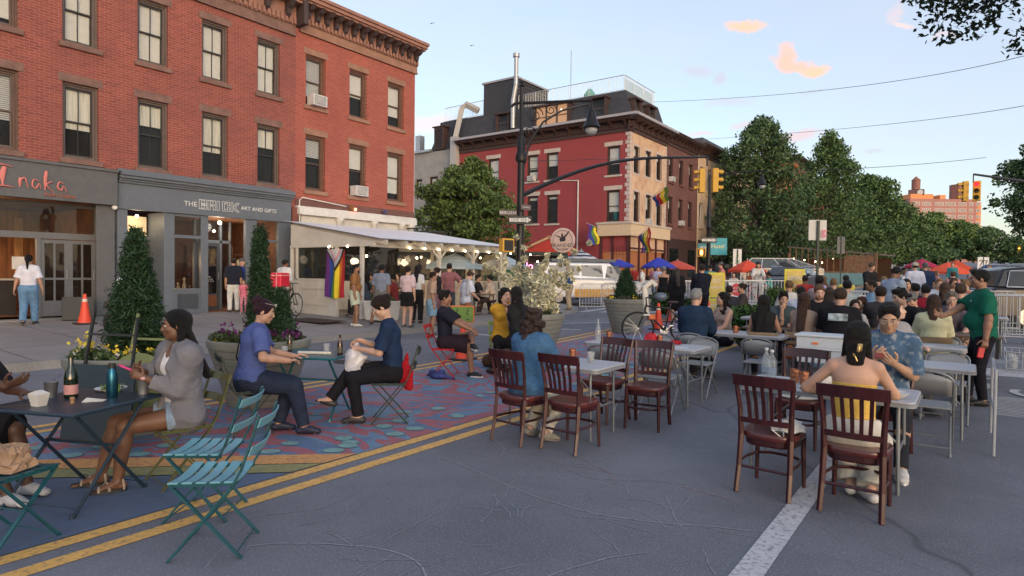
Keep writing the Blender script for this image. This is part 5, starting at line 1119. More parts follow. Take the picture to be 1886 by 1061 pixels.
mb=MB();T_=Matrix.Translation(pz(1518,431,15.97))@Matrix.Rotation(YAW,4,'Z')
for k in range(6):mb.box(-.08+.02*(k%2),.08-.03*(k%3),-.004,-.001,.10-k*.035-.02,.10-k*.035,T=T_)
tag(mb.build('sticker',M('pink_sticker',(.7,.2,.3),.6)),'pink sticker scribbled on the back of the blank road sign','sticker')
sign('second grey sign back on a post behind the blank one',pz(1549,452,44),.55,1.2,M('sign_mid_grey',(.10,.11,.12),.5),None,0,None,post=-2.9)
tag(sign('turquoise shop banner hanging by the slim corner post',pz(1322,454,37),1.1,1.0,M('turquoise_board',(.04,.30,.36),.6),'Hotel',.34,M('pale_yellow_letter',(.7,.6,.3),.6),name='shop_banner'),cat='banner')
tag(sign('small dark teal board beside the turquoise banner',pz(1296,456,37),.7,.5,M('teal_board',(.03,.17,.2),.6),'BEER',.2,SWH,name='shop_banner'),cat='banner')
sign('white multi-panel notice board left of the scarlet parasol',pz(1358,478,36),.5,1.2,SWH,'P\n24',.3,M('sign_green',(.05,.3,.12),.5),post=-2.2)
sign('small white number sign above the navy parasol',pz(1811,486,60),1.1,1.3,SWH,'77',.9,SBK,post=-2.6)
def pedsig(label,p,lit,rz):
 t=thing('pedestrian_signal',label,'pedestrian signal',p,rz);mb=MB();mb.box(-.22,.22,0,.25,-.22,.22);mb.build('housing',YS,t,bevel=.03);mb=MB();mb.box(-.17,.17,-.012,-.002,-.17,.17);f=mb.build('face',SBK,t)
 mb=MB();o=-.016
 mb.add([(-.06,o,-.13),(.06,o,-.13),(.07,o,.0),(-.07,o,.0)],[(0,1,2,3)])
 for k in range(4):mb.add([(-.07+k*.037,o,0),(-.042+k*.037,o,0),(-.042+k*.037,o,.11+.02*(k in(1,2))),(-.07+k*.037,o,.11+.02*(k in(1,2)))],[(0,1,2,3)])
 if lit:mb.build('hand',M('lit_orange_hand',(1,.35,.05),.5,emit=5),f)
pedsig('orange pedestrian signal box half hidden by the white shrub',pz(937,452,20),False,R(70));pedsig('pedestrian signal showing a lit orange hand on the slim corner post',pz(1292,465,32.5),True,YAW-.3)
rp=pz(1799,352,30);signal('yellow traffic signal with its red lens lit, at the end of the right-hand arm',rp,R(-3),lit=0,s=.92);signal('side-facing yellow signal left of the lit red one',rp+Vector((-.45,.05,.02)),R(-75),s=.92)
mp=thing('signal_mast','signal mast arm reaching in from the right edge past the dark tree','mast',(0,0,0));mb=MB();a=pz(1793,321,30);b=pz(1990,351,29);mb.tube([a,a.lerp(b,.5)+Vector((0,0,.03)),b],[.05,.07,.09],8)
mb.tube([a,Vector((a.x,a.y,rp.z+.4))],.03,6);mb.build('arm',M('dark_grey_metal',(.05,.05,.055),.5,.5),mp);mb=MB();mb.cyl((b.x,b.y,gz(b.x,b.y)),(b.x,b.y,b.z+.3),.12);mb.build('post',MATS['dark_grey_metal'],mp)
for px,py,d_,lb in((1746,459,110,'small far signal glowing orange over the middle of the avenue'),(1877,458,110,'small far signal glowing orange at the right edge')):
 signal(lb,pz(px,py,d_),0,lit=1,s=1.0)
WIRE=M('wire_black',(.02,.02,.022),.6)
for i,(pts,lb)in enumerate(((((1200,188,60),(1500,168,40),(1886,103,26)),'uppermost overhead wire crossing the sky from the roof terrace'),(((1240,260,80),(1520,240,50),(1886,195,28)),'middle overhead wire crossing behind the tall tree top'),(((1330,317,33),(1600,309,36),(1816,290,40)),'lowest overhead wire ending near the dark right tree'),(((963,294,20.4),(1050,295,30),(1290,288,40)),'thin cable from the ornate lamp post to the brown house'))):
 mb=MB();P=[pz(*p)for p in pts];Q=[]
 for k in range(21):t=k/20;Q.append(P[0]*(1-t)**2+(P[1]*2-(P[0]+P[2])*.5)*2*t*(1-t)+P[2]*t*t)
 mb.tube(Q,.014 if i<3 else.012,4);tag(mb.build('overhead_wire',WIRE),lb,'wire')
for px,py,lb in((795,43,'tiny dark bird gliding above the grey house'),(868,84,'second tiny bird, lower in the sky')):
 mb=MB();c=pz(px,py,60);mb.ell(c,(.09,.05,.04),8,5);mb.add([c+Vector((-.05,0,.02)),c+Vector((-.35,.1,.09)),c+Vector((-.12,.12,.01))],[(0,1,2)]);mb.add([c+Vector((.05,0,.02)),c+Vector((.35,.1,.05)),c+Vector((.12,.12,.01))],[(0,1,2)]);tag(mb.build('bird',SBK),lb,'bird')
mb=MB();T_=Matrix.Translation(pz(795,437,27))@Matrix.Rotation(YAW,4,'Z')@Matrix.Rotation(R(25),4,'X');mb.box(-.6,.6,-.03,.03,-.28,.28,T=T_);o=tag(mb.build('solar_panel',SBK,bevel=.01),'dark solar panel on a pole behind the shed roof','solar panel')
c=pz(1037,443,30);rs=thing('saloon_sign','round pale pink saloon sign with a bucking animal silhouette','sign',c,R(18))
mb=MB();mb.lathe([(.56,0),(.60,.02),(.60,.08),(.56,.10),(0,.10)],36,T=Matrix.Rotation(R(90),4,'X'));mb.build('disc',M('pale_pink_board',(.56,.42,.38),.7,var=.05),rs,bevel=.01)
mb=MB();k=[]
for j in range(37):a=j/36*2*math.pi;k.append((.47*math.cos(a),-.107,.47*math.sin(a)))
mb.tube(k,.010,5,closed=False);mb.build('ring',SBK,rs)
mb=MB();o_=-.112
for pg in([(-.1,-.12),(.12,-.10),(.16,.0),(.06,.1),(-.08,.08),(-.16,-.02)],[(.1,.02),(.2,.16),(.32,.34),(.36,.42),(.28,.36),(.16,.22),(.02,.1)],[(-.1,.04),(-.22,.1),(-.34,.16),(-.36,.2),(-.22,.16),(-.08,.1)],[(-.06,.06),(.04,.06),(.02,.22),(-.02,.3),(-.07,.22)]):
 n=len(pg);mb.add([(x_,o_,z_+.06)for x_,z_ in pg]+[(x_,o_+.01,z_+.06)for x_,z_ in pg],[tuple(range(n)),tuple(range(2*n-1,n-1,-1))]+[(i,(i+1)%n,n+(i+1)%n,n+i)for i in range(n)])
mb.build('silhouette',SBK,rs)
mb=MB();mb.box(-.5,.5,-.108,-.103,-.36,-.12);mb.build('name_band',MATS['pale_pink_board'],rs)
text('lettering','BRANDED',.24,SBK,TX(FACE_MY,0,-.112,-.24),rs,ext=.002);text('lettering','SALOON',.13,SBK,TX(FACE_MY,0,-.112,-.43),rs,ext=.002)
mb=MB();mb.cyl((0,.05,-2.8),(0,.05,0),.04);mb.build('post',IRON,rs)
def flag(label,base,tip,cols_,L_=1.5,W_=1.0,droop=.9):
 t=thing('rainbow_flag',label,'flag',base);d=Vector(tip)-Vector(base);mb=MB();mb.cyl((0,0,0),d,.02,n=6);mb.build('flagpole',MATS['pale_flashing'],t);n=len(cols_);dn=d.normalized()
 for i,c_ in enumerate(cols_):
  mb=MB();vs=[]
  for j in range(9):
   for u in(i/n,(i+1)/n):
    s=d*(.25+.75*(1-u));q=j/8;vs.append(s+Vector((.25*q+.06*math.sin(q*7+u*4),.10*math.sin(q*6+i),-L_*q*(1-.3*u)-.1*u)))
  mb.add(vs,[(2*j,2*j+1,2*j+3,2*j+2)for j in range(8)]);mb.build('stripe',c_,t,smooth=True)
flag('rainbow flag drooping from a pole on the ochre front, lower left of the band',(FX+.3,41.2,4.3),(FX+1.5,40.6,5.0),fm[::-1],1.7);flag('blue, red and yellow flag flying at upper window height',(FX+.1,43.6,7.3),(FX+1.9,42.6,8.0),[fm[2],fm[3],fm[5],MATS['flag_1']],1.0)
flag('rainbow flag by the red side wall window',(FX-2.1,YC-.3,5.0),(FX-2.6,YC-1.4,5.3),fm[:4],1.6)
# ------ people: smooth signed-distance bodies turned into one surface each
V=lambda*a:Vector(a if len(a)>1 else a[0])
class C_:
 __slots__=('t','a','b','ra','rb','lat','fl','k','op','cuts','M')
def cap(a,b,ra,rb=None,lat=None,fl=1.0,k=.02,op='u',cuts=()):
 p=C_();p.t='c';p.a=np.array(a,float);p.b=np.array(b,float);p.ra=ra;p.rb=ra if rb is None else rb
 p.lat=None if lat is None else np.array(Vector(lat).normalized());p.fl=fl;p.k=k;p.op=op;p.cuts=cuts;return p
def eli(c,r,M3=None,k=.02,op='u',cuts=()):
 p=C_();p.t='e';p.a=np.array(c,float);p.b=np.array(r if hasattr(r,'__len__')else(r,r,r),float);p.M=None if M3 is None else np.array(M3);p.k=k;p.op=op;p.cuts=cuts;return p
def sdf_mesh(name,prims,res,mat,parent=None,folds=0,fscale=14,seed=0,pcut=()):
 lo=np.full(3,1e9);hi=-lo
 for p in prims:
  if p.op!='u':continue
  m=max(p.ra,p.rb)if p.t=='c' else p.b.max()
  q=[p.a,p.b]if p.t=='c' else[p.a]
  for s in q:lo=np.minimum(lo,s-m);hi=np.maximum(hi,s+m)
 lo-=3*res+.01;hi+=3*res+.01
 n=np.ceil((hi-lo)/res).astype(int)+1
 D=np.full(n,1.0,np.float32);ax=[lo[i]+res*np.arange(n[i])for i in range(3)]
 for p in prims:
  m=(max(p.ra,p.rb)if p.t=='c' else p.b.max())+p.k+2.5*res
  a0=(np.minimum(p.a,p.b)if p.t=='c' else p.a)-m;b0=(np.maximum(p.a,p.b)if p.t=='c' else p.a)+m
  i0=np.clip(np.floor((a0-lo)/res).astype(int),0,n);i1=np.clip(np.ceil((b0-lo)/res).astype(int)+1,0,n)
  if(i1<=i0).any():continue
  sl=tuple(slice(i0[i],i1[i])for i in range(3))
  X,Y,Z=np.meshgrid(*[ax[i][sl[i]].astype(np.float32)for i in range(3)],indexing='ij')
  if p.t=='c':
   d=p.b-p.a;L=max(1e-9,float(d@d));x,y,z=X-p.a[0],Y-p.a[1],Z-p.a[2]
   h=np.clip((x*d[0]+y*d[1]+z*d[2])/L,0,1);x=x-h*d[0];y=y-h*d[1];z=z-h*d[2]
   if p.lat is None:d0=np.sqrt(x*x+y*y+z*z)-(p.ra+(p.rb-p.ra)*h)
   else:
    l=p.lat;ql=x*l[0]+y*l[1]+z*l[2];r2=np.maximum(x*x+y*y+z*z-ql*ql,0)
    d0=(np.sqrt(ql*ql+r2/(p.fl*p.fl))-(p.ra+(p.rb-p.ra)*h))*(p.fl+1)/2
  else:
   x,y,z=X-p.a[0],Y-p.a[1],Z-p.a[2]
   if p.M is not None:m3=p.M;x,y,z=m3[0][0]*x+m3[1][0]*y+m3[2][0]*z,m3[0][1]*x+m3[1][1]*y+m3[2][1]*z,m3[0][2]*x+m3[1][2]*y+m3[2][2]*z
   rr=p.b;k0=np.sqrt((x/rr[0])**2+(y/rr[1])**2+(z/rr[2])**2);k1=np.sqrt((x/rr[0]**2)**2+(y/rr[1]**2)**2+(z/rr[2]**2)**2)+1e-9
   d0=np.where(k0<1e-3,-rr.min(),k0*(k0-1)/k1)
  for(cp,cn)in p.cuts:d0=np.maximum(d0,(X-cp[0])*cn[0]+(Y-cp[1])*cn[1]+(Z-cp[2])*cn[2])
  A=D[sl];k=p.k
  if p.op=='u':
   h=np.clip(.5+.5*(A-d0)/k,0,1);D[sl]=A*(1-h)+d0*h-k*h*(1-h)
  else:
   h=np.clip(.5-.5*(A+d0)/k,0,1);D[sl]=A*(1-h)-d0*h+k*h*(1-h)
 if pcut:
  X,Y,Z=np.meshgrid(*[a.astype(np.float32)for a in ax],indexing='ij')
  for(cp,cn)in pcut:D=np.maximum(D,(X-cp[0])*cn[0]+(Y-cp[1])*cn[1]+(Z-cp[2])*cn[2])
  del X,Y,Z
 s=D<0;cs=np.zeros(np.array(D.shape)-1,np.int8)
 offs=[(i,j,k)for i in(0,1)for j in(0,1)for k in(0,1)]
 N=D.shape
 for o in offs:cs+=s[o[0]:N[0]-1+o[0],o[1]:N[1]-1+o[1],o[2]:N[2]-1+o[2]]
 I=np.argwhere((cs>0)&(cs<8))
 if len(I)==0:return None
 idx=np.full(cs.shape,-1,np.int32);idx[I[:,0],I[:,1],I[:,2]]=np.arange(len(I))
 val={o:D[I[:,0]+o[0],I[:,1]+o[1],I[:,2]+o[2]]for o in offs}
 acc=np.zeros((len(I),3));cnt=np.zeros(len(I))
 for o in offs:
  for a in range(3):
   if o[a]:continue
   o2=list(o);o2[a]=1;o2=tuple(o2);va,vb=val[o],val[o2];m=(va<0)!=(vb<0)
   t=np.where(m,va/np.where(m,va-vb,1),0);P=np.array(o,float)[None].repeat(len(I),0);P[:,a]+=t
   acc+=P*m[:,None];cnt+=m
 vs=lo+res*(I+acc/cnt[:,None]);quads=[]
 for a in range(3):
  b,c=(a+1)%3,(a+2)%3
  s0=[slice(None)]*3;s1=[slice(None)]*3;s0[a]=slice(0,-1);s1[a]=slice(1,None)
  m=s[tuple(s0)]!=s[tuple(s1)];E=np.argwhere(m);E=E[(E[:,b]>0)&(E[:,c]>0)&(E[:,b]<N[b]-1)&(E[:,c]<N[c]-1)]
  sg=s[tuple(s0)][E[:,0],E[:,1],E[:,2]]
  def q(db,dc):F=E.copy();F[:,b]-=db;F[:,c]-=dc;return idx[F[:,0],F[:,1],F[:,2]]
  Q=np.stack([q(1,1),q(0,1),q(0,0),q(1,0)],1);Q[~sg]=Q[~sg][:,::-1];quads.append(Q)
 Q=np.concatenate(quads);Q=Q[(Q>=0).all(1)]
 me=bpy.data.meshes.new(name);me.vertices.add(len(vs));me.loops.add(Q.size);me.polygons.add(len(Q))
 me.vertices.foreach_set('co',vs.astype(np.float32).ravel());me.loops.foreach_set('vertex_index',Q.ravel().astype(np.int32))
 me.polygons.foreach_set('loop_start',np.arange(0,Q.size,4,dtype=np.int32));me.polygons.foreach_set('use_smooth',np.ones(len(Q),bool));me.update(calc_edges=True)
 if folds:
  nv=np.empty(len(vs)*3,np.float32);me.vertex_normals.foreach_get('vector',nv);nv=nv.reshape(-1,3)
  rg=np.random.default_rng(seed+1);w=np.zeros(len(vs));P=vs+.03*np.sin(vs[:,[1,2,0]]*9+seed)
  for _ in range(5):
   kd=rg.normal(size=3);kd/=np.linalg.norm(kd);ph=rg.uniform(0,6.28);w+=(1-np.abs(np.sin(P@kd*fscale*rg.uniform(.6,1.6)+ph)))**1.5
  me.vertices.foreach_set('co',(vs+nv*((w/5-.4)*folds*2)[:,None]).astype(np.float32).ravel());me.update()
 me.materials.append(mat);o=bpy.data.objects.new(name,me);COL.objects.link(o)
 if parent is not None:o.parent=parent
 return o
def skin_mat(c):
 n='skin_%d_%d_%d'%tuple(int(v*1000)for v in c)
 if n in MATS:return MATS[n]
 m=M(n,c,rough=.52,var=.09,scale=9,bump=.08,bscale=160,spec=.4);b=m.node_tree.nodes['Principled BSDF']
 b.inputs['Subsurface Weight'].default_value=.08;b.inputs['Subsurface Radius'].default_value=(.01,.004,.002);return m
def cloth_mat(c,kind='cloth'):
 n='%s_%d_%d_%d'%((kind,)+tuple(int(v*1000)for v in c))
 if n in MATS:return MATS[n]
 if kind=='denim':return M(n,c,rough=.9,var=.22,scale=11,bump=.5,bscale=28,spec=.2)
 if kind=='hair':return M(n,c,rough=.58,var=.55,scale=18,bump=1.0,bscale=70,spec=.3,stretch=(6,6,.7))
 if kind=='curls':return M(n,c,rough=.6,var=.5,scale=40,bump=1.0,bscale=60,spec=.4)
 if kind=='shoe':return M(n,c,rough=.55,var=.15,scale=20,bump=.2)
 if kind=='knit':return M(n,c,rough=.95,var=.12,scale=40,bump=.7,bscale=120,spec=.1)
 return M(n,c,rough=.88,var=.13,scale=8,bump=.45,bscale=26,spec=.2)
FLORAL=None
def ik(a,t,l1,l2,hint):
 a=Vector(a);t=Vector(t);d=t-a;L=min(d.length,(l1+l2)*.995);d.normalize();t=a+d*L
 x=(l1*l1-l2*l2+L*L)/(2*L);h=math.sqrt(max(0,l1*l1-x*x));hv=Vector(hint);hv=hv-d*hv.dot(d)
 hv=hv.normalized()if hv.length>1e-5 else d.orthogonal().normalized()
 return a+d*x+hv*h,t
def hand_prims(w,d,pn,c,sgn,fine,s=1.0):
 d=Vector(d).normalized();pn=Vector(pn);pn=(pn-d*pn.dot(d)).normalized();ts=d.cross(pn)*sgn;P=[]
 P.append(cap(w+d*.012,w+d*.078*s,.031*s,.037*s,lat=ts,fl=.42,k=.012))
 if not fine:
  a=w+d*.085*s;b=a+(d*math.cos(c*1.1)+pn*math.sin(c*1.1))*.05*s;e=b+(d*math.cos(c*2)+pn*math.sin(c*2))*.035*s
  P+=[cap(a,b,.032*s,.03*s,lat=ts,fl=.42,k=.012),cap(b,e,.03*s,.022*s,lat=ts,fl=.42,k=.01),cap(w+d*.03+ts*.025,w+d*.075*s+ts*.05*s+pn*.015,.013,.01,k=.008)]
  return P
 for i in range(4):
  L=(.070,.078,.072,.057)[i]*s;b=w+d*((.083,.088,.084,.076)[i]*s)+ts*((.029-.0195*i)*s);dd=d+ts*(.10-.07*i);ang=0;r=(.0092,.0095,.009,.008)[i]*s
  cc=c*(1+.12*(i-1.5))
  for j,fr in enumerate((.46,.30,.24)):
   ang+=cc*(.75,1.05,.75)[j];v=(dd.normalized()*math.cos(ang)+pn*math.sin(ang)).normalized();e=b+v*(L*fr*1.12);P.append(cap(b,e,r,r*.93,k=.003 if j else.006));b=e;r*=.93
 b=w+d*.022+ts*.024+pn*.006
 for j in range(3):
  v=(ts*(.85-.35*j)+d*(.55+.25*j)+pn*(.25+.35*c*j)).normalized();e=b+v*(.036,.03,.024)[j]*s;P.append(cap(b,e,(.0135,.0105,.0098)[j]*s,(.0105,.0098,.0085)[j]*s,k=.006));b=e
 return P
def person(label,loc,rz,res=.014,scale=1.0,sex='m',skin=(.42,.25,.18),hair='short',hc=(.015,.012,.01),top=None,bottom=None,shoes=None,pose=None,group=None,build=1.0,seed=0,face=True,belly=0,lipc=None):
 q=dict(sit=False);q.update(pose or{});sit=q['sit'];fine=res<.008
 root=thing('person',label,'person',loc,rz,group,scale)
 pel=V(q.get('pel',(0,0,.56 if sit else.93)));lean=q.get('lean',4 if not sit else 6);side=q.get('side',0);tw=q.get('twist',0)
 def up(l,sd=1):return V(math.sin(R(side*sd)),math.sin(R(l)),math.cos(R(l))).normalized()
 t1,t2,t3=up(lean*.5,.5),up(lean),up(lean*1.25)
 waist=pel+t1*.20;chest=waist+t2*.20;neckb=chest+t3*.135
 sv=V(math.cos(R(tw)),math.sin(R(tw)),0);sv=(sv-t2*sv.dot(t2)).normalized();nv=t2.cross(sv)
 hv=V(math.cos(R(q.get('htwist',0))),math.sin(R(q.get('htwist',0))),0)
 sw=(.164 if sex=='m' else.146)*(.5+.5*build);hw=.088 if sex=='m' else.092;B=build
 sh={1:neckb-t3*.055+sv*sw,-1:neckb-t3*.055-sv*sw};hip={1:pel+hv*hw-V(0,0,.02),-1:pel-hv*hw-V(0,0,.02)}
 hy,hp,hr=q.get('head',(0,0,0));HM=Euler((R(-hp),0,R(hy)),'XYZ').to_matrix()@Euler((0,R(hr),0)).to_matrix()
 nd=(t3*.6+(HM@V(0,.22,1))*.5).normalized();hcn=neckb+nd*.155+V(0,0,.008);HC=lambda*a:hcn+HM@V(a)
 J={}
 for s,n in((1,'R'),(-1,'L')):
  w=q.get(n+'H');w=V(w)if w is not None else(V(s*.24,.04,.80)if not sit else V(s*.14,.40,.70))
  e,w=ik(sh[s],w,.285,.255,q.get(n+'e',(s*.55,-.8,-.5)))
  a=q.get(n+'A');a=V(a)if a is not None else(V(s*.11,0,.085)if not sit else V(s*.12,.50,.09))
  k,a=ik(hip[s],a,.425,.410,q.get(n+'k',(s*.12,1,.25)))
  fd=V(q.get(n+'f',(s*.12,1,0))).normalized();J[s]=(e,w,k,a,fd)
 fem=sex=='f'
 def torso(i=0,fl=.66,low=True):
  P=[cap(pel+hv*.045-V(0,0,.02),pel-hv*.045-V(0,0,.02),(.125 if fem else.115)*B+i,lat=hv,fl=.85,k=.05)]if low else[]
  P+=[cap(pel+t1*.02,waist,(.150 if fem else.148)*B+i,((.122 if fem else.138)+belly*.3)*B+i,lat=hv,fl=.68+belly*.6,k=.04),cap(waist,chest,((.122 if fem else.138)+belly*.25)*B+i,(.140 if fem else.158)*B+i,lat=sv,fl=.70,k=.05),cap(chest,chest+t3*.055,(.142 if fem else.160)*B+i,(.118 if fem else.135)*B+i,lat=sv,fl=.66,k=.05),cap(sh[1]+sv*.0,neckb-t3*.01+sv*.03,.044+i*.9,.046+i*.8,k=.045),cap(sh[-1],neckb-t3*.01-sv*.03,.044+i*.9,.046+i*.8,k=.045)]
  if fem:P+=[eli(chest+nv*.062+sv*s*.062-t2*.035,(.058+i*.7,)*3,k=.03)for s in(1,-1)]
  if belly:P.append(eli(waist+nv*.06*B-t1*.03,(.12*B+i,.09*B+belly*.5+i,.12+i),k=.05))
  return P
 am=.048 if not fem else.041;am*=.55+.45*B
 def arm(s,i=0,to=1.0,part=0):
  e,w,k,a,fd=J[s];P=[]
  ua=cap(sh[s],e,am*1.13+i,am*.86+i*(1 if part else.9),k=.025);P.append(ua)
  if to>.5:P.append(cap(e,e.lerp(w,.35),am*.88+i,am*.86+i,k=.02));P.append(cap(e.lerp(w,.3),w,am*.88+i,am*.60+i,k=.02))
  return P
 th=(.082 if not fem else.084)*(.45+.55*B);
 def leg(s,i=0,to=1.0):
  e,w,k,a,fd=J[s];P=[cap(hip[s],k,th*1.08+i,th*.68+i,k=.03)]
  if to>.5:P+=[cap(k,k.lerp(a,.35)-V(0,0,0),th*.66+i,th*.66+i,k=.02),cap(k.lerp(a,.3),a,th*.67+i,.036+i,k=.02)]
  return P
# ---- body
 P=torso()
 P+=[cap(neckb-t3*.03,hcn-HM@V(0,.02,.05),.056 if sex=='m' else.047,.052 if sex=='m' else.044,k=.03)]
 hs=1.0
 P+=[eli(HC(0,-.012,.035),(.0745,.094,.088),HM,k=.02),eli(HC(0,.028,-.022),(.060,.066,.082),HM,k=.03),cap(HC(.028,.018,-.062),HC(-.028,.018,-.062),.038,k=.03),eli(HC(0,.066,-.090),(.026,.020,.018),HM,k=.02)]
 if res<.018:
  P+=[cap(HC(0,.088,.012),HC(0,.103,-.022),.0085,.0115,k=.012),eli(HC(0,.100,-.030),(.0175,.011,.009),HM,k=.008),cap(HC(.036,.080,.028),HC(-.036,.080,.028),.010,k=.014),eli(HC(.034,.100,.008),(.017,.014,.011),HM,k=.012,op='s'),eli(HC(-.034,.100,.008),(.017,.014,.011),HM,k=.012,op='s'),eli(HC(.042,.062,-.022),(.022,.018,.018),HM,k=.02),eli(HC(-.042,.062,-.022),(.022,.018,.018),HM,k=.02),cap(HC(.014,.086,-.053),HC(-.014,.086,-.053),.0085,k=.006),cap(HC(.011,.085,-.064),HC(-.011,.085,-.064),.009,k=.006)]
  P+=[eli(HC(s*.076,-.006,-.004),(.009,.019,.031),HM@Euler((R(-12),0,R(-18*s))).to_matrix(),k=.008)for s in(1,-1)]
 bare=shoes in(None,'bare','sandal')
 for s in(1,-1):
  e,w,k,a,fd=J[s];n='R' if s==1 else 'L';P+=arm(s);P+=leg(s)
  hd=V(q[n+'d'])if n+'d' in q else(w-e);P+=hand_prims(w,hd,V(q.get(n+'p',(-s*.9,.1,-.5)if not sit else(0,0,-1))),q.get(n+'c',q.get('curl',.5)),s,fine,1 if not fem else.92)
  lat=fd.cross(V(0,0,1));P+=[cap(a-fd*.035-V(0,0,.045),a+fd*.06-V(0,0,.045),.033,.035,lat=lat,fl=.85,k=.03),cap(a+V(0,0,-.01),a+fd*.12-V(0,0,.058),.034,.036,lat=lat,fl=.55,k=.03)]
  if fine and bare:
   for i in range(5):b=a+fd*(.155-.012*i)-V(0,0,.068)+lat*(s*(-.030+.0155*i));P.append(cap(b,b+fd*(.028-.002*i)-V(0,0,.004),.0115-.001*i,k=.006))
 body=sdf_mesh('body',P,res,skin_mat(skin),root)
# ---- clothes
 sd=seed or(hash(label)%1000 if False else sum(map(ord,label))%997)
 for top in(top if isinstance(top,list)else[top]if top else[]):
  o=dict(c=(.3,.3,.3),sl=.5,hem=-.04,i=.021,neck='crew',kind='cloth',fold=.006);o.update(top);i=o['i'];P=torso(i)
  for s in(1,-1):
   e,w,k,a,fd=J[s]
   if o['sl']>0:
    f=o['sl']
    if f<=.5:c=sh[s].lerp(e,f*2);P.append(cap(sh[s],e,am*1.13+i,am*1.02+i*1.5,k=.03,cuts=((c,(e-sh[s]).normalized()),)))
    else:
     c=e.lerp(w,(f-.5)*2);P+=[cap(sh[s],e,am*1.13+i,am*.95+i,k=.03),cap(e,w,am*.95+i,am*.75+i,k=.02,cuts=((c,(w-e).normalized()),))]
   else:P+=[cap(sh[s]+sv*s*.085,sh[s]+sv*s*.08-t2*.12,.06,.05,k=.012,op='s')]
  nk=o['neck']
  if nk=='crew':P.append(eli(neckb+t3*.05+nv*.015,(.066,.066,.06),k=.008,op='s'))
  if nk in('scoop','v','tank'):P.append(cap(neckb+t3*.05+nv*.03,neckb-t3*(.03 if nk!='v' else.09)+nv*.10,.068,.05 if nk!='v' else.02,k=.008,op='s'))
  if nk=='polo':
   P.append(eli(neckb+t3*.06+nv*.015,(.060,.060,.05),k=.006,op='s'));
  pc=[(pel+t1*o['hem'],-t1)]
  if nk=='tube':pc.append((chest+t2*o.get('tz',.035),t2))
  if o.get('open'):P.append(cap(neckb+nv*.12,pel+nv*.20,.055,.10,k=.02,op='s'))
  tp=sdf_mesh('dress' if o.get('dress')else 'shirt',P,res*1.1,o.get('mat')or cloth_mat(o['c'],o['kind']),root,folds=o['fold'],seed=sd,pcut=pc)
  if nk=='polo' and tp:
   mb=MB();ring=[]
   for j in range(17):a_=j/16*2*math.pi*.86+math.pi/2+.44;ring.append(neckb+t3*.012+(sv*math.cos(a_)+nv*math.sin(a_))*.066+t3*(-.02*math.sin(a_)))
   mb.tube(ring,.012,6,flat=1.4);mb.build('collar',o.get('mat')or cloth_mat(o['c'],o['kind']),tp,smooth=True)
 if bottom:
  o=dict(c=(.03,.03,.04),len=1.0,i=.008,kind='cloth',fold=.005,skirt=0);o.update(bottom);i=o['i']
  P=[cap(pel+hv*.045-V(0,0,.02),pel-hv*.045-V(0,0,.02),(.127 if fem else.118)*B+i,lat=hv,fl=.85,k=.05),cap(pel-t1*.02,waist-t1*.02,(.15 if fem else.15)*B+i,(.128 if fem else.142)*B+i,lat=hv,fl=.68,k=.04)]
  for s in(1,-1):
   e,w,k,a,fd=J[s];f=o['len'];lo_=o.get('flare',0)
   if f<=.5:c=hip[s].lerp(k,f*2);P.append(cap(hip[s],k,th*1.1+i,th*.85+i*1.6+lo_,k=.03,cuts=((c,(k-hip[s]).normalized()),)))
   else:
    c=k.lerp(a,(f-.5)*2);P+=[cap(hip[s],k,th*1.08+i,th*.73+i,k=.03),cap(k,a,th*.71+i,.044+i+lo_,k=.02,cuts=((c,(a-k).normalized()),))]
  if o['skirt']:
   k1,k2=J[1][2],J[-1][2];m=(k1+k2)/2;m0=pel;L=o['skirt'];hem=m0.lerp(m,L)if L<=1 else m+V(0,0,-(L-1)*.42)
   if L<=1:P.append(cap(m0,hem,.15+i,.15+i,lat=hv,fl=.7,k=.04))
   else:P+=[cap(m0,m,.155+i,.16+i,lat=hv,fl=.7,k=.04),cap(m,hem,.16+i,.20+i,lat=hv,fl=.7,k=.04)]
  sdf_mesh('skirt' if o['skirt']else('shorts' if o['len']<.62 else 'trousers'),P,res*1.1,o.get('mat')or cloth_mat(o['c'],o['kind']),root,folds=o['fold'],fscale=20,seed=sd+5,pcut=[(pel+t1*o.get('waist',.10),t1)])
 for s in(1,-1):
  e,w,k,a,fd=J[s];lat=fd.cross(V(0,0,1))
  if isinstance(shoes,dict):
   r_=max(.008,res*.8)if fine else res;sc=shoes['c'];up_=shoes.get('up',.0)
   P=[cap(a-fd*.045-V(0,0,.045),a+fd*.08-V(0,0,.045),.042,.043,lat=lat,fl=.9,k=.02),cap(a-V(0,0,.01),a+fd*.15-V(0,0,.055),.044,.042,lat=lat,fl=.62,k=.02)]
   so=sdf_mesh('shoe',P,r_,cloth_mat(sc,'shoe'),root,pcut=[(a+V(0,0,.018+up_),V(0,0,1)),(a-V(0,0,.083),V(0,0,-1))])
   if shoes.get('sole')and so and res<.02:
    mb=MB();N_=20;vs=[]
    for zz in(-.085,-.062):
     for j in range(N_):
      g=2*math.pi*j/N_;cx=math.cos(g);L=.155 if cx>0 else.09;wd=.048 if cx>0 else.042
      v=a+fd*(.045+cx*L*.95)+lat*(math.sin(g)*wd)+V(0,0,zz);vs.append(v)
    mb.add(vs,[tuple(range(N_-1,-1,-1)),tuple(range(N_,2*N_))]+[(j,(j+1)%N_,N_+(j+1)%N_,N_+j)for j in range(N_)]);mb.build('sole',cloth_mat(shoes['sole'],'shoe'),so,smooth=True)
  elif shoes=='sandal':
   mb=MB();N_=22;vs=[]
   for zz in(-.086,-.060):
    for j in range(N_):g=2*math.pi*j/N_;cx=math.cos(g);vs.append(a+fd*(.05+cx*(.15 if cx>0 else.11))+lat*(math.sin(g)*.045)+V(0,0,zz))
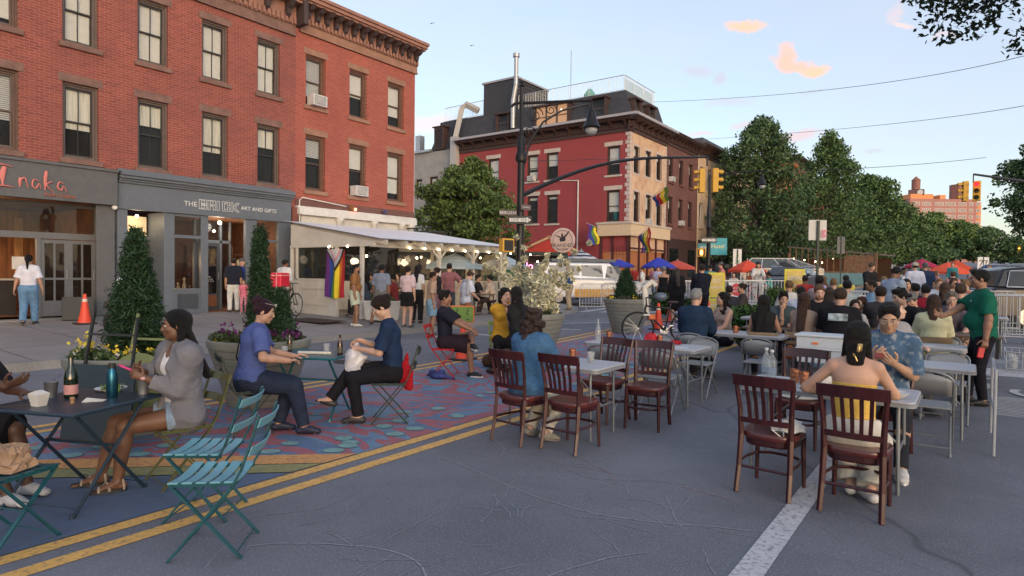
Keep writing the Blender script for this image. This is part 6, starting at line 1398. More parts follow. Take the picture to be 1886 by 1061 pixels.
   mb.add(vs,[tuple(range(N_-1,-1,-1)),tuple(range(N_,2*N_))]+[(j,(j+1)%N_,N_+(j+1)%N_,N_+j)for j in range(N_)]);so=mb.build('sandal_sole',cloth_mat((.02,.018,.018),'shoe'),root,smooth=True)
   mb=MB()
   for f_,hh,rr in((.125,-.040,.046),(.075,-.015,.044),(-.02,.012,.040)):
    ring=[a+fd*(f_+.02*math.cos(g*1.0)if f_<.1 else f_)+lat*(rr*math.cos(g))+V(0,0,-.07+(hh+.075)*math.sin(g))for g in[math.pi*j/10 for j in range(11)]];mb.tube(ring,.009,6,flat=.5)
   mb.tube([a+fd*.12+lat*.03+V(0,0,-.045),a+fd*.03+lat*.042+V(0,0,-.02),a-fd*.03+lat*.02+V(0,0,.01)],.008,6,flat=.5);mb.build('sandal_strap',cloth_mat((.33,.27,.22)),so,smooth=True)
# ---- head details
 if hair and hair!='bald':hair_mesh(hair,hc,HC,HM,hcn,neckb,nv,sv,t3,res,root,sd)
 if face and res<.018:
  mb=MB();mi=MB();mw_=M('eye_white',(.55,.52,.48),.3,var=.02);md=M('eye_dark',(.02,.012,.01),.15,var=.1)
  T_=Matrix.Translation(hcn)@HM.to_4x4()
  for s in(1,-1):
   if q.get('closed'):continue
   e_=MB();e_.ell((s*.033,.0795,.008),(.0125,.0115,.0075),10,8,T=T_);eo=e_.build('eye',mw_,root,smooth=True)
   i_=MB();i_.ell((s*.033,.0885,.008),(.0055,.0035,.0058),8,6,T=T_);i_.build('iris',md,eo,smooth=True)
  mb=MB()
  for s in(1,-1):mb.tube([T_@V(s*.016,.092,.027),T_@V(s*.034,.092,.033),T_@V(s*.052,.080,.028)],[.0035,.004,.002],6)
  mb.build('eyebrows',cloth_mat(tuple(v*.9 for v in hc),'hair'),root,smooth=True)
  lc=lipc or tuple(min(1,v)for v in(skin[0]*.85,skin[1]*.55,skin[2]*.6))
  mb=MB();mb.tube([T_@V(-.021,.084,-.056),T_@V(-.009,.0945,-.0525),T_@V(0,.0945,-.054),T_@V(.009,.0945,-.0525),T_@V(.021,.084,-.056)],[.002,.0045,.0045,.0045,.002],6)
  mb.tube([T_@V(-.018,.083,-.060),T_@V(0,.0935,-.064),T_@V(.018,.083,-.060)],[.002,.0052,.002],6);mb.build('lips',M('lips_%d_%d'%(int(lc[0]*100),int(lc[1]*100)),lc,.4,var=.05),root,smooth=True)
 root_info=dict(root=root,J=J,HC=HC,HM=HM,neckb=neckb,chest=chest,waist=waist,pel=pel,sh=sh,nv=nv,sv=sv,t=t2,hcn=hcn)
 return root_info
def hair_mesh(st,hc,HC,HM,hcn,neckb,nv,sv,t3,res,root,sd):
 r_=res;rg=random.Random(sd);kind='hair';fold=.004;fs=60;N={'short':.010,'buzz':.004,'crop':.007}.get(st,.012)
 P=[eli(HC(0,-.014,.040),(.0765+N,.096+N,.088+N),HM,k=.02)]
 P.append(eli(HC(0,.118,-.035),(.098,.088,.118),HM,k=.012,op='s'))
 P.append(eli(HC(0,-.04,-.115),(.2,.2,.072),HM,k=.01,op='s'))if st in('short','buzz','crop','fade')else None
 if st in('short','tousle'):P.append(cap(HC(-.03,.055,.112),HC(.03,.06,.110),.028,k=.025))
 if st=='tousle':
  for _ in range(10):P.append(eli(HC(rg.uniform(-.06,.06),rg.uniform(-.06,.07),rg.uniform(.09,.135)),rg.uniform(.02,.032),k=.015))
  P.append(eli(HC(0,-.04,-.125),(.2,.2,.072),HM,k=.01,op='s'))
 dn=V(0,0,-1);bk=-(HM@V(0,1,0));bk=V(bk.x,bk.y,0).normalized()if abs(bk.z)<.95 else V(0,-1,0);lt=HM@V(1,0,0)
 if st in('bun','updo'):
  P.append(eli(HC(0,-.105,.06 if st=='bun' else.09),.047,k=.015));P.append(eli(HC(0,-.04,-.120),(.2,.2,.070),HM,k=.01,op='s'))
  if st=='updo':
   for _ in range(12):P.append(eli(HC(rg.uniform(-.06,.06),rg.uniform(-.11,.0),rg.uniform(.06,.13)),rg.uniform(.022,.034),k=.012))
 L={'long':.36,'braids':.40,'vlong':.44,'bob':.14,'nape':.17,'mid':.24,'curly':.20,'wavy':.34}.get(st,0)
 if L:
  base=HC(0,-.055,-.01)
  e=base+dn*L+bk*(.05+.12*max(0,L-.2)/.2)
  P.append(cap(base,e,.078,.060 if st!='curly' else.10,lat=lt,fl=.55,k=.03))
  for s in(1,-1):
   a=HC(s*.070,-.012,.03);P.append(cap(a,a+dn*min(L,.24)+lt*s*.012+bk*.02,.020,.026,k=.02))
   if st in('braids','wavy'):a2=HC(s*.070,-.03,.0);P.append(cap(a2+dn*.05,a2+dn*(L*.85)+lt*s*.03-bk*.03,.026,.030,k=.02))
 if st=='pony':a=HC(0,-.10,.02);P.append(eli(HC(0,-.04,-.120),(.2,.2,.070),HM,k=.01,op='s'));P+=[cap(a,a+bk*.04+dn*.05,.028,.036,k=.02),cap(a+bk*.04+dn*.05,a+bk*.03+dn*.30,.036,.014,k=.02)]
 if st in('curly','afro','wavy'):
  kind='curls' if st!='wavy' else 'hair';n={'curly':90,'afro':60,'wavy':30}[st];fold=.008
  for _ in range(n):
   th_=rg.uniform(0,6.283);z=rg.uniform(-.24 if st!='afro' else-.02,.12);rr=.088+.02*(z<0);y=math.sin(th_)*rr-.03
   if y>.035 and z<.06:continue
   P.append(eli(HC(math.cos(th_)*rr*(1.05 if z<.0 else.85),y,z),rg.uniform(.020,.036),k=.01))
 sdf_mesh('hair',[p for p in P if p],r_,cloth_mat(hc,kind),root,folds=fold,fscale=fs,seed=sd)
# ------ furniture
def ground(x,y):return Vector((x,y,gz(x,y)))
def bistro(label,loc,rz,col,seatcol=None,group='slatted folding bistro chairs'):
 mt=M('enamel_%d_%d_%d'%tuple(int(v*1000)for v in col),col,.4,.1,var=.1,dirt=(tuple(v*.5 for v in col),14,.6));ms=M('enamel_%d_%d_%d'%tuple(int(v*1000)for v in(seatcol or col)),seatcol or col,.38,.1,var=.08)
 t=thing('bistro_chair',label,'chair',loc,rz,group)
 for s in(-1,1):
  mb=MB();pts=[Vector((s*.195,-.30,.84)),Vector((s*.195,-.26,.70)),Vector((s*.195,-.20,.52)),Vector((s*.195,-.15,.43)),Vector((s*.195,.205,.0))]
  for a,b in zip(pts[:-1],pts[1:]):mb.bar(a,b+(b-a).normalized()*.006,.012,.026,up=(1,0,0))
  mb.build('leg',mt,t)
  mb=MB();mb.bar((s*.178,.19,.435),(s*.178,-.20,0),.012,.024,up=(1,0,0));mb.build('leg',mt,t)
 mb=MB()
 for k in range(5):
  y=-.135+k*.077;n=6;vs=[]
  for i in range(n+1):
   x=-.205+.41*i/n;z=.462-.020*(1-((i/n-.5)*2)**2)
   for yy,zz in((y-.029,z),(y+.029,z),(y+.029,z-.012),(y-.029,z-.012)):vs.append((x,yy,zz))
  mb.add(vs,[(0,1,2,3),(4*n+3,4*n+2,4*n+1,4*n)]+[(4*i+j,4*i+4+j,4*i+4+(j+1)%4,4*i+(j+1)%4)for i in range(n)for j in range(4)])
 mb.build('seat',ms,t,bevel=.004)
 for s in(-1,1):MB().box(s*.185-.006,s*.185+.006,-.17,.20,.43,.452).build('seat_rail',mt,t)
 mb=MB()
 for z0_,y0_ in((.60,-.235),(.765,-.285)):
  n=8;vs=[]
  for i in range(n+1):
   u=(i/n-.5)*2;x=.2*u;y=y0_-.030*(1-u*u)
   for dy,dz in((0,0),(-.022,.058),(-.030,.056),(-.008,-.002)):vs.append((x,y+dy,z0_+dz))
  mb.add(vs,[(0,1,2,3),(4*n+3,4*n+2,4*n+1,4*n)]+[(4*i+j,4*i+4+j,4*i+4+(j+1)%4,4*i+(j+1)%4)for i in range(n)for j in range(4)])
 mb.build('backrest',ms,t,bevel=.003)
 for x_,y_,z_ in((.195,.17,.035),(.178,-.17,.035),(.195,0,.225)):MB().cyl((-x_,y_,z_),(x_,y_,z_),.005,n=6).build('stretcher',mt,t)
 return t
def bistro_table(label,loc,rz,w,l,h,col,ang=.36):
 mt=M('enamel_%d_%d_%d'%tuple(int(v*1000)for v in col),col,.35,.1,var=.1);t=thing('bistro_table',label,'table',loc,rz)
 mb=MB();mb.box(-w/2,w/2,-l/2,l/2,h-.028,h);mb.build('tabletop',mt,t,bevel=.01)
 for s in(-1,1):
  for a,b in((l*.36,-l*.42),(-l*.36,l*.42)):
   k=s*(w*.40 if a>0 else w*.36);mb=MB();mb.cyl((k,a,h-.03),(k,b,.0),.013,n=8);mb.cyl((k,b,0),(k,b*.98,.03),.018,n=8);mb.build('leg',mt,t)
 MB().bar((-w*.4,l*.02,h*.5+.05),(w*.4,l*.02,h*.5+.05),.02).build('stretcher',mt,t)
 for s in(-1,1):MB().cyl((-w*.38,s*l*.38,.06),(w*.38,s*l*.38,.06),.004,n=5).build('stretcher',mt,t)
 return t
MAH=M('mahogany',(.040,.0065,.009),.36,var=.4,scale=5,stretch=(4,4,.6),coat=.08);MAHS=M('mahogany_seat',(.095,.018,.016),.32,var=.35,scale=4,stretch=(1,6,1),coat=.4);CUSH=M('cream_cushion',(.50,.47,.40),.85,bump=.2)
def wood_chair(label,loc,rz,cushion=False):
 t=thing('wooden_chair',label,'chair',loc,rz,'mahogany slat-back restaurant chairs')
 back={}
 for s in(-1,1):
  mb=MB();mb.tube([(s*.195,-.265,0),(s*.190,-.225,.2),(s*.185,-.200,.45),(s*.192,-.215,.65),(s*.215,-.275,.92)],[.019,.020,.022,.019,.016],4,flat=1.15);mb.build('leg',MAH,t,bevel=.004)
  mb=MB();mb.tube([(s*.185,.175,.0),(s*.18,.165,.24),(s*.175,.16,.44)],[.016,.021,.024],4);mb.build('leg',MAH,t,bevel=.004)
 mb=MB();n=24;vs=[]
 for z,k in((.425,.97),(.44,1.0),(.462,1.0),(.472,.97)):
  for j in range(n):
   a=2*math.pi*j/n;cx=math.copysign(abs(math.cos(a))**.62,math.cos(a));cy=math.copysign(abs(math.sin(a))**.62,math.sin(a));wx=.215+.012*cy;vs.append((wx*k*cx,-.015+.215*k*cy,z))
 fs=[tuple(range(n-1,-1,-1)),tuple(3*n+j for j in range(n))]+[(r*n+j,r*n+(j+1)%n,(r+1)*n+(j+1)%n,(r+1)*n+j)for r in range(3)for j in range(n)]
 mb.add(vs,fs);mb.build('seat',MAHS,t,smooth=40)
 mb=MB();mb.add([(v[0]*.9,v[1]*.9,v[2]-.055 if v[2]<.45 else v[2]-.04)for v in vs],fs);mb.build('seat_apron',MAH,t)
 if cushion:mb=MB();mb.ell((0,-.01,.485),(.20,.20,.032),20,8);mb.build('cushion',CUSH,t,smooth=True)
 mb=MB();n=10;vs=[]
 for i in range(n+1):
  u=(i/n-.5)*2;x=.232*u;yb=-.262-.045*(1-u*u)
  for dy,z in((-.010,.835),(-.030,.925),(-.048,.925),(-.030,.835)):vs.append((x,yb+dy+.018,z+.006*(1-u*u)))
 fs=[(0,1,2,3),(4*n+3,4*n+2,4*n+1,4*n)]+[(4*i+j,4*i+4+j,4*i+4+(j+1)%4,4*i+(j+1)%4)for i in range(n)for j in range(4)]
 mb.add(vs,fs);bk=mb.build('backrest',MAH,t,smooth=35,bevel=.004)
 mb=MB()
 for k in range(5):x=-.124+k*.062;u=x/.2;Q_=[Vector((x*.88,-.212-.02*(1-u*u),.575)),Vector((x*.94,-.225-.03*(1-u*u),.70)),Vector((x,-.262-.042*(1-u*u),.845))];mb.bar(Q_[0],Q_[1]+(Q_[1]-Q_[0])*.03,.011,.026,up=(1,0,0));mb.bar(Q_[1],Q_[2],.011,.026,up=(1,0,0))
 mb.build('back_slats',MAH,bk)
 mb=MB();vs=[]
 for i in range(n+1):
  u=(i/n-.5)*2;x=.185*u;yb=-.203-.018*(1-u*u)
  for dy,z in((.0,.545),(-.004,.588),(-.024,.588),(-.02,.545)):vs.append((x,yb+dy,z))
 mb.add(vs,fs);mb.build('lower_rail',MAH,bk)
 mb=MB();pts=[(-.19,-.215,.235),(-.20,-.05,.235),(-.17,.12,.235),(-.08,.185,.235),(.08,.185,.235),(.17,.12,.235),(.20,-.05,.235),(.19,-.215,.235)];mb.tube(pts,.013,6);mb.build('stretcher',MAH,t,smooth=30);MB().cyl((-.19,-.215,.20),(.19,-.215,.20),.012,n=6).build('stretcher',MAH,t)
 return t
GMT=M('grey_folding_metal',(.20,.215,.23),.42,.35,var=.08);GMS=M('grey_vinyl_seat',(.24,.255,.27),.5,var=.06)
def fold_chair(label,loc,rz,mat=None,seat=None):
 t=thing('folding_chair',label,'chair',loc,rz,'grey metal folding chairs')
 mb=MB();L_=[]
 def side(s):return[(s*.225,.25,0),(s*.222,.05,.33),(s*.218,-.10,.56),(s*.215,-.185,.70)]
 top=[(s_*.215*math.cos(a),-.185-.025*math.sin(a),.70+.09*math.sin(a))for s_,a in[(1,q*math.pi/10)for q in range(1,10)]]
 mb.tube(side(1)+top+side(-1)[::-1],.0125,7);mb.build('frame',GMT,t,smooth=50)
 for s in(-1,1):mb=MB();mb.tube([(s*.20,.13,.44),(s*.20,-.26,0)],.011,7);mb.cyl((s*.20,-.26,0),(s*.20,-.25,.03),.015,n=7);mb.build('leg',GMT,t)
 mb=MB();n=8;vs=[]
 for i in range(n+1):
  u=(i/n-.5)*2;x=.205*u;yb=-.02*(1-u*u)
  for y,z in((-.105,.545),(-.19,.69),(-.205,.765-.055*u*u)):vs.append((x,y+yb,z))
 mb.add(vs,[(3*i+j,3*i+3+j,3*i+4+j,3*i+1+j)for i in range(n)for j in(0,1)]);o=mb.build('backrest',seat or GMS,t,smooth=True);m=o.modifiers.new('s','SOLIDIFY');m.thickness=.012
 mb=MB();mb.box(-.195,.195,-.20,.205,.432,.452);mb.build('seat',seat or GMS,t,bevel=.012)
 MB().cyl((-.20,-.20,.07),(.20,-.20,.07),.008,n=6).build('stretcher',GMT,t);MB().cyl((-.222,.2,.09),(.222,.2,.09),.008,n=6).build('stretcher',GMT,t);return t
TTOP=M('grey_white_plastic',(.40,.405,.43),.55,var=.05,scale=5);TTR=M('plastic_rim',(.24,.25,.27),.6,var=.05)
def fold_table(label,x0,x1,y0,y1,h=.74,w_end=.12):
 cx,cy=(x0+x1)/2,(y0+y1)/2;t=thing('folding_table',label,'table',ground(cx,cy),0,'grey topped folding tables');w,l=x1-x0,y1-y0
 mb=MB();r_=.06;P=[]
 for sx,sy_,a0 in((1,1,0),(-1,1,90),(-1,-1,180),(1,-1,270)):
  for k in range(6):a=R(a0+18*k);P.append((sx*(w/2-r_)+r_*math.cos(a),sy_*(l/2-r_)+r_*math.sin(a)))
 n=len(P)
 def slab(z0,z1,q,mt,nm,par,bv=0):
  mb=MB();vs=[(x*q,y*q,z)for z in(z0,z1)for x,y in P];mb.add(vs,[tuple(range(n-1,-1,-1)),tuple(range(n,2*n))]+[(i,(i+1)%n,n+(i+1)%n,n+i)for i in range(n)]);return mb.build(nm,mt,par,bevel=bv)
 top=slab(h-.018,h,.992,TTOP,'tabletop',t,.006);slab(h-.045,h-.0185,1.0,TTR,'edge_band',top)
 for s in(-1,1):
  k=s*(w/2-w_end)
  for s2 in(-1,1):
   mb=MB();yy=s2*(l/2-.09);mb.tube([(k,yy*.95,h-.045),(k,yy,h-.12),(k+s*.01,yy,0)],.0145,8);mb.build('leg',GMT,t,smooth=50)
  mb=MB();mb.cyl((k,-(l/2-.09),h-.42),(k,l/2-.09,h-.42),.011,n=7);mb.cyl((k,0,h-.42),(k-s*.38*min(1,w),0,h-.05),.009,n=6);mb.build('brace',GMT,t)
 return t
TEAL=(.012,.085,.105);TEALS=(.15,.36,.43);DGR=(.010,.028,.026);OLV=(.095,.10,.035)
bistro('empty teal slatted chair standing alone on the yellow line',ground(-3.65,1.99),R(133),TEAL,TEALS)
bistro('empty teal slatted chair half hidden behind the front teal one',ground(-4.22,2.24),R(128),TEAL,TEALS)
bistro('teal folding chair holding the brown paper bag, cut by the left edge',ground(-4.68,1.22),R(20),TEAL)
bistro('olive folding chair under the woman in the grey cardigan',ground(-5.02,2.45),R(172),OLV)
bistro('dark green folding chair carrying the woman in the blue tee',ground(-5.98,3.62),R(-22),DGR)
bistro('black folding chair holding the woman with the plastic bag',ground(-5.22,4.86),R(134),DGR)
bistro('bright red folding chair under the man in navy shorts',ground(-6.85,7.55),R(-62),(.45,.015,.02))
bistro('black folding chair under the person at the left picture edge',ground(-5.75,1.35),R(-60),DGR)
bistro_table('navy bistro table set with a wine bottle and cups',Vector((-5.2,1.80,0)),R(22.7),.76,.76,.72,(.018,.035,.055))
bistro_table('teal bistro table with two beer bottles',Vector((-6.15,4.52,0)),R(27),.86,.74,.72,(.012,.11,.14))
for a in(('mahogany chair under the curly haired woman in denim',-3.62,5.18,-6),('empty mahogany chair nearest the small folding table, right of the denim woman',-3.07,5.24,-3),('mahogany chair at the left end of the line, holding a white cloth bag',-1.22,5.20,-4),('nearest mahogany chair, carrying the bare-shouldered woman',-.63,5.17,-2),('empty mahogany chair behind the small table, with only its curved back and red seat showing',-3.38,6.42,172),('empty mahogany chair facing the camera just right of the copper mugs table',-2.84,6.42,188)):
 wood_chair(a[0],ground(a[1],a[2]),R(a[3]))
wood_chair('mahogany chair with a long cream cushion behind the water bottles',ground(-1.35,6.75),R(180),True);wood_chair('mahogany chair hidden under the man in the flower print shirt',ground(-.62,6.8),R(178))
fold_table('small folding table with copper mug and plastic cup beside the empty mahogany chairs',-4.15,-2.92,5.42,6.10)
fold_table('folding table with red napkins and copper mug in the middle of the row',-4.3,-2.72,7.55,8.25)
fold_table('folding table between the grey haired man and the woman in the striped top',-3.9,-2.2,9.75,10.45)
fold_table('folding table where the bare-shouldered woman eats',-1.62,-.30,5.55,6.25)
fold_table('empty folding table right of the flower print shirt, nearest the wire cart',-.95,.08,7.85,8.5)
fold_table('empty folding table with one sheet of paper, behind the nearer empty one',-1.1,.0,9.75,10.4)
for a in(('grey folding chair tucked at the near side of the red napkin table',-3.02,7.25,4),('grey folding chair left of the one at the red napkin table, seen through the slats',-3.7,7.2,2),('grey folding chair facing the camera behind the red napkins',-3.7,8.62,180),('second grey folding chair behind the red napkin table, on the right',-3.05,8.6,178),('grey folding chair with its wide back to the camera in the centre right',-2.38,9.25,2),('grey folding chair under the grey haired man',-3.35,9.3,0),('grey folding chair at the far right corner of the striped top woman table',-2.15,10.85,172),('nearest empty grey folding chair at the right tables',-.32,7.38,2),('grey folding chair just beyond the nearest right one',-.2,8.95,178),('grey folding chair back left of the empty right table',-.75,9.0,182),('grey folding chair behind the paper sheet on the far right table',-.3,10.85,180),('grey folding chair under the short haired person in the grey polo',-.95,9.45,60)):
 fold_chair(a[0],ground(a[1],a[2]),R(a[3]))
TANW=M('tan_chair_wood',(.22,.15,.085),.6,var=.25,scale=6,stretch=(1,5,5))
def tan_chair(label,loc,rz):
 t=thing('timber_folding_chair',label,'chair',loc,rz,'tan timber folding chairs')
 for s in(-1,1):
  mb=MB();mb.bar((s*.2,-.22,.80),(s*.2,.2,0),.014,.026,up=(1,0,0));mb.build('leg',GMT,t);mb=MB();mb.bar((s*.18,.18,.44),(s*.18,-.2,0),.014,.026,up=(1,0,0));mb.build('leg',GMT,t)
 mb=MB();mb.box(-.21,.21,-.225,-.21,.70,.79);mb.box(-.21,.21,-.195,-.18,.60,.65);mb.build('backrest',TANW,t,bevel=.004)
 mb=MB()
 for k in range(5):mb.box(-.205,.205,-.16+k*.075,-.16+k*.075+.06,.44,.46)
 mb.build('seat',TANW,t);return t
def cafe_table(label,loc,w,l,rz=0):
 t=thing('cafe_table',label,'table',loc,rz,'dark timber café tables');mb=MB();mb.box(-w/2,w/2,-l/2,l/2,.71,.74);mb.build('tabletop',M('dark_table_wood',(.12,.08,.05),.5,var=.2),t,bevel=.006)
 for a in(-1,1):
  for b in(-1,1):mb=MB();mb.bar((a*(w/2-.06),b*(l/2-.06),.71),(a*(w/2-.06),b*(l/2-.06),0),.03);mb.build('leg',SBK,t)
 return t
# ------ things on and around the tables
GLASSY=mat_glass('clear_cup',(.6,.62,.63),alpha=.28,rough=.05);COP=M('hammered_copper',(.42,.17,.09),.3,.85,var=.15,bump=.7,bscale=70);LBL=M('label_white',(.6,.58,.52),.7);PNKL=M('pink_label',(.5,.25,.24),.7)
def lathe_thing(name,label,cat,loc,parts,group=None,rz=0,tilt=None):
 t=thing(name,label,cat,loc,rz,group)
 if tilt:t.rotation_euler=tilt
 for nm,prof,mt in parts:mb=MB();mb.lathe(prof,20);mb.build(nm,mt,t,smooth=40)
 return t
GB1=mat_glass('dark_green_bottle',(.006,.014,.006),rough=.06);BB1=mat_glass('brown_bottle',(.035,.012,.005),rough=.08)
h=.72
lathe_thing('wine_bottle','dark sparkling wine bottle with a pink foil neck on the navy table','bottle',(-5.33,1.80,h),[('glass',[(.04,0),(.045,.01),(.045,.15),(.038,.19),(.018,.235),(.015,.30)],GB1),('foil',[(.0165,.225),(.0170,.25),(.0165,.262)],PNKL),('label',[(.0458,.03),(.0458,.10)],PNKL)])
lathe_thing('steel_flask','tall teal to purple insulated flask on the navy table','flask',(-5.14,2.0,h),[('body',[(.034,0),(.038,.01),(.038,.16),(.028,.205),(.024,.22)],M('teal_flask',(.02,.10,.16),.25,.8)),('lid',[(.0255,.215),(.0255,.25),(0,.252)],SBK)])
TINC=M('galvanised_cup',(.20,.21,.22),.5,.6,var=.2)
lathe_thing('tin_cup','grey tin cup nearest the woman with braids on the navy table','cup',(-5.10,2.2,h),[('cup',[(.036,0),(.036,.02),(.046,.11),(.048,.112),(.044,.108),(.034,.02),(0,.015)],TINC)],'tin cups on the navy table')
lathe_thing('tin_cup','grey tin cup behind the white takeout box','cup',(-5.47,1.72,h),[('cup',[(.036,0),(.036,.02),(.046,.11),(.048,.112),(.044,.108),(.034,.02),(0,.015)],TINC)],'tin cups on the navy table')
t=thing('takeout_box','small white paper takeout box near the edge of the navy table','box',(-5.19,1.56,h),R(15));mb=MB();mb.add([(-.035,-.03,0),(.035,-.03,0),(.035,.03,0),(-.035,.03,0),(-.052,-.042,.085),(.052,-.042,.085),(.052,.042,.085),(-.052,.042,.085),(0,-.02,.108),(0,.02,.108)],[(3,2,1,0),(0,1,5,4),(2,3,7,6),(1,2,6,5),(3,0,4,7),(4,5,8),(6,7,9),(5,6,9,8),(7,4,8,9)]);mb.build('carton',M('white_card',(.58,.56,.52),.7),t)
t=thing('cork','champagne cork with its wire on the navy table','cork',(-5.10,1.73,h));mb=MB();mb.lathe([(.012,0),(.013,.02),(.011,.025),(.017,.03),(.015,.045),(0,.048)],12);mb.build('cork',M('cork',(.32,.18,.09),.9),t,smooth=True)
mb=MB();mb.add([(0,0,0),(.13,.02,0),(.135,.07,.0),(.01,.06,.02),(0,0,.003),(.13,.02,.003),(.135,.07,.003),(.01,.06,.023)],[(4,5,6,7),(3,2,1,0),(0,1,5,4),(1,2,6,5),(2,3,7,6),(3,0,4,7)]);tag(mb.build('napkin',LBL,loc=(-5.08,1.78,h+.001),rot=(0,0,R(50))),'crumpled white napkin beside the cork','napkin')
t=thing('plate_of_food','white paper plate of salad between bottle and tin cup','plate',(-5.42,2.1,h));mb=MB();mb.lathe([(.06,0),(.10,.012),(.112,.022),(.108,.022),(.06,.006),(0,.005)],24);mb.build('plate',SWH,t,smooth=True);rg=np.random.default_rng(3);pl=[];leaves_np(pl,rg.normal(size=(60,3))*np.array([.035,.035,.008])+np.array([0,0,.025]),None,.03,rg);quads_mesh('salad',pl,leaf_mat('salad_green',(.12,.2,.04)),t)
mb=MB();mb.bar((-.11,0,.004),(.11,.02,.004),.012,.006);tag(mb.build('chopsticks',SBK,loc=(-5.28,1.45,h),rot=(0,0,R(60))),'dark chopsticks lying at the left of the navy table','chopsticks')
t=thing('paper_bag','crumpled brown paper bag on the teal chair at the left edge','bag',(-4.68,1.22,.46),R(30));t.scale=(.82,)*3;mb=MB();mb.box(-.17,.17,-.10,.10,0,.17);o=mb.build('bag',M('kraft_paper',(.36,.235,.15),.85,var=.15,scale=7,bump=.6,bscale=14),t)
bm=bmesh.new();bm.from_mesh(o.data);bmesh.ops.subdivide_edges(bm,edges=bm.edges,cuts=5,use_grid_fill=True);rr=random.Random(3)
for v in bm.verts:k=.022 if v.co.z>.01 else 0;v.co+=Vector((rr.uniform(-k,k),rr.uniform(-k,k),rr.uniform(-k,k)*1.3));v.co.y*=1-.35*max(0,v.co.z)/.17
bm.to_mesh(o.data);bm.free()
LBK=M('beer_label',(.10,.09,.06),.6)
for i,(x,y,lb)in enumerate(((-5.78,4.60,'brown beer bottle near the right end of the teal table'),(-6.45,4.40,'brown beer bottle with a crest label beside the woman in the blue tee'))):
 lathe_thing('beer_bottle',lb,'bottle',(x,y,h),[('glass',[(.029,0),(.031,.008),(.031,.125),(.026,.15),(.0135,.185),(.0125,.228),(.014,.232)],BB1),('label',[(.0317,.03),(.0317,.095)],LBK),('neck_label',[(.0185,.165),(.0155,.18)],LBL)],'beer bottles on the teal table')
lathe_thing('plastic_cup','plastic cup a third full of amber beer on the teal table','cup',(-6.28,4.22,h),[('cup',[(.030,0),(.040,.092),(.041,.093),(.039,.092),(.029,.002)],GLASSY),('beer',[(.028,.003),(.034,.05),(0,.051)],M('amber_beer',(.45,.2,.03),.2)),('foam',[(.034,.051),(.035,.058),(0,.058)],SWH)])
lathe_thing('plastic_cup','clear empty plastic cup in the middle of the teal table','cup',(-6.15,4.70,h),[('cup',[(.030,0),(.040,.092),(.041,.093),(.039,.092),(.029,.002)],GLASSY)])
mb=MB();mb.cyl((-.19,0,.02),(.19,.05,.02),.018,n=10);tag(mb.build('paper_roll',LBL,loc=(-6.02,4.42,h),rot=(0,0,R(25))),'rolled white paper lying across the teal table','paper')
def mug(label,x,y,z=.74,handle=True,s=1.0,name='copper_mug'):
 t=lathe_thing(name,label,'mug',(x,y,gz(x,y)+z),[('mug',[(.036*s,0),(.038*s,.01),(.038*s,.115*s),(.035*s,.113*s),(.033*s,.02),(0,.02)],COP)],'copper mugs on the folding tables')
 if handle:mb=MB();mb.tube([(.036*s+.03*math.sin(a),0,.06*s+.036*math.cos(a))for a in[math.pi*k/8 for k in range(9)]],.004,6);mb.build('handle',COP,t)
mug('copper mug next to the plastic cup on the small folding table',-3.50,5.93);mug('dark copper mug behind the nearer one, left edge of the small table',-3.90,6.0,s=.8)
mug('copper mug next to the tall glass carafe',-4.15,8.05);mug('copper mug standing among red napkins',-3.38,8.05,handle=False);mug('copper mug on the table of the woman in the striped top',-2.95,10.0)
mug('copper mug with a handle near the water bottles',-1.24,5.98);mug('second copper mug near the water bottles, nearer the napkin',-1.14,5.88,handle=False);mug('copper mug by the short haired person in grey',-1.02,9.9,s=1.1)
lathe_thing('plastic_cup','clear plastic cup on the small folding table','cup',(-3.22,5.84,.74),[('cup',[(.028,0),(.044,.115),(.045,.116),(.043,.115),(.027,.002)],GLASSY),('water',[(.027,.003),(.033,.04),(0,.041)],mat_glass('water',(.3,.33,.34),alpha=.4))])
WB=mat_glass('clear_bottle',(.45,.5,.52),alpha=.30,rough=.04)
lathe_thing('glass_carafe','slim clear swing-top bottle standing by the planter side of the table','bottle',(-4.22,7.85,.74+gz(-4.2,7.9)),[('glass',[(.04,0),(.042,.01),(.042,.15),(.03,.19),(.014,.24),(.013,.29),(.018,.295),(.0,.31)],WB)])
for i,(x,y,lb)in enumerate(((-1.50,6.05,'left clear water bottle on the near right table'),(-1.42,5.92,'right clear water bottle with a pale label'))):
 lathe_thing('water_bottle',lb,'bottle',(x,y,.74),[('glass',[(.038,0),(.042,.02),(.042,.17),(.033,.2),(.016,.235),(.015,.26)],WB),('cap',[(.017,.26),(.017,.28),(0,.281)],SWH),('label',[(.0428,.06),(.0428,.12)],mat_glass('faint_label',(.4,.5,.6),alpha=.5))],'clear water bottles on the near right table')
RN=M('red_napkin',(.45,.015,.03),.8,bump=.6,bscale=12);WN=M('white_napkin',(.58,.57,.54),.85,bump=.5,bscale=14)
def crumple(name,label,loc,r,mt,seed,cat='napkin',fl=.5,group=None):
 rr=random.Random(seed);mb=MB();mb.ell((0,0,r*fl*.8),(r,r*.8,r*fl),14,9);o=mb.build(name,mt,None,smooth=20,loc=loc)
 for v in o.data.vertices:k=r*.22;v.co+=Vector((rr.uniform(-k,k),rr.uniform(-k,k),rr.uniform(-k*.6,k*.8)));v.co.z=max(0,v.co.z)
 return tag(o,label,cat,group)
crumple('napkin','heap of red napkins left of the copper mug in the middle row',(-3.50,8.02,.74+gz(-3.5,8)),.085,RN,1,fl=.9);crumple('napkin','red napkin lying right of the copper mug in the middle row',(-3.18,8.12,.74+gz(-3.2,8)),.08,RN,2,fl=.35);crumple('napkin','red cloth on the table in front of the woman in the striped top',(-3.45,10.1,.74+gz(-3.4,10.1)),.13,RN,3,fl=.6)
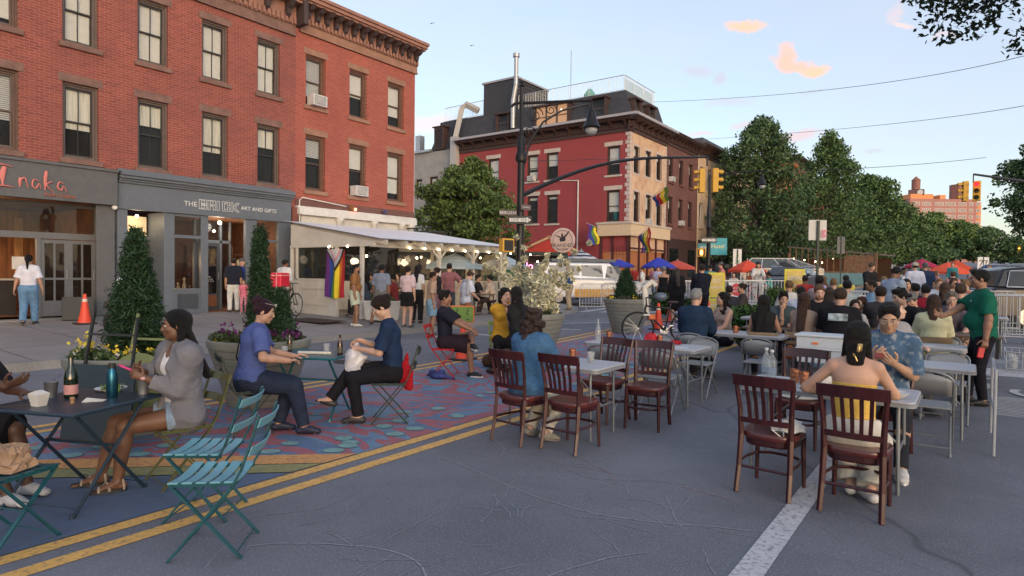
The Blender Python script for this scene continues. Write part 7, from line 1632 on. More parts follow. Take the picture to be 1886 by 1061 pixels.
crumple('napkin','crumpled white napkin beside the copper mugs and bottles',(-1.02,6.02,.74),.07,WN,4,fl=.7);crumple('cloth_bag','white drawstring cloth bag slumped on the mahogany chair seat',(-1.12,5.16,.472),.13,WN,5,'bag',fl=.42)
mb=MB();mb.tube([(0,0,.03),(-.05,-.06,.06),(-.02,-.13,.02),(.06,-.10,-.05),(.03,-.02,.04)],.006,6);tag(mb.build('cord',WN,loc=(-1.16,5.10,.50)),'white drawstring looped through the chair slats','cord')
for x,y,r_,lb in((-.66,5.72,.09,'white bowl by the elbow of the bare-shouldered woman'),(-1.05,5.72,.10,'white plate half hidden left of the bare-shouldered woman')):
 lathe_thing('bowl',lb,'bowl',(x+(.22 if r_<.1 else 0),y,.74),[('bowl',[(.03,0),(.05,.006),(r_,.05 if r_<.1 else.018),(r_*.96,.05 if r_<.1 else.018),(.045,.012),(0,.01)],SWH)])
mb=MB();mb.box(-.10,.10,-.07,.07,0,.004);tag(mb.build('paper_menu',M('blue_white_paper',(.5,.52,.6),.7),loc=(-.45,10.0,.741+gz(-.4,10)),rot=(0,0,.2)),'single sheet of paper on the far empty table','paper')
mb=MB();mb.box(-.10,.10,-.07,.07,0,.004);tag(mb.build('paper_menu',MATS['blue_white_paper'],loc=(-3.0,7.8,.741+gz(-3,7.8)),rot=(0,0,.5)),'paper slip on the red napkin table','paper')
t=thing('bus_tub','white plastic tub of dishes on a low stand between the tables','tub',ground(*atd(1518,8.1)[:2]));t.scale=(.84,.84,.93);mb=MB();mb.box(-.32,.32,-.22,.22,.60,.78);mb.box(-.345,.345,-.245,.245,.78,.81);mb.box(-.33,.33,-.23,.23,.81,.96);mb.box(-.36,.36,-.26,.26,.96,.99);mb.build('tub',M('tub_plastic',(.52,.56,.60),.5,var=.04),t,bevel=.012)
for s in(-1,1):mb=MB();mb.bar((s*.28,-.2,.60),(s*.28,.2,0),.03);mb.bar((s*.28,.2,.60),(s*.28,-.2,0),.03);mb.build('stand',SBK,t)
mb=MB();mb.box(-.10,-.02,-.248,-.246,.86,.89);mb.build('sticker',M('orange_sticker',(.8,.2,.05),.5),t)
t=thing('service_cart','wire serving cart with glasses in a basket at the right edge','cart',ground(.60,8.0));mb=MB()
for x in(-.38,.38):
 for y in(-.55,.55):mb.cyl((x,y,0),(x,y,.82),.014,n=7)
for z in(.80,.40):
 for k in range(14):y=-.55+k*1.1/13;mb.cyl((-.38,y,z),(.38,y,z),.004,n=4)
 for x in(-.38,.38):mb.cyl((x,-.55,z),(x,.55,z),.010,n=6)
mb.build('frame',RAIL,t)
mb=MB()
for z in(.82,.90,.98):
 for a,b in(((-.3,-.4),(.3,-.4)),((.3,-.4),(.3,.1)),((.3,.1),(-.3,.1)),((-.3,.1),(-.3,-.4))):mb.cyl((*a,z),(*b,z),.005,n=4)
for k in range(11):
 for y in(-.4,.1):mb.cyl((-.3+k*.06,y,.82),(-.3+k*.06,y,.98),.003,n=4)
mb.build('basket',RAIL,t)
for i in range(5):
 for j in range(3):mb=MB();mb.lathe([(.028,0),(.034,.11),(.032,.11),(.026,.01)],10,(-.24+i*.12,-.32+j*.16,.82));mb.build('glass',GLASSY,t)
t=thing('folded_table','dark folded square table standing on edge behind the bottle and flask','table',(-6.35,2.30,0),R(40));t.rotation_euler=(R(-8),0,R(25));mb=MB();mb.box(-.36,.36,0,.03,.10,.80);mb.build('tabletop',M('folded_table_dark',(.015,.03,.042),.4),t,bevel=.008)
for s in(-1,1):mb=MB();mb.bar((s*.28,.05,.1),(s*.24,.10,1.25),.022);mb.build('leg',SBK,t)
mb=MB();mb.bar((-.26,.09,1.08),(.26,.09,1.08),.022);mb.build('crossbar',SBK,t)
t=thing('folded_table','olive green round folded table leaning by the yellow flowers','table',(-6.35,2.62,0),0);t.rotation_euler=(R(-10),0,R(28));OM=M('olive_enamel',(.17,.20,.075),.45);mb=MB();mb.lathe([(.36,0),(.36,.025),(0,.025)],36,T=Matrix.Translation((0,0,.52))@Matrix.Rotation(R(90),4,'X'));mb.build('tabletop',OM,t,bevel=.004)
for s in(-1,1):mb=MB();mb.bar((s*.22,.05,.1),(s*.18,.12,1.27),.022);mb.build('leg',OM,t)
mb=MB();mb.bar((-.19,.10,1.02),(.19,.10,1.02),.022);mb.build('crossbar',OM,t)
ORG=M('cone_orange',(.75,.07,.03),.5,var=.06);
def cone(label,loc,s=1.0,bands=True,sign_=False):
 t=thing('traffic_cone',label,'traffic cone',loc,0,'orange traffic cones',s);mb=MB();mb.lathe([(.15,.03),(.10,.25),(.035,.70),(.03,.72),(0,.72)],20);mb.build('cone',ORG,t,smooth=40)
 mb=MB();mb.box(-.2,.2,-.2,.2,0,.035);mb.build('base',M('cone_base',(.03,.03,.03),.7),t,bevel=.01)
 if bands:mb=MB();mb.lathe([(.094,.29),(.076,.40)],20);mb.lathe([(.068,.46),(.051,.60)],20);mb.build('band',M('cone_band',(.6,.52,.42),.4),t,smooth=True)
 if sign_:
  mb=MB();mb.box(-.22,.22,-.21,-.18,.72,1.04);b=mb.build('sign_board',M('orange_board',(.62,.15,.03),.6),t,bevel=.01,rot=(0,0,YAW));mb=MB();mb.box(-.20,.20,-.214,-.211,.74,1.02);mb.build('sign_face',M('sign_green_face',(.12,.22,.04),.6),b)
  mb=MB();o_=-.216
  for cx,cyc in((-.10,True),(.10,False)):
   mb.ell((cx+.01,o_,.985),(.012,.002,.012),8,5);mb.bar((cx,o_,.97),(cx-.012,o_,.91),.014,.003,up=(0,1,0));mb.bar((cx-.012,o_,.91),(cx+.014,o_,.86),.010,.003,up=(0,1,0));mb.bar((cx-.012,o_,.91),(cx-.03,o_,.86),.010,.003,up=(0,1,0));mb.bar((cx,o_,.96),(cx+.03,o_,.93),.008,.003,up=(0,1,0));mb.box(cx-.03,cx+.03,o_-.001,o_+.001,.775,.79)
   if cyc:
    for q in(-.03,.03):mb.tube([(cx+q+.016*math.cos(a),o_,.85+.016*math.sin(a))for a in[k*.7 for k in range(10)]],.003,4)
  mb.build('pictograms',SBK,b)
 return t
cone('banded cone on the sidewalk in front of the restaurant doors',(-17.9,6.35,gz(0,0)+.27),1.05);cone('red cone carrying a green cyclist and pedestrian board, behind the man on the red chair',ground(-7.75,9.05),1.0,False,True)
cone('banded cone between the white bicycle and the barriers',ground(*atd(1214,17)[:2]));cone('banded cone just right of the grey haired man',ground(*atd(1306,17.5)[:2]));cone('small cone beyond the bicycle saddle',ground(*atd(1236,19)[:2]),.9)
t=thing('sandwich_board','black sandwich board lying tilted on the restaurant step','board',(-18.9,6.55,.30),R(70));mb=MB();mb.box(-.35,.35,-.03,.03,0,.62);mb.build('board',SBK,t,bevel=.008,rot=(R(-14),0,0));mb=MB();mb.box(-.35,.35,.20,.25,0,.5);mb.build('rear_board',SBK,t)
t=thing('fire_hydrant','black hydrant with a silver cap at the kerb behind the green board','hydrant',(-12.7,13.6,.15));mb=MB();mb.lathe([(.16,0),(.16,.05),(.11,.06),(.11,.5),(.14,.52),(.14,.56)],16);mb.cyl((-.18,0,.4),(.18,0,.4),.05);mb.build('body',SBK,t,smooth=40);mb=MB();mb.lathe([(.14,.56),(.12,.64),(.05,.70),(.03,.75),(0,.75)],16);mb.build('bonnet',MATS['galvanised'],t,smooth=40)
t=thing('planter_box','white wooden planter box with herbs at the shed corner','planter',(-14.1,12.75,.24),R(5));mb=MB();mb.add([(-.42,-.25,0),(.42,-.25,0),(.42,.25,0),(-.42,.25,0),(-.47,-.28,.52),(.47,-.28,.52),(.47,.28,.52),(-.47,.28,.52)],[(3,2,1,0),(4,5,6,7),(0,1,5,4),(1,2,6,5),(2,3,7,6),(3,0,4,7)])
for k in range(8):mb.box(-.44+k*.12,-.43+k*.12,-.285,-.27,.04,.5)
mb.box(-.49,.49,-.30,.30,.52,.56);mb.build('box',WP,t,bevel=.006);rg=np.random.default_rng(8);pl=[];leaves_np(pl,rg.normal(size=(500,3))*np.array([.18,.10,.06])+np.array([0,0,.65]),None,.05,rg);quads_mesh('herbs',pl,leaf_mat('herb',(.05,.10,.03)),t)
mb=MB();mb.box(-.9,.9,-.45,.45,0,.012);tag(mb.build('floor_mat',M('brown_mat',(.05,.035,.03),.95,bump=.4),loc=(-15.2,11.2,.245)),'dark brown mat on the sidewalk beside the shed','mat')
STL=M('barrier_steel',(.46,.48,.50),.45,.5,var=.1)
def barrier(label,loc,rz,L_=2.3,sign_=None):
 t=thing('crowd_barrier',label,'barrier',loc,rz,'steel crowd barriers')
 mb=MB();r_=.02;pts=[(-L_/2,0,.18),(-L_/2,0,.95),(-L_/2+.12,0,1.08),(L_/2-.12,0,1.08),(L_/2,0,.95),(L_/2,0,.18)];mb.tube(pts+[pts[0]],r_,7);mb.build('frame',STL,t,smooth=50)
 mb=MB();n=int(L_/.12)
 for k in range(1,n):x=-L_/2+L_*k/n;mb.cyl((x,0,.18),(x,0,1.08),.009,n=5)
 mb.cyl((-L_/2,0,.62 if False else.3),(L_/2,0,.3),.012,n=5);mb.build('bars',STL,t)
 for s in(-1,1):
  mb=MB();mb.tube([(s*(L_/2-.25),-.28,0),(s*(L_/2-.25),0,.20),(s*(L_/2-.25),.28,0)],.016,6);mb.build('foot',STL,t)
 if sign_:
  mb=MB();mb.box(-.3,.3,-.03,-.02,.42,1.0);mb.build('sign_plate',SWH,t);mb=MB();mb.lathe([(.24,0),(.24,.004),(0,.004)],24,T=Matrix.Translation((0,-.032,.74))@Matrix.Rotation(R(90),4,'X'));mb.build('red_disc',M('sign_red',(.45,.02,.04),.5),t)
  for i,w in enumerate(('DO NOT','ENTER')):text('lettering',w,.11,SWH,TX(FACE_MY,0,-.040,.79-.12*i),t,ext=.001)
 return t
def bar_at(label,px,d,rz=YAW,**k):p=atd(px,d);barrier(label,p,rz,**k)
bar_at('steel barrier between the green polo man and the suv',1842,13.9,R(8),L_=1.5);bar_at('steel barrier cut by the right edge in front of the suv',1908,14.0,R(8),L_=1.6)
bar_at('barrier with a red and white round DO NOT ENTER plate among the diners',1590,15.5,R(10),sign_=True);bar_at('barrier just left of the standing waiter in blue-grey',1650,15.5,R(10));bar_at('barrier right of the waiter, in front of the men in white and navy',1712,16.5,R(10));bar_at('barrier ending left of the green polo man',1775,16,R(10))
bar_at('barrier with a red and white plate in front of the pink bicycle',1357,24,YAW,sign_=True);bar_at('barrier left of the cyclists',1290,24.5,YAW);bar_at('barrier right of the white clothed cyclist',1425,24,YAW);bar_at('left barrier by the white van bonnet',1110,25,YAW,L_=1.8);bar_at('right barrier by the white van bonnet',1150,25.2,YAW,L_=1.8);bar_at('barrier behind the long haired woman in black',1235,26,YAW)
def poster(label,px,d,w,h_,z=.5,txt='OPEN',col=(.62,.55,.04)):
 p=atd(px,d);t=thing('poster_board',label,'poster',p,YAW,'yellow framed poster boards');mb=MB();mb.box(-w/2,w/2,0,.03,z,z+h_);mb.build('board',M('poster_yellow',col,.6),t)
 mb=MB();mb.box(-w/2+.06,w/2-.06,-.006,-.001,z+.06,z+h_-.06);mb.build('face',M('poster_ochre',(.55,.42,.12),.6),t);text('lettering',txt,h_*.2,SWH,TX(FACE_MY,0,-.01,z+h_*.66),t,ext=.001);text('lettering','STREETS',h_*.13,SWH,TX(FACE_MY,0,-.01,z+h_*.4),t,ext=.001)
 for s in(-1,1):mb=MB();mb.bar((s*w*.4,.04,0),(s*w*.4,.04,z+h_*.5),.03);mb.build('leg',MATS['barrier_steel'],t)
poster('yellow framed poster right of the navy-suited man',1320,19,.5,.75,.75,'GO');poster('large yellow framed poster among the seated diners',1464,19,.62,.85,.75,'OPEN')
poster('lower white poster panel under the yellow one',1316,18.8,.5,.62,.1,'OPEN',(.5,.52,.55))
def hedge(label,px,d,r_,n,col,seed,z=.4):
 p=atd(px,d);rr=random.Random(seed);return plant_clump('bush',label,'bush',p,[(rr.uniform(-r_,r_),rr.uniform(-.3,.3),z+rr.uniform(0,.35),rr.uniform(.15,.3))for _ in range(14)],n,.06,col,seed)
hedge('green bush beside the woman in the striped top',1375,13.2,.55,5200,(.045,.10,.03),71,.45);hedge('low bush behind the bicycle saddle',1245,20,.8,2600,(.05,.10,.03),72,.3);hedge('small bush left of the bearded man',1446,17,.35,1500,(.06,.11,.03),73,.7)
# ------ bicycles, scooter, cars
TYR=M('tyre_rubber',(.018,.018,.018),.8,bump=.3);CHR=M('chrome',(.5,.5,.52),.2,.95)
def bicycle(label,loc,rz,col,tilt=0,extra=None,group=None,s=1.0,fender=False):
 t=thing('bicycle',label,'bicycle',loc,rz,group,s);t.rotation_euler=(R(tilt),0,rz);mc=M('bike_%d_%d_%d'%tuple(int(v*1000)for v in col),col,.35,.2)
 r_=.34
 for nm,x in(('wheel',-.52),('wheel',.52)):
  mb=MB();c=(x,0,r_);mb.tube([(x+r_*math.cos(a),0,r_+r_*math.sin(a))for a in[2*math.pi*k/32 for k in range(32)]],.019,7,closed=True);w=mb.build(nm,TYR,t,smooth=True)
  mb=MB();mb.tube([(x+(r_-.022)*math.cos(a),0,r_+(r_-.022)*math.sin(a))for a in[2*math.pi*k/32 for k in range(32)]],.009,5,closed=True)
  for k in range(16):a=2*math.pi*k/16;mb.cyl((x+.02*math.cos(a+.5),.015*(-1)**k,r_+.02*math.sin(a+.5)),(x+(r_-.02)*math.cos(a),0,r_+(r_-.02)*math.sin(a)),.0018,n=3,mi=0)
  mb.cyl((x,-.05,r_),(x,.05,r_),.02,n=8);mb.build('rim',CHR,w)
 mb=MB();bb=(-.06,0,.30);st=(-.18,0,.82);hd=(.33,0,.86);hl=(.37,0,.70)
 for a,b,q in((bb,st,.018),(bb,hl,.02),((-.165,0,.76),(.345,0,.82),.017),(hd,hl,.021)):mb.cyl(a,b,q,n=8)
 for s_ in(-1,1):mb.cyl(bb,(-.52,.06*s_,r_),.010,n=6);mb.cyl((-.165,0,.76),(-.52,.06*s_,r_),.008,n=6);mb.cyl((hl[0],.05*s_,hl[2]),(.52,.05*s_,r_),.012,n=6)
 mb.build('frame',mc,t,smooth=40)
 mb=MB();mb.ell((-.24,0,.90),(.13,.07,.03),12,6);mb.cyl(st,(-.2,0,.9),.014);mb.build('saddle',M('saddle_brown',(.06,.03,.025),.5),t,smooth=True)
 mb=MB();mb.tube([(.22,-.27,.98),(.30,-.2,1.0),(.345,0,.99),(.30,.2,1.0),(.22,.27,.98)],.012,7);mb.cyl(hd,(.34,0,1.0),.014);mb.build('handlebar',SBK,t,smooth=True)
 mb=MB();mb.lathe([(.09,-.004),(.09,.004)],16,T=Matrix.Translation((-.06,-.05,.30))@Matrix.Rotation(R(90),4,'X'));mb.bar((-.06,-.07,.30),(-.06+.12,-.07,.20),.014);mb.bar((-.06,.07,.30),(-.18,.07,.40),.014);mb.box(.03,.11,-.13,-.07,.19,.21);mb.box(-.21,-.13,.07,.13,.39,.41);mb.build('crankset',CHR,t)
 if fender:
  for x in(-.52,.52):mb=MB();mb.tube([(x+(r_+.03)*math.cos(a),0,r_+(r_+.03)*math.sin(a))for a in[.35+.22*k for k in range(12)]],.022,6,flat=.5);mb.build('mudguard',SWH,t,smooth=True)
 return t
p=at(1262,632);wb=bicycle('white framed bicycle with childs seat parked against the planter',ground(*atd(1222,14.0)[:2]),YAW+R(180),(.02,.02,.022),6,s=1.05)
mb=MB();mb.tube([(.32,-.05,.62),(.34,-.05,.95),(.36,-.05,1.22),(.20,-.05,1.34),(.12,-.05,1.25)],.05,8,flat=1.3);mb.box(.28,.42,-.13,.13,.60,.64);mb.build('child_seat',M('cream_plastic',(.55,.52,.46),.5),wb,smooth=40)
mb=MB();mb.box(.16,.30,-.1,.1,.52,.64);mb.build('footrest',M('orange_plastic',(.7,.16,.04),.5),wb,bevel=.02)
mb=MB();mb.ell((.02,-.02,1.02),(.14,.10,.09),14,8);mb.build('helmet',M('blue_grey_helmet',(.10,.13,.18),.4),wb,smooth=True)
BG='bicycles beyond the tables'
bicycle('black bicycle held by the man in the navy suit',ground(*atd(1288,19.6)[:2]),YAW+R(70),(.02,.02,.02),group=BG)
bicycle('black city bicycle of the rider in the coral tank top',ground(*atd(1330,26)[:2]),YAW+R(120),(.03,.03,.03),group=BG)
bicycle('pink bicycle ridden by the cyclist in white',ground(*atd(1394,24.5)[:2]),YAW+R(205),(.55,.08,.12),group=BG)
db=bicycle('delivery bicycle standing behind the slim conifer, with a red insulated box',Vector((-16.9,11.4,.26)),R(112),(.02,.02,.02),s=1.02)
bx=thing('delivery_box','red insulated delivery box on the rack of the black bicycle','box',(-16.72,10.98,.26+.92),R(25));mb=MB();mb.box(-.27,.27,-.24,.24,0,.42);mb.build('box',M('red_vinyl',(.62,.02,.05),.45,var=.08,bump=.2,bscale=8),bx,bevel=.03);mb=MB();mb.box(-.28,.28,-.25,.25,.33,.36);
for x in(-.12,.12):mb.box(x-.012,x+.012,-.247,.247,-.003,.425)
mb.build('white_piping',M('pale_red_piping',(.7,.35,.35),.6),bx)
sc=thing('motor_scooter','dark scooter with a red fairing and round mirror, mostly behind the left conifer','scooter',(-14.9,6.15,.23),R(15));mb=MB()
for x in(-.55,.62):mb.tube([(x+.2*math.cos(a),0,.24+.2*math.sin(a))for a in[2*math.pi*k/20 for k in range(20)]],.055,8,closed=True)
mb.build('wheels',TYR,sc,smooth=True);mb=MB();mb.ell((-.35,0,.62),(.42,.16,.17),14,8);mb.box(-.3,.45,-.15,.15,.24,.32);mb.bar((.45,0,.3),(.38,0,1.0),.12,.3);mb.build('body',M('scooter_dark',(.03,.03,.035),.35),sc,bevel=.02);mb=MB();mb.ell((.46,-.0,.78),(.09,.2,.26),12,8);mb.build('fairing',M('scooter_red',(.55,.02,.06),.3),sc,smooth=True)
mb=MB();mb.tube([(.35,-.3,1.02),(.42,0,1.0),(.35,.3,1.02)],.015,6);mb.cyl((.36,-.28,1.0),(.30,-.42,1.12),.008);mb.build('handlebar',SBK,sc);mb=MB();mb.ell((.30,-.44,1.16),(.015,.09,.09),16,8);mb.build('mirror',M('mirror_white',(.75,.76,.78),.15,.2),sc,smooth=True)
def car(label,loc,rz,col,L_=4.7,Wd=1.9,H_=1.72,hood=.95,name='parked_suv',kind='suv'):
 t=thing(name,label,'car',loc,rz);pc=M('car_paint_%d_%d_%d'%tuple(int(v*1000)for v in col),col,.28,.3,var=.04,coat=.6)
 h=Wd/2;fr,rr_=L_/2,-L_/2
 if kind=='suv':low=[(rr_,.45),(rr_+.03,1.0),(rr_+.12,1.12),(fr-1.25,1.10),(fr-.15,.95),(fr,.70),(fr-.02,.35),(rr_+.05,.32)];cab=[(rr_+.12,1.10),(rr_+.35,H_-.06),(rr_+.9,H_),(.35,H_-.02),(fr-1.15,1.08)]
 else:low=[(rr_,.4),(rr_+.02,1.2),(fr-1.2,1.18),(fr-.1,1.02),(fr,.7),(fr,.35),(rr_+.05,.32)];cab=[(rr_+.05,1.18),(rr_+.15,H_),(.7,H_),(fr-1.05,1.16)]
 def loft(poly,w0,w1,zmid,mt,nm,par=None,bev=.05):
  mb=MB();n=len(poly);vs=[]
  for s in(-1,1):
   for x,z in poly:vs.append((x,s*(w0 if z<=zmid else w1),z))
  mb.add(vs,[tuple(range(n)),tuple(range(2*n-1,n-1,-1))]+[(i,n+i,n+(i+1)%n,(i+1)%n)for i in range(n)]);return mb.build(nm,mt,par or t,smooth=35,bevel=bev)
 loft(low,h,h,9,pc,'body',bev=.07);loft(cab,h-.03,h-.20,1.25,pc,'cabin',bev=.06)
 def side_glass(x0,x1,z0,z1,sh=0):
  for s in(-1,1):
   f=lambda z:s*(h-.03-(z-1.1)/(H_-1.1)*.17+.012);MB().add([(x0,f(z0),z0),(x1,f(z0),z0),(x1-sh,f(z1),z1),(x0+sh*.5,f(z1),z1)],[(0,1,2,3)]).build('side_window',GLD,t)
 side_glass(rr_+.42,-.75,1.14,H_-.14,.08);side_glass(-.68,.35,1.14,H_-.12,.04)
 if kind=='suv':side_glass(.42,fr-1.25,1.12,H_-.14,.5)
 else:side_glass(.42,fr-1.2,1.2,H_-.14,.3)
 mb=MB();a=cab[-1];b=cab[-2];mb.add([(a[0]-.05+.03,-h+.16,a[1]+.03),(a[0]-.05+.03,h-.16,a[1]+.03),(b[0]+.08,h-.28,b[1]-.03),(b[0]+.08,-h+.28,b[1]-.03)],[(0,1,2,3)]);o=mb.build('windscreen',GLD,t);o.location.x=.03;o.location.z=.015
 for x in(rr_+.85,fr-.9):
  for s in(-1,1):
   T_=Matrix.Translation((x,s*(h-.12),.36))@Matrix.Rotation(R(90),4,'X');mb=MB();mb.lathe([(.20,-.12),(.35,-.11),(.36,0),(.35,.11),(.20,.12)],24,T=T_);w=mb.build('wheel',TYR,t,smooth=30);mb=MB();mb.lathe([(.21,-.125),(.05,-.11),(.05,.11),(.21,.125)],12,T=T_);mb.build('rim',CHR,w)
 for s in(-1,1):
  mb=MB();mb.box(fr-.12,fr+.005,s*(h-.42),s*(h-.08),.72,.88);mb.build('headlight',M('headlight_glass',(.6,.62,.65),.15),t,bevel=.02);mb=MB();mb.box(rr_-.01,rr_+.06,s*(h-.28),s*(h-.05),.75,1.05);mb.build('tail_light',M('tail_red',(.35,.01,.01),.3),t,bevel=.02)
  mb=MB();mb.ell((fr-1.35,s*(h+.12),1.15),(.07,.11,.08),10,6);mb.build('wing_mirror',pc,t,smooth=True)
 if kind=='suv':
  mb=MB()
  for s in(-1,1):mb.tube([(rr_+.5,s*(h-.22),H_+.01),(rr_+.6,s*(h-.22),H_+.06),(.3,s*(h-.22),H_+.05),(.45,s*(h-.22),H_-.0)],.018,6);mb.tube([(rr_+.38,s*(h-.015),1.13),(rr_+.5,s*(h-.15),H_-.12),(.3,s*(h-.15),H_-.10),(fr-1.2,s*(h-.02),1.11),(rr_+.38,s*(h-.012),1.13)],.014,5)
  mb.build('chrome_trim',CHR,t)
 return t
pS=atd(1868,17.0);car('black suv parked at the right edge behind the barriers',ground(*atd(1985,16.5)[:2]),R(22),(.012,.013,.016),4.8,1.9,1.66)
pV=atd(1085,29);v=car('white delivery van with an orange stripe panel behind the white shrub',ground(pV.x,pV.y),YAW+R(12),(.55,.56,.58),5.2,2.0,1.92,name='white_van',kind='van')
mb=MB();mb.box(-1.0,1.9,-1.012,-1.004,.38,.74);mb.build('orange_panel',M('orange_panel',(.62,.32,.06),.5),v);text('side_lettering','street eats',.22,SWH,TX(FACE_MY,.9,-1.016,.56),v,ext=.001)
mb=MB();mb.box(-2.0,1.0,-.75,.75,1.95,2.08);mb.build('roof_rack',M('rack_grey',(.1,.12,.14),.6),v)
p=atd(1495,30);car('dark parked car mostly hidden under the timber shed',ground(p.x-1.0,p.y),R(-90),(.03,.03,.035),4.5,1.85,1.5)
p=atd(1630,85);car('pale parked van far up the avenue under the trees',ground(p.x,p.y),R(-90),(.5,.5,.5),5.4,2.1,2.5,name='white_van',kind='van')
# ------ the people
FAIR,TANS,OLIV,BRN,DRK=(.50,.30,.22),(.42,.24,.16),(.33,.185,.12),(.20,.10,.06),(.085,.042,.028)
BLK,DBR,MBR,LBR,GRY=(.008,.007,.007),(.022,.012,.008),(.07,.035,.018),(.16,.09,.045),(.28,.27,.26)
def sz(x,y):
 return gz(x,y)+(.15+.15*min(1,max(0,(-12.35-x)/7.2))if x<-12.2 and(y<23.4 or y>36.6)else 0)
def stand(px,d):p=atd(px,d);return Vector((p.x,p.y,sz(p.x,p.y)))
CAMD=math.degrees(YAW)
def T(c,**k):return dict(c=c,**k)
def glasses(I,col=(.02,.02,.02),dark=False,up=0):
 T_=Matrix.Translation(I['hcn'])@I['HM'].to_4x4();mb=MB()
 for s in(-1,1):
  mb.tube([T_@V(s*.034+.021*math.cos(a),.099,.006+.017*math.sin(a)+up)for a in[2*math.pi*k/14 for k in range(14)]],.0016,5,closed=True);mb.cyl(T_@V(s*.056,.097,.01+up),T_@V(s*.078,.0,.012+up),.0016,n=5)
 mb.cyl(T_@V(-.013,.100,.01+up),T_@V(.013,.100,.01+up),.0016,n=5);mb.build('glasses',M('specs_%d'%int(col[0]*100),col,.3),I['root'])
def beard(I,col,res):
 HC,HM=I['HC'],I['HM'];sdf_mesh('beard',[eli(HC(0,.036,-.068),(.060,.056,.046),HM,k=.02),eli(HC(0,.075,-.045),(.04,.05,.018),HM,k=.01,op='s'),eli(HC(0,.03,-.01),(.1,.1,.034),HM,k=.01,op='s')],max(res,.006),cloth_mat(col,'curls'),I['root'])
def capm(I,col,res):
 HC,HM=I['HC'],I['HM'];sdf_mesh('cap',[eli(HC(0,-.012,.055),(.088,.106,.088),HM,k=.01),eli(HC(0,-.01,-.055),(.2,.2,.085),HM,k=.01,op='s'),cap(HC(0,.08,.05),HC(0,.15,.042),.055,.045,lat=HM@V(1,0,0),fl=.16,k=.01)],res,cloth_mat(col),I['root'])
def held(kind,label,cat,loc,rz,size,mt):mb=MB();mb.box(-size[0]/2,size[0]/2,-size[1]/2,size[1]/2,-size[2]/2,size[2]/2);o=mb.build(kind,mt,None,bevel=min(size)*.3,loc=loc);o.rotation_euler=rz;return tag(o,label,cat)
def W(I,v):r=I['root'];return Matrix.Translation(r.location)@Matrix.Rotation(r.rotation_euler.z,4,'Z')@(V(v)*r.scale.x)
NR=.0062
# --- around the navy table
I=person('seated woman with long black braids in an open grey cardigan holding a pink phone',ground(-5.02,2.45),R(180),NR,.98,'f',(.145,.072,.043),'braids',BLK,[T((.62,.62,.66),sl=0,neck='scoop',hem=.0,i=.008,fold=.003),T((.155,.155,.175),sl=.86,hem=-.26,i=.050,open=True,neck='v',fold=.014)],T((.20,.27,.36),len=.17,kind='denim',i=.016),'sandal',dict(sit=True,lean=2,head=(-20,2,0),LH=(.05,.26,.86),RH=(.19,.24,.90),Lc=.9,Rc=.9,Lp=(.8,.1,.2),Rp=(-.8,.1,.2),Ld=(.4,.7,.4),Rd=(-.4,.6,.3),Le=(-.6,-.6,-.5),Re=(.6,-.6,-.5),LA=(.12,.42,.09),RA=(.38,.44,.09),Lf=(.4,1,0),Rf=(.6,1,0),Lk=(.5,1,.3),Rk=(.7,1,.3)),build=1.14)
ph=W(I,(.15,.33,.93));held('phone','bright pink phone in the hands of the woman with braids','phone',ph,(R(-60),0,R(165)),(.075,.015,.15),M('pink_phone',(.65,.05,.22),.35))
q=I['J'][-1];mb=MB();w_=q[1];mb.ell(w_,(.031,.031,.020),14,8);mb.build('watch_strap',M('pale_pink_strap',(.5,.3,.28),.6),I['root'],smooth=True)
I=person('person in dark clothes and white socks gesturing over the navy table, left picture edge',ground(-5.92,1.22),R(-62),.007,1.0,'m',DRK,'short',BLK,T((.012,.012,.014),sl=.5),T((.012,.012,.015),len=.5,i=.02,flare=.02),dict(c=(.42,.42,.43),up=.07),dict(sit=True,lean=14,head=(5,5,0),RH=(.10,.60,.86),LH=(-.16,.46,.76),Rd=(-.2,.9,.3),Rp=(-.6,0,.8),Rc=.35,Ld=(0,1,-.05),Lp=(0,0,-1),Lc=.12,RA=(.05,.56,.09),LA=(-.16,.50,.09),Rf=(.1,1,0),Lf=(0,1,0)))
# --- around the teal table
I=person('woman in a blue ringer tee with purple pinned-up hair at the teal table',ground(-5.98,3.62),R(-20),NR,1.0,'f',(.42,.25,.18),'updo',(.035,.012,.022),T((.070,.10,.27),sl=.42,hem=-.06,i=.022,fold=.006),T((.018,.026,.05),kind='denim',i=.018),dict(c=(.015,.02,.045),up=-.02),dict(sit=True,lean=10,twist=-6,head=(-20,14,0),RH=(.32,.30,.76),LH=(.13,.40,.78),Ld=(.3,1,.2),Rd=(-.4,1,0),Lp=(0,0,-1),RA=(.38,.44,.09),LA=(.10,.26,.09),Rf=(.6,1,0),Lf=(.4,1,0),Rk=(.6,1,.3),Lk=(.4,1,.3)),build=1.34)
mb=MB();rt=I;sh_,wl=I['sh'],I['waist'];mb.tube([sh_[1]*.55+I['neckb']*.45+I['nv']*-.02+V(0,0,.045),I['chest']-I['nv']*.155+I['sv']*.03,I['waist']-I['nv']*.15-I['sv']*.05,I['pel']-I['sv']*.17-I['nv']*.08+V(0,0,.06)],.012,6,flat=.5);mb.build('bag_strap',cloth_mat((.01,.012,.02)),I['root'],smooth=True)
glasses(I,(.5,.5,.45),up=.085)
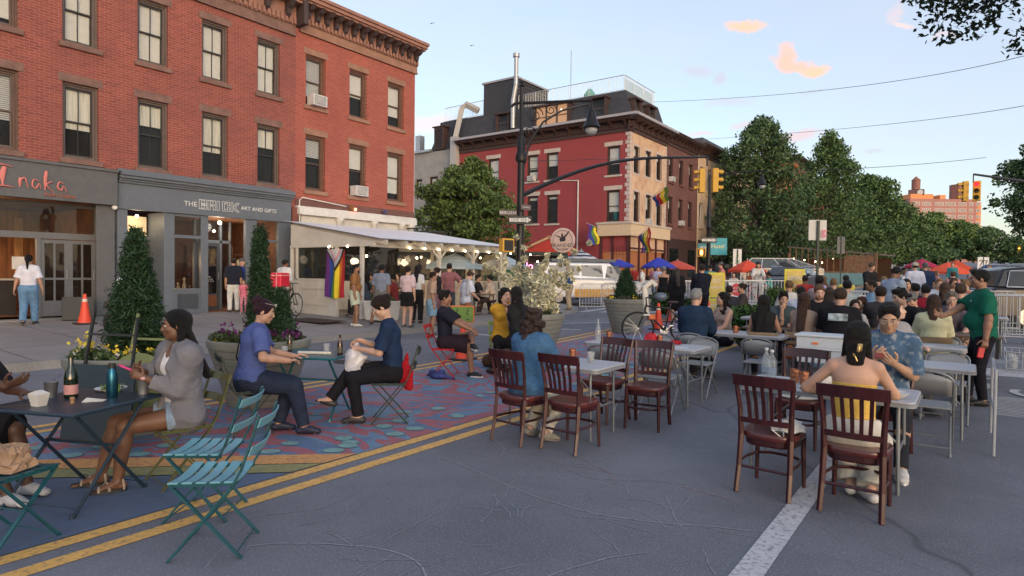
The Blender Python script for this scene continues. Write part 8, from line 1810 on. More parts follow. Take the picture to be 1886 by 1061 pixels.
I=person('woman with glasses and a dark bun in a navy tee, looking into a plastic bag',ground(-5.20,4.88),R(134),NR,1.03,'f',(.50,.31,.23),'bun',DBR,T((.012,.028,.07),sl=.45,hem=-.08,i=.022),T((.010,.010,.014),i=.016),dict(c=(.03,.028,.03),up=-.035),dict(sit=True,lean=8,head=(4,32,0),LH=(-.05,.36,.80),RH=(.08,.38,.88),Lp=(.6,0,-.5),Rp=(-.5,0,-.6),Rd=(-.3,.8,-.5),Ld=(.4,.9,.1),Rc=1.0,Lc=.9,Le=(-.5,-.6,-.7),Re=(.5,-.6,-.6),LA=(-.10,.36,.09),RA=(-.06,.66,.27),Rf=(0,1,.35),Rk=(0,.6,1),Lf=(.0,1,0)))
glasses(I,(.5,.48,.42))
p=W(I,(.02,.42,.64));pb=sdf_mesh('plastic_bag',[cap((0,0,.0),(0,0,.13),.11,.10,k=.04),cap((.0,.0,.1),(-.0,.03,.26),.07,.03,k=.05),cap((.03,0,.08),(.12,.06,.12),.06,.03,k=.04),eli((-.05,.06,.02),.07,k=.03)],.007,mat_glass('white_poly_bag',(.62,.62,.66),alpha=.88,rough=.35),None,folds=.016,fscale=26,seed=3)
pb.location=p-Vector((0,0,.06));tag(pb,'white plastic shopping bag held open over the lap of the woman with glasses','bag')
rb=sdf_mesh('red_bag',[eli((0,0,-.20),(.105,.045,.13),k=.03),cap((0,0,-.1),(.03,0,.06),.05,.015,lat=(1,0,0),fl=.4,k=.05),eli((.05,0,-.30),(.06,.04,.06),k=.03)],.010,cloth_mat((.33,.010,.018)),None,folds=.012,fscale=22,seed=9);rb.location=W(I,(-.10,-.27,.70))+Vector((-.12,-.09,0));rb.rotation_euler=(0,0,R(20));tag(rb,'red cloth tote bag hanging from the back of the black chair','bag')
# --- red chair and the pair in conversation
I=person('man in a black tee sitting cross-legged on the red chair',ground(-6.85,7.55),R(-60),.0075,1.0,'m',(.24,.125,.08),'short',BLK,T((.012,.013,.024),sl=.45,hem=-.06,i=.024),T((.022,.012,.018),len=.48,i=.022,flare=.02),dict(c=(.010,.010,.012),sole=(.5,.5,.5),up=.01),dict(sit=True,lean=-2,head=(6,0,0),RH=(.14,.46,.76),LH=(-.02,.44,.78),Rp=(-.3,0,-1),Lp=(.3,0,-1),Rc=.7,Lc=.8,RA=(.10,.46,.09),LA=(.16,.48,.55),Lk=(-1,.8,.5),Lf=(.8,.5,-.1),Rf=(.15,1,0)))
cp=ground(*atd(928,10.6)[:2]);I=person('laughing woman in a yellow jacket facing her friend beside the white shrub',cp,R(228),.009,1.03,'f',(.52,.30,.22),'long',BLK,T((.55,.30,.035),sl=.8,hem=-.1,i=.04,fold=.012),T((.012,.012,.014)),dict(c=(.3,.25,.2),up=0),dict(sit=True,lean=8,head=(22,2,0),RH=(.02,.18,1.12),Rp=(0,-1,0),Rd=(0,.1,1),LH=(-.1,.35,.74)),lipc=(.4,.03,.05))
bistro('lime green folding chair under the woman in yellow',cp,R(228),(.25,.35,.08))
cp=ground(*atd(958,9.9)[:2]);I=person('woman with long dark hair and bare arms leaning toward the one in yellow',cp,R(62),.009,1.06,'f',(.46,.26,.18),'long',BLK,T((.014,.014,.016),sl=0,neck='tank'),T((.010,.010,.012)),dict(c=(.02,.02,.02)),dict(sit=True,lean=12,head=(10,0,0),LH=(-.02,.26,1.02),RH=(.1,.3,.78),Lp=(0,-.5,.5),LA=(-.2,.5,.09)))
bistro('black folding chair under the woman with long dark hair and bare arms',cp,R(62),DGR)
I=person('woman with a cloud of dark curly hair in a denim shirt on a mahogany chair',ground(-3.60,5.22),R(0),NR,.96,'f',(.40,.23,.16),'curly',(.028,.014,.012),T((.050,.125,.24),sl=.84,hem=-.20,i=.036,kind='denim',fold=.010),T((.52,.49,.42),i=.02),dict(c=(.24,.22,.19),sole=(.16,.14,.12),up=.015),dict(sit=True,lean=12,side=-3,head=(10,6,0),RH=(.18,.44,.76),LH=(-.18,.44,.76),LA=(-.02,.08,.10),RA=(.22,.02,.10),Lf=(.2,1,-.2),Rf=(.5,1,-.2),Lk=(0,1,0),Rk=(0,1,0)),build=1.18)
I=person('bare-shouldered woman in a yellow tube top with a gold hair clip, back to us',ground(-.67,5.2),R(2),NR,.98,'f',(.52,.31,.22),'nape',BLK,T((.62,.40,.09),sl=0,neck='tube',tz=-.045,hem=.10,i=.010,fold=.004),T((.55,.52,.46),i=.034,len=.97,flare=.03,skirt=.9),dict(c=(.55,.53,.50),up=0),dict(sit=True,lean=7,head=(0,10,4),RH=(.12,.42,.79),LH=(-.22,.30,.78),Re=(1,-.4,-.6),Le=(-1,-.5,-.5),Rp=(-.5,0,-.8),Lp=(.4,0,-.9),Rd=(-.8,.5,.1),Ld=(.3,.9,.1),LA=(-.03,.26,.09),RA=(.12,.14,.09),Rf=(-.5,.9,0)))
HC,HM=I['HC'],I['HM'];mb=MB();mb.tube([HC(.03,-.125,-.05),HC(.03,-.140,-.08),HC(.03,-.128,-.11)],.010,6,flat=.5);mb.tube([HC(.045,-.12,-.05),HC(.047,-.137,-.08),HC(.045,-.125,-.10)],.007,6);mb.tube([HC(.0,-.125,-.13),HC(.015,-.142,-.15),HC(.03,-.13,-.18)],.006,6);mb.build('hair_clip',M('gold_clip',(.55,.38,.14),.3,.6),I['root'],smooth=True)
def mat_floral():
 m=M('floral_blue_cloth',(.045,.10,.18),.85,var=.2,scale=10,bump=.4,bscale=24,dirt=((.35,.38,.38),17,.8));return m
I=person('man in a blue flower print shirt looking down at his phone across the table',ground(-.60,6.75),R(184),.007,1.06,'m',(.44,.27,.18),'short',BLK,T((0,0,0),mat=mat_floral(),sl=.48,hem=-.1,i=.028,neck='polo',fold=.009),T((.02,.022,.03)),dict(c=(.55,.54,.52),sole=(.6,.6,.6),up=.02),dict(sit=True,lean=10,head=(4,22,0),RH=(.09,.30,.90),LH=(-.06,.28,.86),Rp=(-.5,-.5,.3),Lp=(.5,0,.6),Rd=(-.4,.7,.5),Rc=.9,RA=(.1,.55,.09),LA=(-.12,.62,.09)))
glasses(I,(.3,.28,.25));held('phone','red-brown phone held by the man in the flower print shirt','phone',W(I,(.05,.37,.95)),(R(70),0,R(182)),(.075,.012,.15),M('maroon_phone',(.22,.04,.035),.4))
# --- standing man in the green polo
I=person('standing man in a green polo shirt pointing across the tables',ground(.16,10.15),R(104),.0075,1.0,'m',(.27,.145,.095),'short',BLK,T((.006,.10,.065),sl=.40,hem=-.10,i=.026,neck='polo',fold=.007),T((.010,.009,.014),i=.012),dict(c=(.010,.010,.012),up=.02),dict(head=(0,4,0),RH=(.02,.46,1.13),Rd=(-.1,.8,.45),Rp=(-.8,0,.3),Rc=.8,Re=(.5,-.5,-.9),LH=(-.25,.04,.79),Lp=(.8,0,0),Lc=.7,LA=(-.12,.02,.085),RA=(.13,.12,.085),Lf=(-.15,1,0)),build=1.14,belly=.05)
mb=MB();mb.ell(I['chest']+I['nv']*.142-I['sv']*.075+I['t']*.03,(.012,.010,.008),8,6);mb.build('chest_emblem',SWH,I['root'])
held('phone','red phone in the lowered hand of the man in the green polo','phone',W(I,(-.25,.09,.70)),(R(10),0,R(112)),(.03,.07,.13),M('red_phone',(.5,.02,.03),.4))
# --- middle tables
MR=.0095
I=person('grey haired man in a navy sweater, back to us',ground(-3.38,9.35),R(6),MR,1.05,'m',(.48,.28,.20),'short',(.30,.30,.30),T((.012,.030,.065),sl=.95,i=.028),T((.02,.02,.03)),dict(c=(.05,.04,.03)),dict(sit=True,lean=6,head=(-4,4,0)),build=1.08)
STRP=M('striped_top',(.30,.24,.21),.85,var=.55,scale=9,stretch=(9,9,.3))
I=person('woman with long dark curls and a striped top, turned to the left',ground(-3.36,10.75),R(150),MR,.97,'f',(.46,.27,.19),'wavy',BLK,T((0,0,0),mat=STRP,sl=0,neck='tank'),T((.02,.02,.03)),dict(c=(.1,.1,.1)),dict(sit=True,lean=4,head=(-28,-4,0),RH=(.15,.4,.76)),lipc=(.35,.06,.06))
def seat(label,px,d,rz,*a,chair=None,**k):
 p=ground(*atd(px,d)[:2]);ps=dict(sit=True);ps.update(k.pop('pose',{}));I=person(label,p,R(rz),k.pop('res',.011),*a,pose=ps,**k)
 if chair:tan_chair(chair,p,R(rz))
 return I
A0=4;C0=196
seat('woman with straight black hair in a black halter, back to us',1408,9.6,14,.98,'f',TANS,'vlong',BLK,T((.012,.012,.014),sl=0,neck='tank'),T((.02,.02,.03)),dict(c=(.1,.1,.1)),pose=dict(lean=10,head=(-12,0,0),RH=(.1,.36,.95)),chair='tan timber chair under the woman in the black halter')
seat('man with a black fringe in a dark teal shirt resting his chin on his hand',1440,11.0,205,.97,'m',(.44,.26,.18),'tousle',BLK,T((.05,.075,.085),sl=.45,i=.028),T((.02,.02,.03)),dict(c=(.1,.1,.1)),pose=dict(lean=14,head=(0,8,0),RH=(.04,.26,1.05),Rd=(-.3,.1,.9),Rp=(0,-1,0),LH=(-.1,.35,.80)))
seat('woman with very long straight brown hair, back to us beside the black-haired one',1481,9.6,0,1.0,'f',(.50,.30,.22),'vlong',(.05,.026,.018),T((.30,.22,.18),sl=0,neck='tank'),T((.10,.17,.27),kind='denim'),dict(c=(.1,.1,.1)),pose=dict(lean=3),chair='tan timber chair under the woman with very long brown hair')
seat('man in a pale lilac shirt with short black hair, back to us between the tables',1478,12.2,20,1.0,'m',TANS,'crop',BLK,T((.45,.48,.60),sl=.45),T((.05,.05,.06)),dict(c=(.1,.1,.1)),pose=dict(lean=12))
I=seat('bearded ginger man in a black tee facing us, looking down',1509,10.9,190,1.06,'m',(.55,.32,.24),'crop',(.13,.07,.04),T((.014,.014,.017),sl=.45),T((.05,.05,.06)),dict(c=(.1,.1,.1)),pose=dict(lean=10,head=(10,14,0),LH=(-.30,.42,.80)),build=1.12);beard(I,(.17,.085,.04),.011)
I=seat('man in a black tee printed with a pale picture, back to us',1547,9.2,2,1.07,'m',(.48,.28,.2),'short',(.045,.028,.018),T((.010,.010,.013),sl=.45,i=.026),T((.05,.05,.06)),dict(c=(.1,.1,.1)),pose=dict(lean=8,head=(0,6,0)),build=1.18,chair='tan timber chair under the man in the printed black tee')
mb=MB();c=I['chest'];n_,s_,t_=I['nv'],I['sv'],I['t'];vs=[c-n_*(.152+.0*abs(u))+s_*u*.12+t_*v-n_*.018*(1-u*u)for v in(.05,-.05)for u in(-1,-.5,0,.5,1)];mb.add(vs,[(i,i+1,i+6,i+5)for i in range(4)]);mb.build('shirt_print',M('pale_print',(.30,.36,.38),.8,var=.8,scale=14),I['root'],smooth=True)
seat('girl with brown hair facing us next to the printed tee',1573,10.6,205,.88,'f',FAIR,'long',DBR,T((.4,.4,.4),sl=.4),T((.02,.02,.03)),dict(c=(.1,.1,.1)),pose=dict(lean=8))
seat('girl with reddish dark hair turned half away beside the brown haired one',1594,10.9,150,.90,'f',FAIR,'wavy',(.05,.018,.012),T((.25,.10,.07),sl=0,neck='tank'),T((.02,.02,.03)),dict(c=(.1,.1,.1)),pose=dict(lean=8))
seat('person with dark hair in a bun and a pale grey top, back to us',1562,13.2,20,1.05,'f',FAIR,'bun',BLK,T((.35,.40,.40),sl=.4),T((.02,.02,.03)),dict(c=(.1,.1,.1)),pose=dict(lean=4))
seat('short haired person in a grey polo looking up to the right',1645,8.0,226,.98,'f',(.56,.36,.28),'buzz',(.12,.09,.07),T((.28,.28,.30),sl=.48,neck='polo',i=.026),T((.1,.1,.1)),dict(c=(.1,.1,.1)),pose=dict(lean=6,head=(45,-10,0),LH=(-.15,.36,.82)))
seat('young man with thick black hair in a black tee leaning to the left',1672,9.7,160,1.06,'m',(.46,.28,.2),'tousle',BLK,T((.012,.012,.016),sl=.42),T((.02,.02,.03)),dict(c=(.1,.1,.1)),pose=dict(lean=16,head=(-30,14,0),LH=(-.2,.34,.80)))
seat('woman in a pale yellow tee with brown shoulder-length hair, back to us',1722,9.0,8,1.0,'f',(.5,.3,.22),'mid',(.06,.032,.022),T((.50,.50,.33),sl=.5,hem=-.12,i=.03),T((.02,.02,.03)),dict(c=(.1,.1,.1)),pose=dict(lean=6,head=(-10,4,0)),chair='tan timber chair under the woman in the pale yellow tee')
I=seat('person in a dark patterned shirt with clear glasses facing us across the small table',1750,10.4,190,1.0,'m',(.52,.32,.25),'short',(.18,.16,.14),T((.08,.07,.09),sl=.5,i=.03),T((.16,.14,.12),len=.5),dict(c=(.3,.3,.3)),pose=dict(lean=14,head=(0,16,0),RH=(.03,.26,1.0),Rd=(0,0,1)));glasses(I,(.4,.4,.4))
seat('man in a black tee, back to us, just left of the green polo',1771,11.2,5,1.05,'m',(.5,.3,.22),'tousle',(.07,.045,.03),T((.012,.012,.016),sl=.45),T((.16,.14,.12),len=.5),dict(c=(.3,.3,.3)),pose=dict(lean=6),build=1.08)
I=seat('person in a faded grey cap bent over the table',1696,10.6,150,.98,'m',(.5,.3,.22),'short',DBR,T((.016,.016,.02),sl=.45),T((.05,.05,.05)),dict(c=(.1,.1,.1)),pose=dict(lean=18,head=(0,20,0)));capm(I,(.12,.125,.13),.011)
seat('smiling dark haired woman facing us behind the waiter',1668,14,200,1.05,'f',(.46,.27,.19),'mid',BLK,T((.3,.25,.22),sl=.4),T((.05,.05,.05)),dict(c=(.1,.1,.1)))
seat('man with dense black hair in a mauve patterned shirt, back to us',1512,14.5,30,1.1,'m',DRK,'short',BLK,T((.28,.22,.24),sl=.45),T((.05,.05,.05)),dict(c=(.1,.1,.1)))
seat('woman in a taupe blouse, back to us, right of the bearded man',1528,12.0,10,.98,'f',FAIR,'mid',(.04,.028,.022),T((.12,.10,.11),sl=.6),T((.05,.05,.05)),dict(c=(.1,.1,.1)))
seat('person with dark hair and a maroon shirt behind the grey cap',1708,12.4,20,1.0,'m',TANS,'short',BLK,T((.25,.015,.03),sl=.45),T((.05,.05,.05)),dict(c=(.1,.1,.1)))
seat('dark haired diner in black seen between grey cap and pale yellow tee',1690,13.2,30,1.0,'m',TANS,'short',BLK,T((.02,.02,.03),sl=.45),T((.05,.05,.05)),dict(c=(.1,.1,.1)))
seat('brown haired diner facing away behind the glasses wearer',1742,12.6,10,1.03,'f',FAIR,'mid',(.09,.055,.035),T((.02,.02,.03),sl=.45),T((.05,.05,.05)),dict(c=(.1,.1,.1)))
seat('dark haired diner beside the grey polo person, only head and shoulders showing',1625,10.6,20,1.04,'m',TANS,'short',DBR,T((.03,.03,.035),sl=.45),T((.05,.05,.05)),dict(c=(.1,.1,.1)))
seat('woman with curly dark hair talking behind the curly striped-top woman',1372,15,120,.96,'f',TANS,'bun',DBR,T((.06,.05,.05),sl=.4),T((.05,.05,.05)),dict(c=(.1,.1,.1)))
seat('dark haired person low behind the striped-top woman',1345,14,30,.95,'m',TANS,'short',DBR,T((.03,.03,.04),sl=.4),T((.05,.05,.05)),dict(c=(.1,.1,.1)))
cafe_table('dark café table between the long haired women and the men',ground(*atd(1462,10.5)[:2]),1.5,.7);cafe_table('dark café table behind the printed tee',ground(*atd(1545,10.6)[:2]),1.2,.7);cafe_table('dark café table in front of the pale yellow tee woman',ground(*atd(1738,9.8)[:2]),1.5,.6);cafe_table('dark café table beside the grey cap',ground(*atd(1680,10.4)[:2]),1.0,.6)
mb=sdf_mesh('handbag',[cap((0,0,0),(0,0,-.16),.04,.10,lat=(1,0,0),fl=.4,k=.03)],.010,cloth_mat((.32,.09,.03)),None,folds=.006);mb.location=atd(1458,9.2)+Vector((0,0,.62));tag(mb,'orange-brown leather bag hanging from a timber chair','bag')
mb=sdf_mesh('denim_jacket',[cap((-.2,0,0),(.2,0,0),.05,.05,k=.03),cap((-.15,-.04,-.05),(-.15,-.05,-.40),.10,.12,lat=(1,0,0),fl=.4,k=.05),cap((.15,-.04,-.05),(.15,-.05,-.40),.10,.12,lat=(1,0,0),fl=.4,k=.05)],.012,cloth_mat((.16,.30,.38),'denim'),None,folds=.012,fscale=16);mb.location=atd(1535,8.6)+Vector((0,0,.82));tag(mb,'light blue denim jacket draped over a chair back','jacket')
tan_chair('tan timber chair under the draped denim jacket',ground(*atd(1535,8.75)[:2]),R(4))
for px,d,sd_ in((905,10.2,3),):b=sdf_mesh('handbag',[cap((-.09,0,.09),(.09,0,.09),.10,.10,k=.05),eli((0,0,.12),(.17,.11,.12),k=.05)],.009,cloth_mat((.085,.045,.028)),None,folds=.012,fscale=18);b.location=at(905,676);tag(b,'slouchy brown leather bag on the mural beside the woman in yellow','bag')
b=sdf_mesh('backpack',[eli((0,0,.05),(.16,.11,.06),k=.02),eli((.06,.02,.11),(.07,.06,.045),k=.02),eli((-.09,-.03,.09),(.06,.07,.05),k=.015),cap((-.15,.05,.03),(-.3,.08,.02),.03,.02,k=.03),cap((.15,.03,.04),(.27,.08,.02),.035,.02,k=.03)],.010,M('backpack_cloth',(.03,.04,.15),.8,var=.9,scale=7,bump=.5,bscale=20),None,folds=.02,fscale=20);b.location=ground(-6.72,7.25);tag(b,'blue and black backpack lying under the red chair','backpack')
# --- standing people beyond the tables
def up_(label,px,d,rz,*a,res=.015,**k):ps=k.pop('pose',{});return person(label,stand(px,d),R(rz),res,*a,pose=ps,**k)
up_('standing waiter in a blue-grey shirt writing an order',1642,12.5,-30,1.0,'m',BRN,'short',BLK,T((.26,.32,.42),sl=.42,i=.028,neck='polo'),T((.03,.03,.04)),dict(c=(.02,.02,.02)),res=.011,pose=dict(lean=8,head=(-5,28,0),RH=(.02,.34,1.12),LH=(-.08,.32,1.08)))
up_('man in a navy suit jacket, back to us, holding a bicycle',1293,17.5,25,1.0,'m',FAIR,'short',DBR,T((.010,.012,.022),sl=.98,hem=-.18,i=.04),T((.012,.012,.018),i=.02),dict(c=(.01,.01,.01)),pose=dict(RH=(.1,.35,.95),LH=(-.2,.3,.95)),build=1.12)
up_('woman in a black dress with long ash brown hair, back to us',1247,18.8,35,.94,'f',FAIR,'vlong',(.06,.045,.04),T((.010,.010,.012),sl=.85,hem=-.1,i=.05),T((.010,.010,.012),len=.5,skirt=.95,i=.05),dict(c=(.4,.35,.3)),build=1.1)
up_('woman in a black backless top and long black skirt with a white bag',1222,21.5,20,.96,'f',TANS,'bun',(.2,.2,.2),T((.010,.010,.012),sl=0,neck='tube'),T((.010,.010,.012),skirt=1.7,i=.03),dict(c=(.2,.2,.2)))
up_('dark haired woman with a white scarf bending toward the table',1238,23,100,.95,'f',TANS,'long',BLK,T((.02,.02,.02),sl=.2),T((.02,.02,.02)),dict(c=(.2,.2,.2)),pose=dict(lean=18))
I=up_('cyclist in a coral tank top and helmet standing over a black bicycle',1332,26.2,120,1.0,'m',(.55,.30,.22),'short',MBR,T((.55,.15,.12),sl=0,neck='tank'),T((.02,.02,.03),len=.5),dict(c=(.1,.1,.1)),pose=dict(lean=10,RH=(.2,.35,1.0),LH=(-.2,.35,1.0),head=(-10,0,0),pel=(0,0,.98)));capm(I,(.10,.10,.11),.015)
I=up_('cyclist in white riding the pink bicycle',1396,24.6,200,1.0,'f',FAIR,'mid',MBR,T((.60,.58,.55),sl=.6,i=.03),T((.60,.57,.54),i=.03,len=.9),dict(c=(.3,.3,.3)),pose=dict(pel=(0,-.15,1.0),lean=16,RH=(.24,.42,1.02),LH=(-.24,.42,1.02),RA=(.10,.12,.20),LA=(-.10,.15,.45)));capm(I,(.03,.03,.03),.015)
up_('standing man in a black tee checking his phone by the teal panel',1601,19,230,1.02,'m',FAIR,'short',(.12,.07,.04),T((.015,.015,.018),sl=.45),T((.03,.03,.04)),dict(c=(.1,.1,.1)),pose=dict(RH=(.05,.32,1.15),LH=(-.05,.3,1.12),head=(0,25,0)))
I=up_('standing man in a white tee and cream cap, back to us',1686,19,30,1.02,'m',FAIR,'crop',DBR,T((.55,.56,.66),sl=.5,i=.03),T((.1,.12,.16)),dict(c=(.3,.3,.3)),build=1.1);capm(I,(.4,.38,.34),.015)
up_('standing grey haired man in a dark navy tee, back to us',1705,19.4,30,1.02,'m',TANS,'crop',(.12,.12,.12),T((.02,.035,.08),sl=.45,i=.03),T((.03,.03,.04)),dict(c=(.1,.1,.1)),build=1.1)
# --- left sidewalk
up_('woman in a white tee and blue jeans walking past the restaurant',52,15.1,60,.97,'f',TANS,'pony',BLK,T((.62,.62,.70),sl=.45,hem=.06,i=.035),T((.12,.23,.38),kind='denim',i=.03),dict(c=(.02,.02,.02),sole=(.5,.5,.5)),pose=dict(LA=(-.09,-.12,.11),RA=(.09,.14,.085),LH=(-.30,-.02,.80),RH=(.30,.05,.80)),res=.012)
up_('person in white trousers and dark top by the gift shop door',430,20.2,60,1.0,'m',TANS,'short',DBR,T((.015,.018,.03),sl=.5,i=.04),T((.60,.60,.58),i=.022),dict(c=(.03,.03,.03),sole=(.5,.5,.5)),res=.013)
I=up_('older man in a blue shirt and grey pom-pom cap behind the white trousers',443,20.9,300,1.0,'m',(.5,.28,.2),'crop',GRY,T((.03,.06,.30),sl=.5,i=.03),T((.1,.1,.1)),dict(c=(.1,.1,.1)),res=.013);capm(I,(.08,.08,.08),.013)
up_('small child in a pink top in front of the man in white trousers',449,19.8,230,.62,'f',FAIR,'long',LBR,T((.6,.16,.22),sl=.3),T((.5,.2,.25)),dict(c=(.3,.3,.3)),res=.013)
I=up_('delivery rider in a loose white tee and dark cap by the red box',523,19.6,10,1.0,'m',BRN,'buzz',BLK,T((.60,.60,.62),sl=.52,hem=-.2,i=.05),T((.10,.10,.11)),dict(c=(.1,.1,.1)),res=.013,build=1.1);capm(I,(.02,.02,.02),.013)
I=up_('bearded man in an ochre tee and sage shorts standing by the pride flag',653,17.0,-50,.97,'m',(.26,.135,.085),'buzz',BLK,T((.24,.115,.045),sl=.42,hem=.0,i=.024),T((.42,.46,.36),len=.36,i=.03,flare=.03),dict(c=(.55,.52,.47),up=.0),res=.011,pose=dict(RH=(.24,.06,.80),LH=(-.22,.12,.86),RA=(.12,.08,.085),LA=(-.1,-.04,.085)),build=1.14,belly=.02);beard(I,(.02,.012,.01),.011)
up_('man in a blue-grey shirt and grey shorts striding toward the shed',702,17.6,28,.97,'m',BRN,'short',BLK,T((.17,.20,.27),sl=.45,hem=-.16,i=.03),T((.12,.12,.12),len=.45,i=.03,flare=.02),dict(c=(.03,.03,.03)),res=.012,pose=dict(LA=(-.22,-.20,.10),RA=(.16,.18,.085)),build=1.1)
up_('person in a pale pink tee and black shorts with a crossbody bag, back to us',750,17.2,15,.95,'m',FAIR,'short',DBR,T((.55,.42,.44),sl=.45,hem=-.04,i=.024),T((.012,.012,.014),len=.34,i=.028,flare=.02),dict(c=(.1,.1,.1)),res=.012,pose=dict(LH=(-.15,.25,.95)))
up_('long haired woman in white and black overalls beside the pink tee',768,18.4,30,.97,'f',TANS,'long',BLK,T((.55,.55,.56),sl=.4),T((.012,.012,.014),i=.03),dict(c=(.02,.02,.02)),res=.013)
up_('man in a tan tee and denim shorts looking right',794,16.4,-35,.96,'m',OLIV,'short',DBR,T((.36,.25,.18),sl=.45,hem=-.12,i=.032),T((.18,.29,.38),len=.42,kind='denim',i=.03,flare=.02),dict(c=(.04,.04,.045),sole=(.6,.6,.6)),res=.012,pose=dict(LH=(-.22,.04,.8)))
up_('woman with dark hair in a black top talking in the queue',807,18.0,110,.95,'f',FAIR,'bun',DBR,T((.014,.014,.016),sl=0,neck='tank'),T((.2,.1,.12)),dict(c=(.1,.1,.1)),res=.013)
up_('man in a dusty maroon shirt with his hand on his hip',827,18.8,30,1.02,'m',FAIR,'short',BLK,T((.24,.10,.11),sl=.45,hem=-.02,i=.026),T((.05,.055,.06)),dict(c=(.1,.1,.1)),res=.012,pose=dict(RH=(.24,-.02,1.0),Re=(1,-.3,0)))
I=up_('person in a white tee with a grey sweater over the shoulder, looking down',858,17.0,-20,.98,'m',FAIR,'short',MBR,T((.55,.57,.66),sl=.45,hem=-.12,i=.032),T((.28,.12,.06),len=.5),dict(c=(.3,.3,.3)),res=.012,pose=dict(lean=8,head=(0,30,0),RH=(.14,.3,1.0),LH=(-.32,.02,.85)))
sdf_mesh('sweater',[cap(I['sh'][1]+V(0,-.03,.06),I['sh'][-1]+V(.05,-.06,.05),.055,.06,k=.04),cap(I['sh'][1]+V(0,-.06,.04),I['sh'][1]+V(.02,-.10,-.30),.05,.06,k=.04)],.014,cloth_mat((.38,.38,.40)),I['root'],folds=.012)
def sit2(label,px,d,rz,*a,**k):ps=dict(sit=True);ps.update(k.pop('pose',{}));return person(label,stand(px,d),R(rz),k.pop('res',.016),*a,pose=ps,**k)
sit2('seated woman in a cream cardigan with dark hair at the sidewalk table',908,21.5,110,1.0,'f',TANS,'bun',BLK,T((.45,.36,.28),sl=.9,i=.03),T((.05,.03,.03)),dict(c=(.1,.1,.1)),pose=dict(RH=(.05,.3,1.05),lean=10))
sit2('seated person in black facing the woman in the cream cardigan',878,22,-60,1.0,'m',TANS,'short',BLK,T((.02,.02,.025),sl=.45),T((.02,.02,.02)),dict(c=(.1,.1,.1)))
cafe_table('pale legged table between the two seated sidewalk diners',stand(892,21.6),.8,.8,YAW)
shed=[('seated woman in a dark print dress just inside the shed',676,19.5,100,'f','wavy',(.05,.06,.09),TANS),('diner with black hair deep in the shed',664,20.5,200,'m','short',(.03,.03,.04),BRN),('diner in a red shirt inside the shed',728,20,120,'m','short',(.2,.03,.03),BRN),('diner with long hair under the shed bulbs',718,21,210,'f','long',(.10,.05,.05),TANS),('diner in grey at the far end of the shed',736,22,180,'f','long',(.12,.12,.12),FAIR),('diner in teal behind the ochre tee',690,21,160,'m','short',(.03,.08,.09),TANS)]
for lb,px,d,rz,sx_,hr,c_,sk in shed:sit2(lb,px,d,rz,1.0,sx_,sk,hr,BLK,T(c_,sl=.45),T((.03,.03,.03)),dict(c=(.1,.1,.1)),res=.018)
up_('old man in a blue long-sleeved shirt and khaki trousers crossing the street',1050,24,110,.98,'m',(.55,.32,.24),'crop',(.4,.38,.36),T((.02,.06,.18),sl=.9,i=.03),T((.42,.33,.22),i=.03),dict(c=(.2,.12,.08)),res=.014,pose=dict(RH=(.18,.28,1.0)))
I=person('cook with black hair behind the restaurant counter',(FX-3.25,4.35,.34),R(-90),.014,1.0,'m',TANS,'short',BLK,T((.02,.02,.022),sl=.5),T((.02,.02,.02)),dict(c=(.02,.02,.02)))
# --- crowd by the corner bar and along the sidewalk
BAR=[('seated person in a lavender tee and sun hat near the corner bar',1152,30,20,'m','crop',(.25,.27,.50),FAIR,1),('pale haired person in white below the lavender tee',1158,28,40,'f','mid',(.55,.52,.50),FAIR,1),('standing man in a white tee beyond the clipped conifer',1184,31,100,'m','crop',(.60,.60,.60),FAIR,0),('woman with long brown hair leaning over behind the clipped conifer',1194,27,60,'f','long',(.45,.44,.42),FAIR,1),('woman in a pink top under the blue parasol',1203,34,160,'f','long',(.5,.2,.2),FAIR,0),('man in a lilac shirt under the blue parasol',1212,33,210,'m','crop',(.35,.36,.55),FAIR,0),('server in red at the bar doorway',1168,36,200,'m','short',(.3,.03,.03),TANS,0),('seated diner in teal beside the glass tent',1419,27,110,'m','short',(.08,.30,.26),BRN,1),('seated diner in orange under the scarlet parasol',1384,33,160,'f','mid',(.5,.14,.06),FAIR,1),('child in white seated by the barrier plate',1351,28,200,'f','mid',(.5,.45,.42),FAIR,1),('pink shirted diner behind the cyclist in white',1408,30,140,'m','short',(.5,.2,.22),FAIR,1),('diner in dark blue by the glass tent end',1310,27,30,'m','short',(.05,.12,.22),TANS,1),('person in teal blue walking behind the navy suit',1308,24,20,'m','crop',(.04,.20,.26),TANS,0),('diner in cream on the left of the round parasols',1330,34,200,'f','long',(.45,.4,.35),TANS,1)]
for lb,px,d,rz,sx_,hr,c_,sk,si in BAR:(sit2 if si else up_)(lb,px,d,rz,.97,sx_,sk,hr,rnd.choice([BLK,DBR,MBR]),T(c_,sl=.45),T(rnd.choice([(.03,.03,.04),(.2,.18,.15),(.08,.12,.2)])),dict(c=(.1,.1,.1)),res=.022,face=False)
rnd.seed(77);cl=[('white',(.58,.58,.60)),('black',(.03,.03,.03)),('red',(.42,.03,.03)),('pale blue',(.30,.38,.5)),('teal',(.05,.2,.22)),('cream',(.5,.45,.36)),('grey',(.2,.2,.21)),('pink',(.5,.22,.24)),('olive',(.12,.13,.06)),('mustard',(.4,.25,.05))]
whr={0:'under the crimson parasol',1:'left of the scarlet parasol pole',2:'under the bright scarlet parasol',3:'right of the scarlet parasols',4:'near the navy parasol'}
hd_={'short':'short hair','long':'long hair','mid':'shoulder-length hair','bun':'hair in a bun','crop':'cropped hair'}
seen=set();k=0
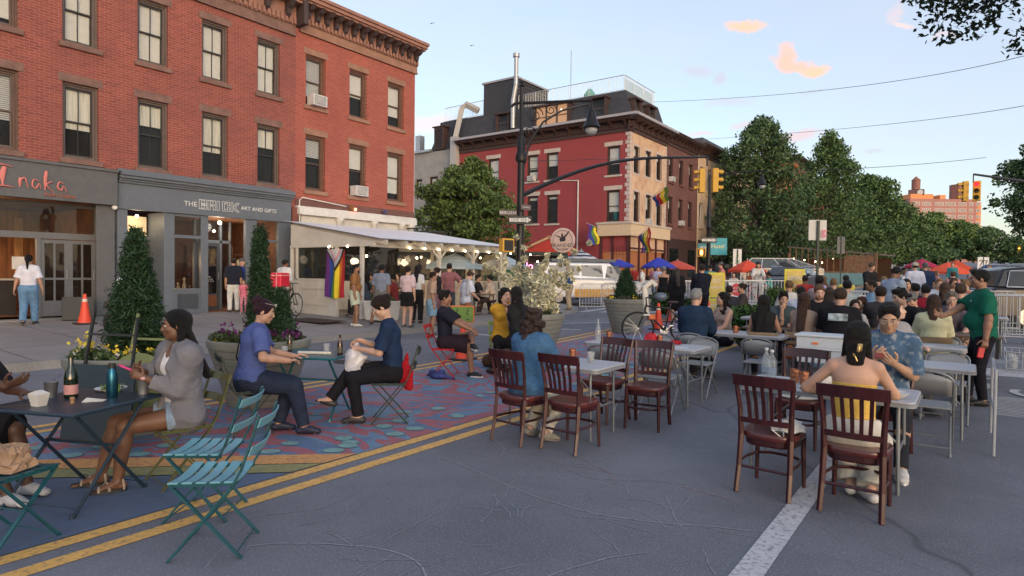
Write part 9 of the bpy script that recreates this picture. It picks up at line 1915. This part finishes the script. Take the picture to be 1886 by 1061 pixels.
while k<25:
 px=rnd.uniform(1652,1836);d=rnd.uniform(22,40);z_=int((px-1652)/37);cn,cc=rnd.choice(cl);sx_=rnd.choice('mf');hr=rnd.choice(['short','crop']if sx_=='m' else['long','mid','bun']);si=rnd.random()<.9
 key=(cn,hr,z_,si)
 if key in seen:continue
 seen.add(key);lb='%s %s in %s, %s, %s'%('seated' if si else 'standing','man' if sx_=='m' else 'woman',cn,hd_[hr],whr[z_]);hn=rnd.choice([('black',BLK),('brown',MBR),('blond',(.24,.16,.08)),('chestnut',LBR)])
 (sit2 if si else up_)(lb,px,d,rnd.uniform(0,360),rnd.uniform(.93,1.03),sx_,rnd.choice([FAIR,TANS,OLIV,BRN]),hr,hn[1],T(cc,sl=rnd.choice([.2,.45,.9])),T(rnd.choice([(.03,.03,.04),(.2,.18,.15),(.08,.12,.2)]),len=rnd.choice([.4,1,1])),dict(c=(.1,.1,.1)),res=.024,face=False,group='people in the distant crowd');k+=1
ROW2=[(1456,14,'m','short','off-white',(0.5,0.5,0.48)),(1537,15.5,'m','short','olive',(0.12,0.13,0.07)),(1612,14,'m','crop','sky blue',(0.25,0.4,0.55)),(1630,17,'m','short','pale green',(0.3,0.4,0.3)),(1728,15,'m','short','pale blue',(0.35,0.42,0.55)),(1755,15.5,'f','mid','cream',(0.5,0.45,0.38)),(1785,14.5,'m','short','coral',(0.5,0.18,0.12)),(1484,18.5,'m','short','red',(0.4,0.04,0.04)),(1520,18,'f','long','lilac',(0.35,0.3,0.5)),(1560,18.5,'m','crop','yellow',(0.5,0.42,0.1))]
for i,(px,d,sx_,hr,cn,cc)in enumerate(ROW2):
 nb=['behind the lilac shirt','behind the printed tee','left of the waiter',"just left of the waiter's elbow",'behind the pale yellow tee','behind the black tee by the barrier','left of the green polo man','behind the large yellow poster','behind the mauve shirt','in front of the teal panel'][i]
 sit2('seated %s in %s with %s %s'%('man' if sx_=='m' else 'woman',cn,hd_[hr],nb),px,d,rnd.choice([20,200,110,30]),1.03,sx_,rnd.choice([FAIR,TANS,BRN]),hr,rnd.choice([BLK,DBR,MBR,LBR,(.22,.14,.07)]),T(cc,sl=.45),T((.03,.03,.04)),dict(c=(.1,.1,.1)),res=.017,group='people in the second row of diners')
for px,d,lb in((1430,12.4,'white folding table behind the long haired women'),(1600,12.2,'white folding table left of the waiter'),(1668,11.6,'white folding table between waiter and pale yellow tee'),(1790,12.6,'white folding table just left of the green polo man')):
 p=atd(px,d);fold_table(lb,p.x-.6,p.x+.6,p.y-.35,p.y+.35)
for px,d,w_ in((1425,12.3,'left plastic cup on the white table behind the long haired women'),(1440,12.4,'right plastic cup on the white table behind the long haired women'),(1590,12.2,'left plastic cup on the white table left of the waiter'),(1606,12.1,'right plastic cup on the white table left of the waiter'),(1660,11.6,'left plastic cup on the table right of the waiter'),(1676,11.7,'right plastic cup on the table right of the waiter'),(1785,12.6,'left plastic cup on the table beside the green polo man'),(1798,12.5,'right plastic cup on the table beside the green polo man')):
 p=atd(px,d);lathe_thing('plastic_cup',w_,'cup',(p.x,p.y,p.z+.74),[('cup',[(.030,0),(.042,.12),(.041,.12),(.028,.002)],GLASSY)],'cups on the far folding tables')
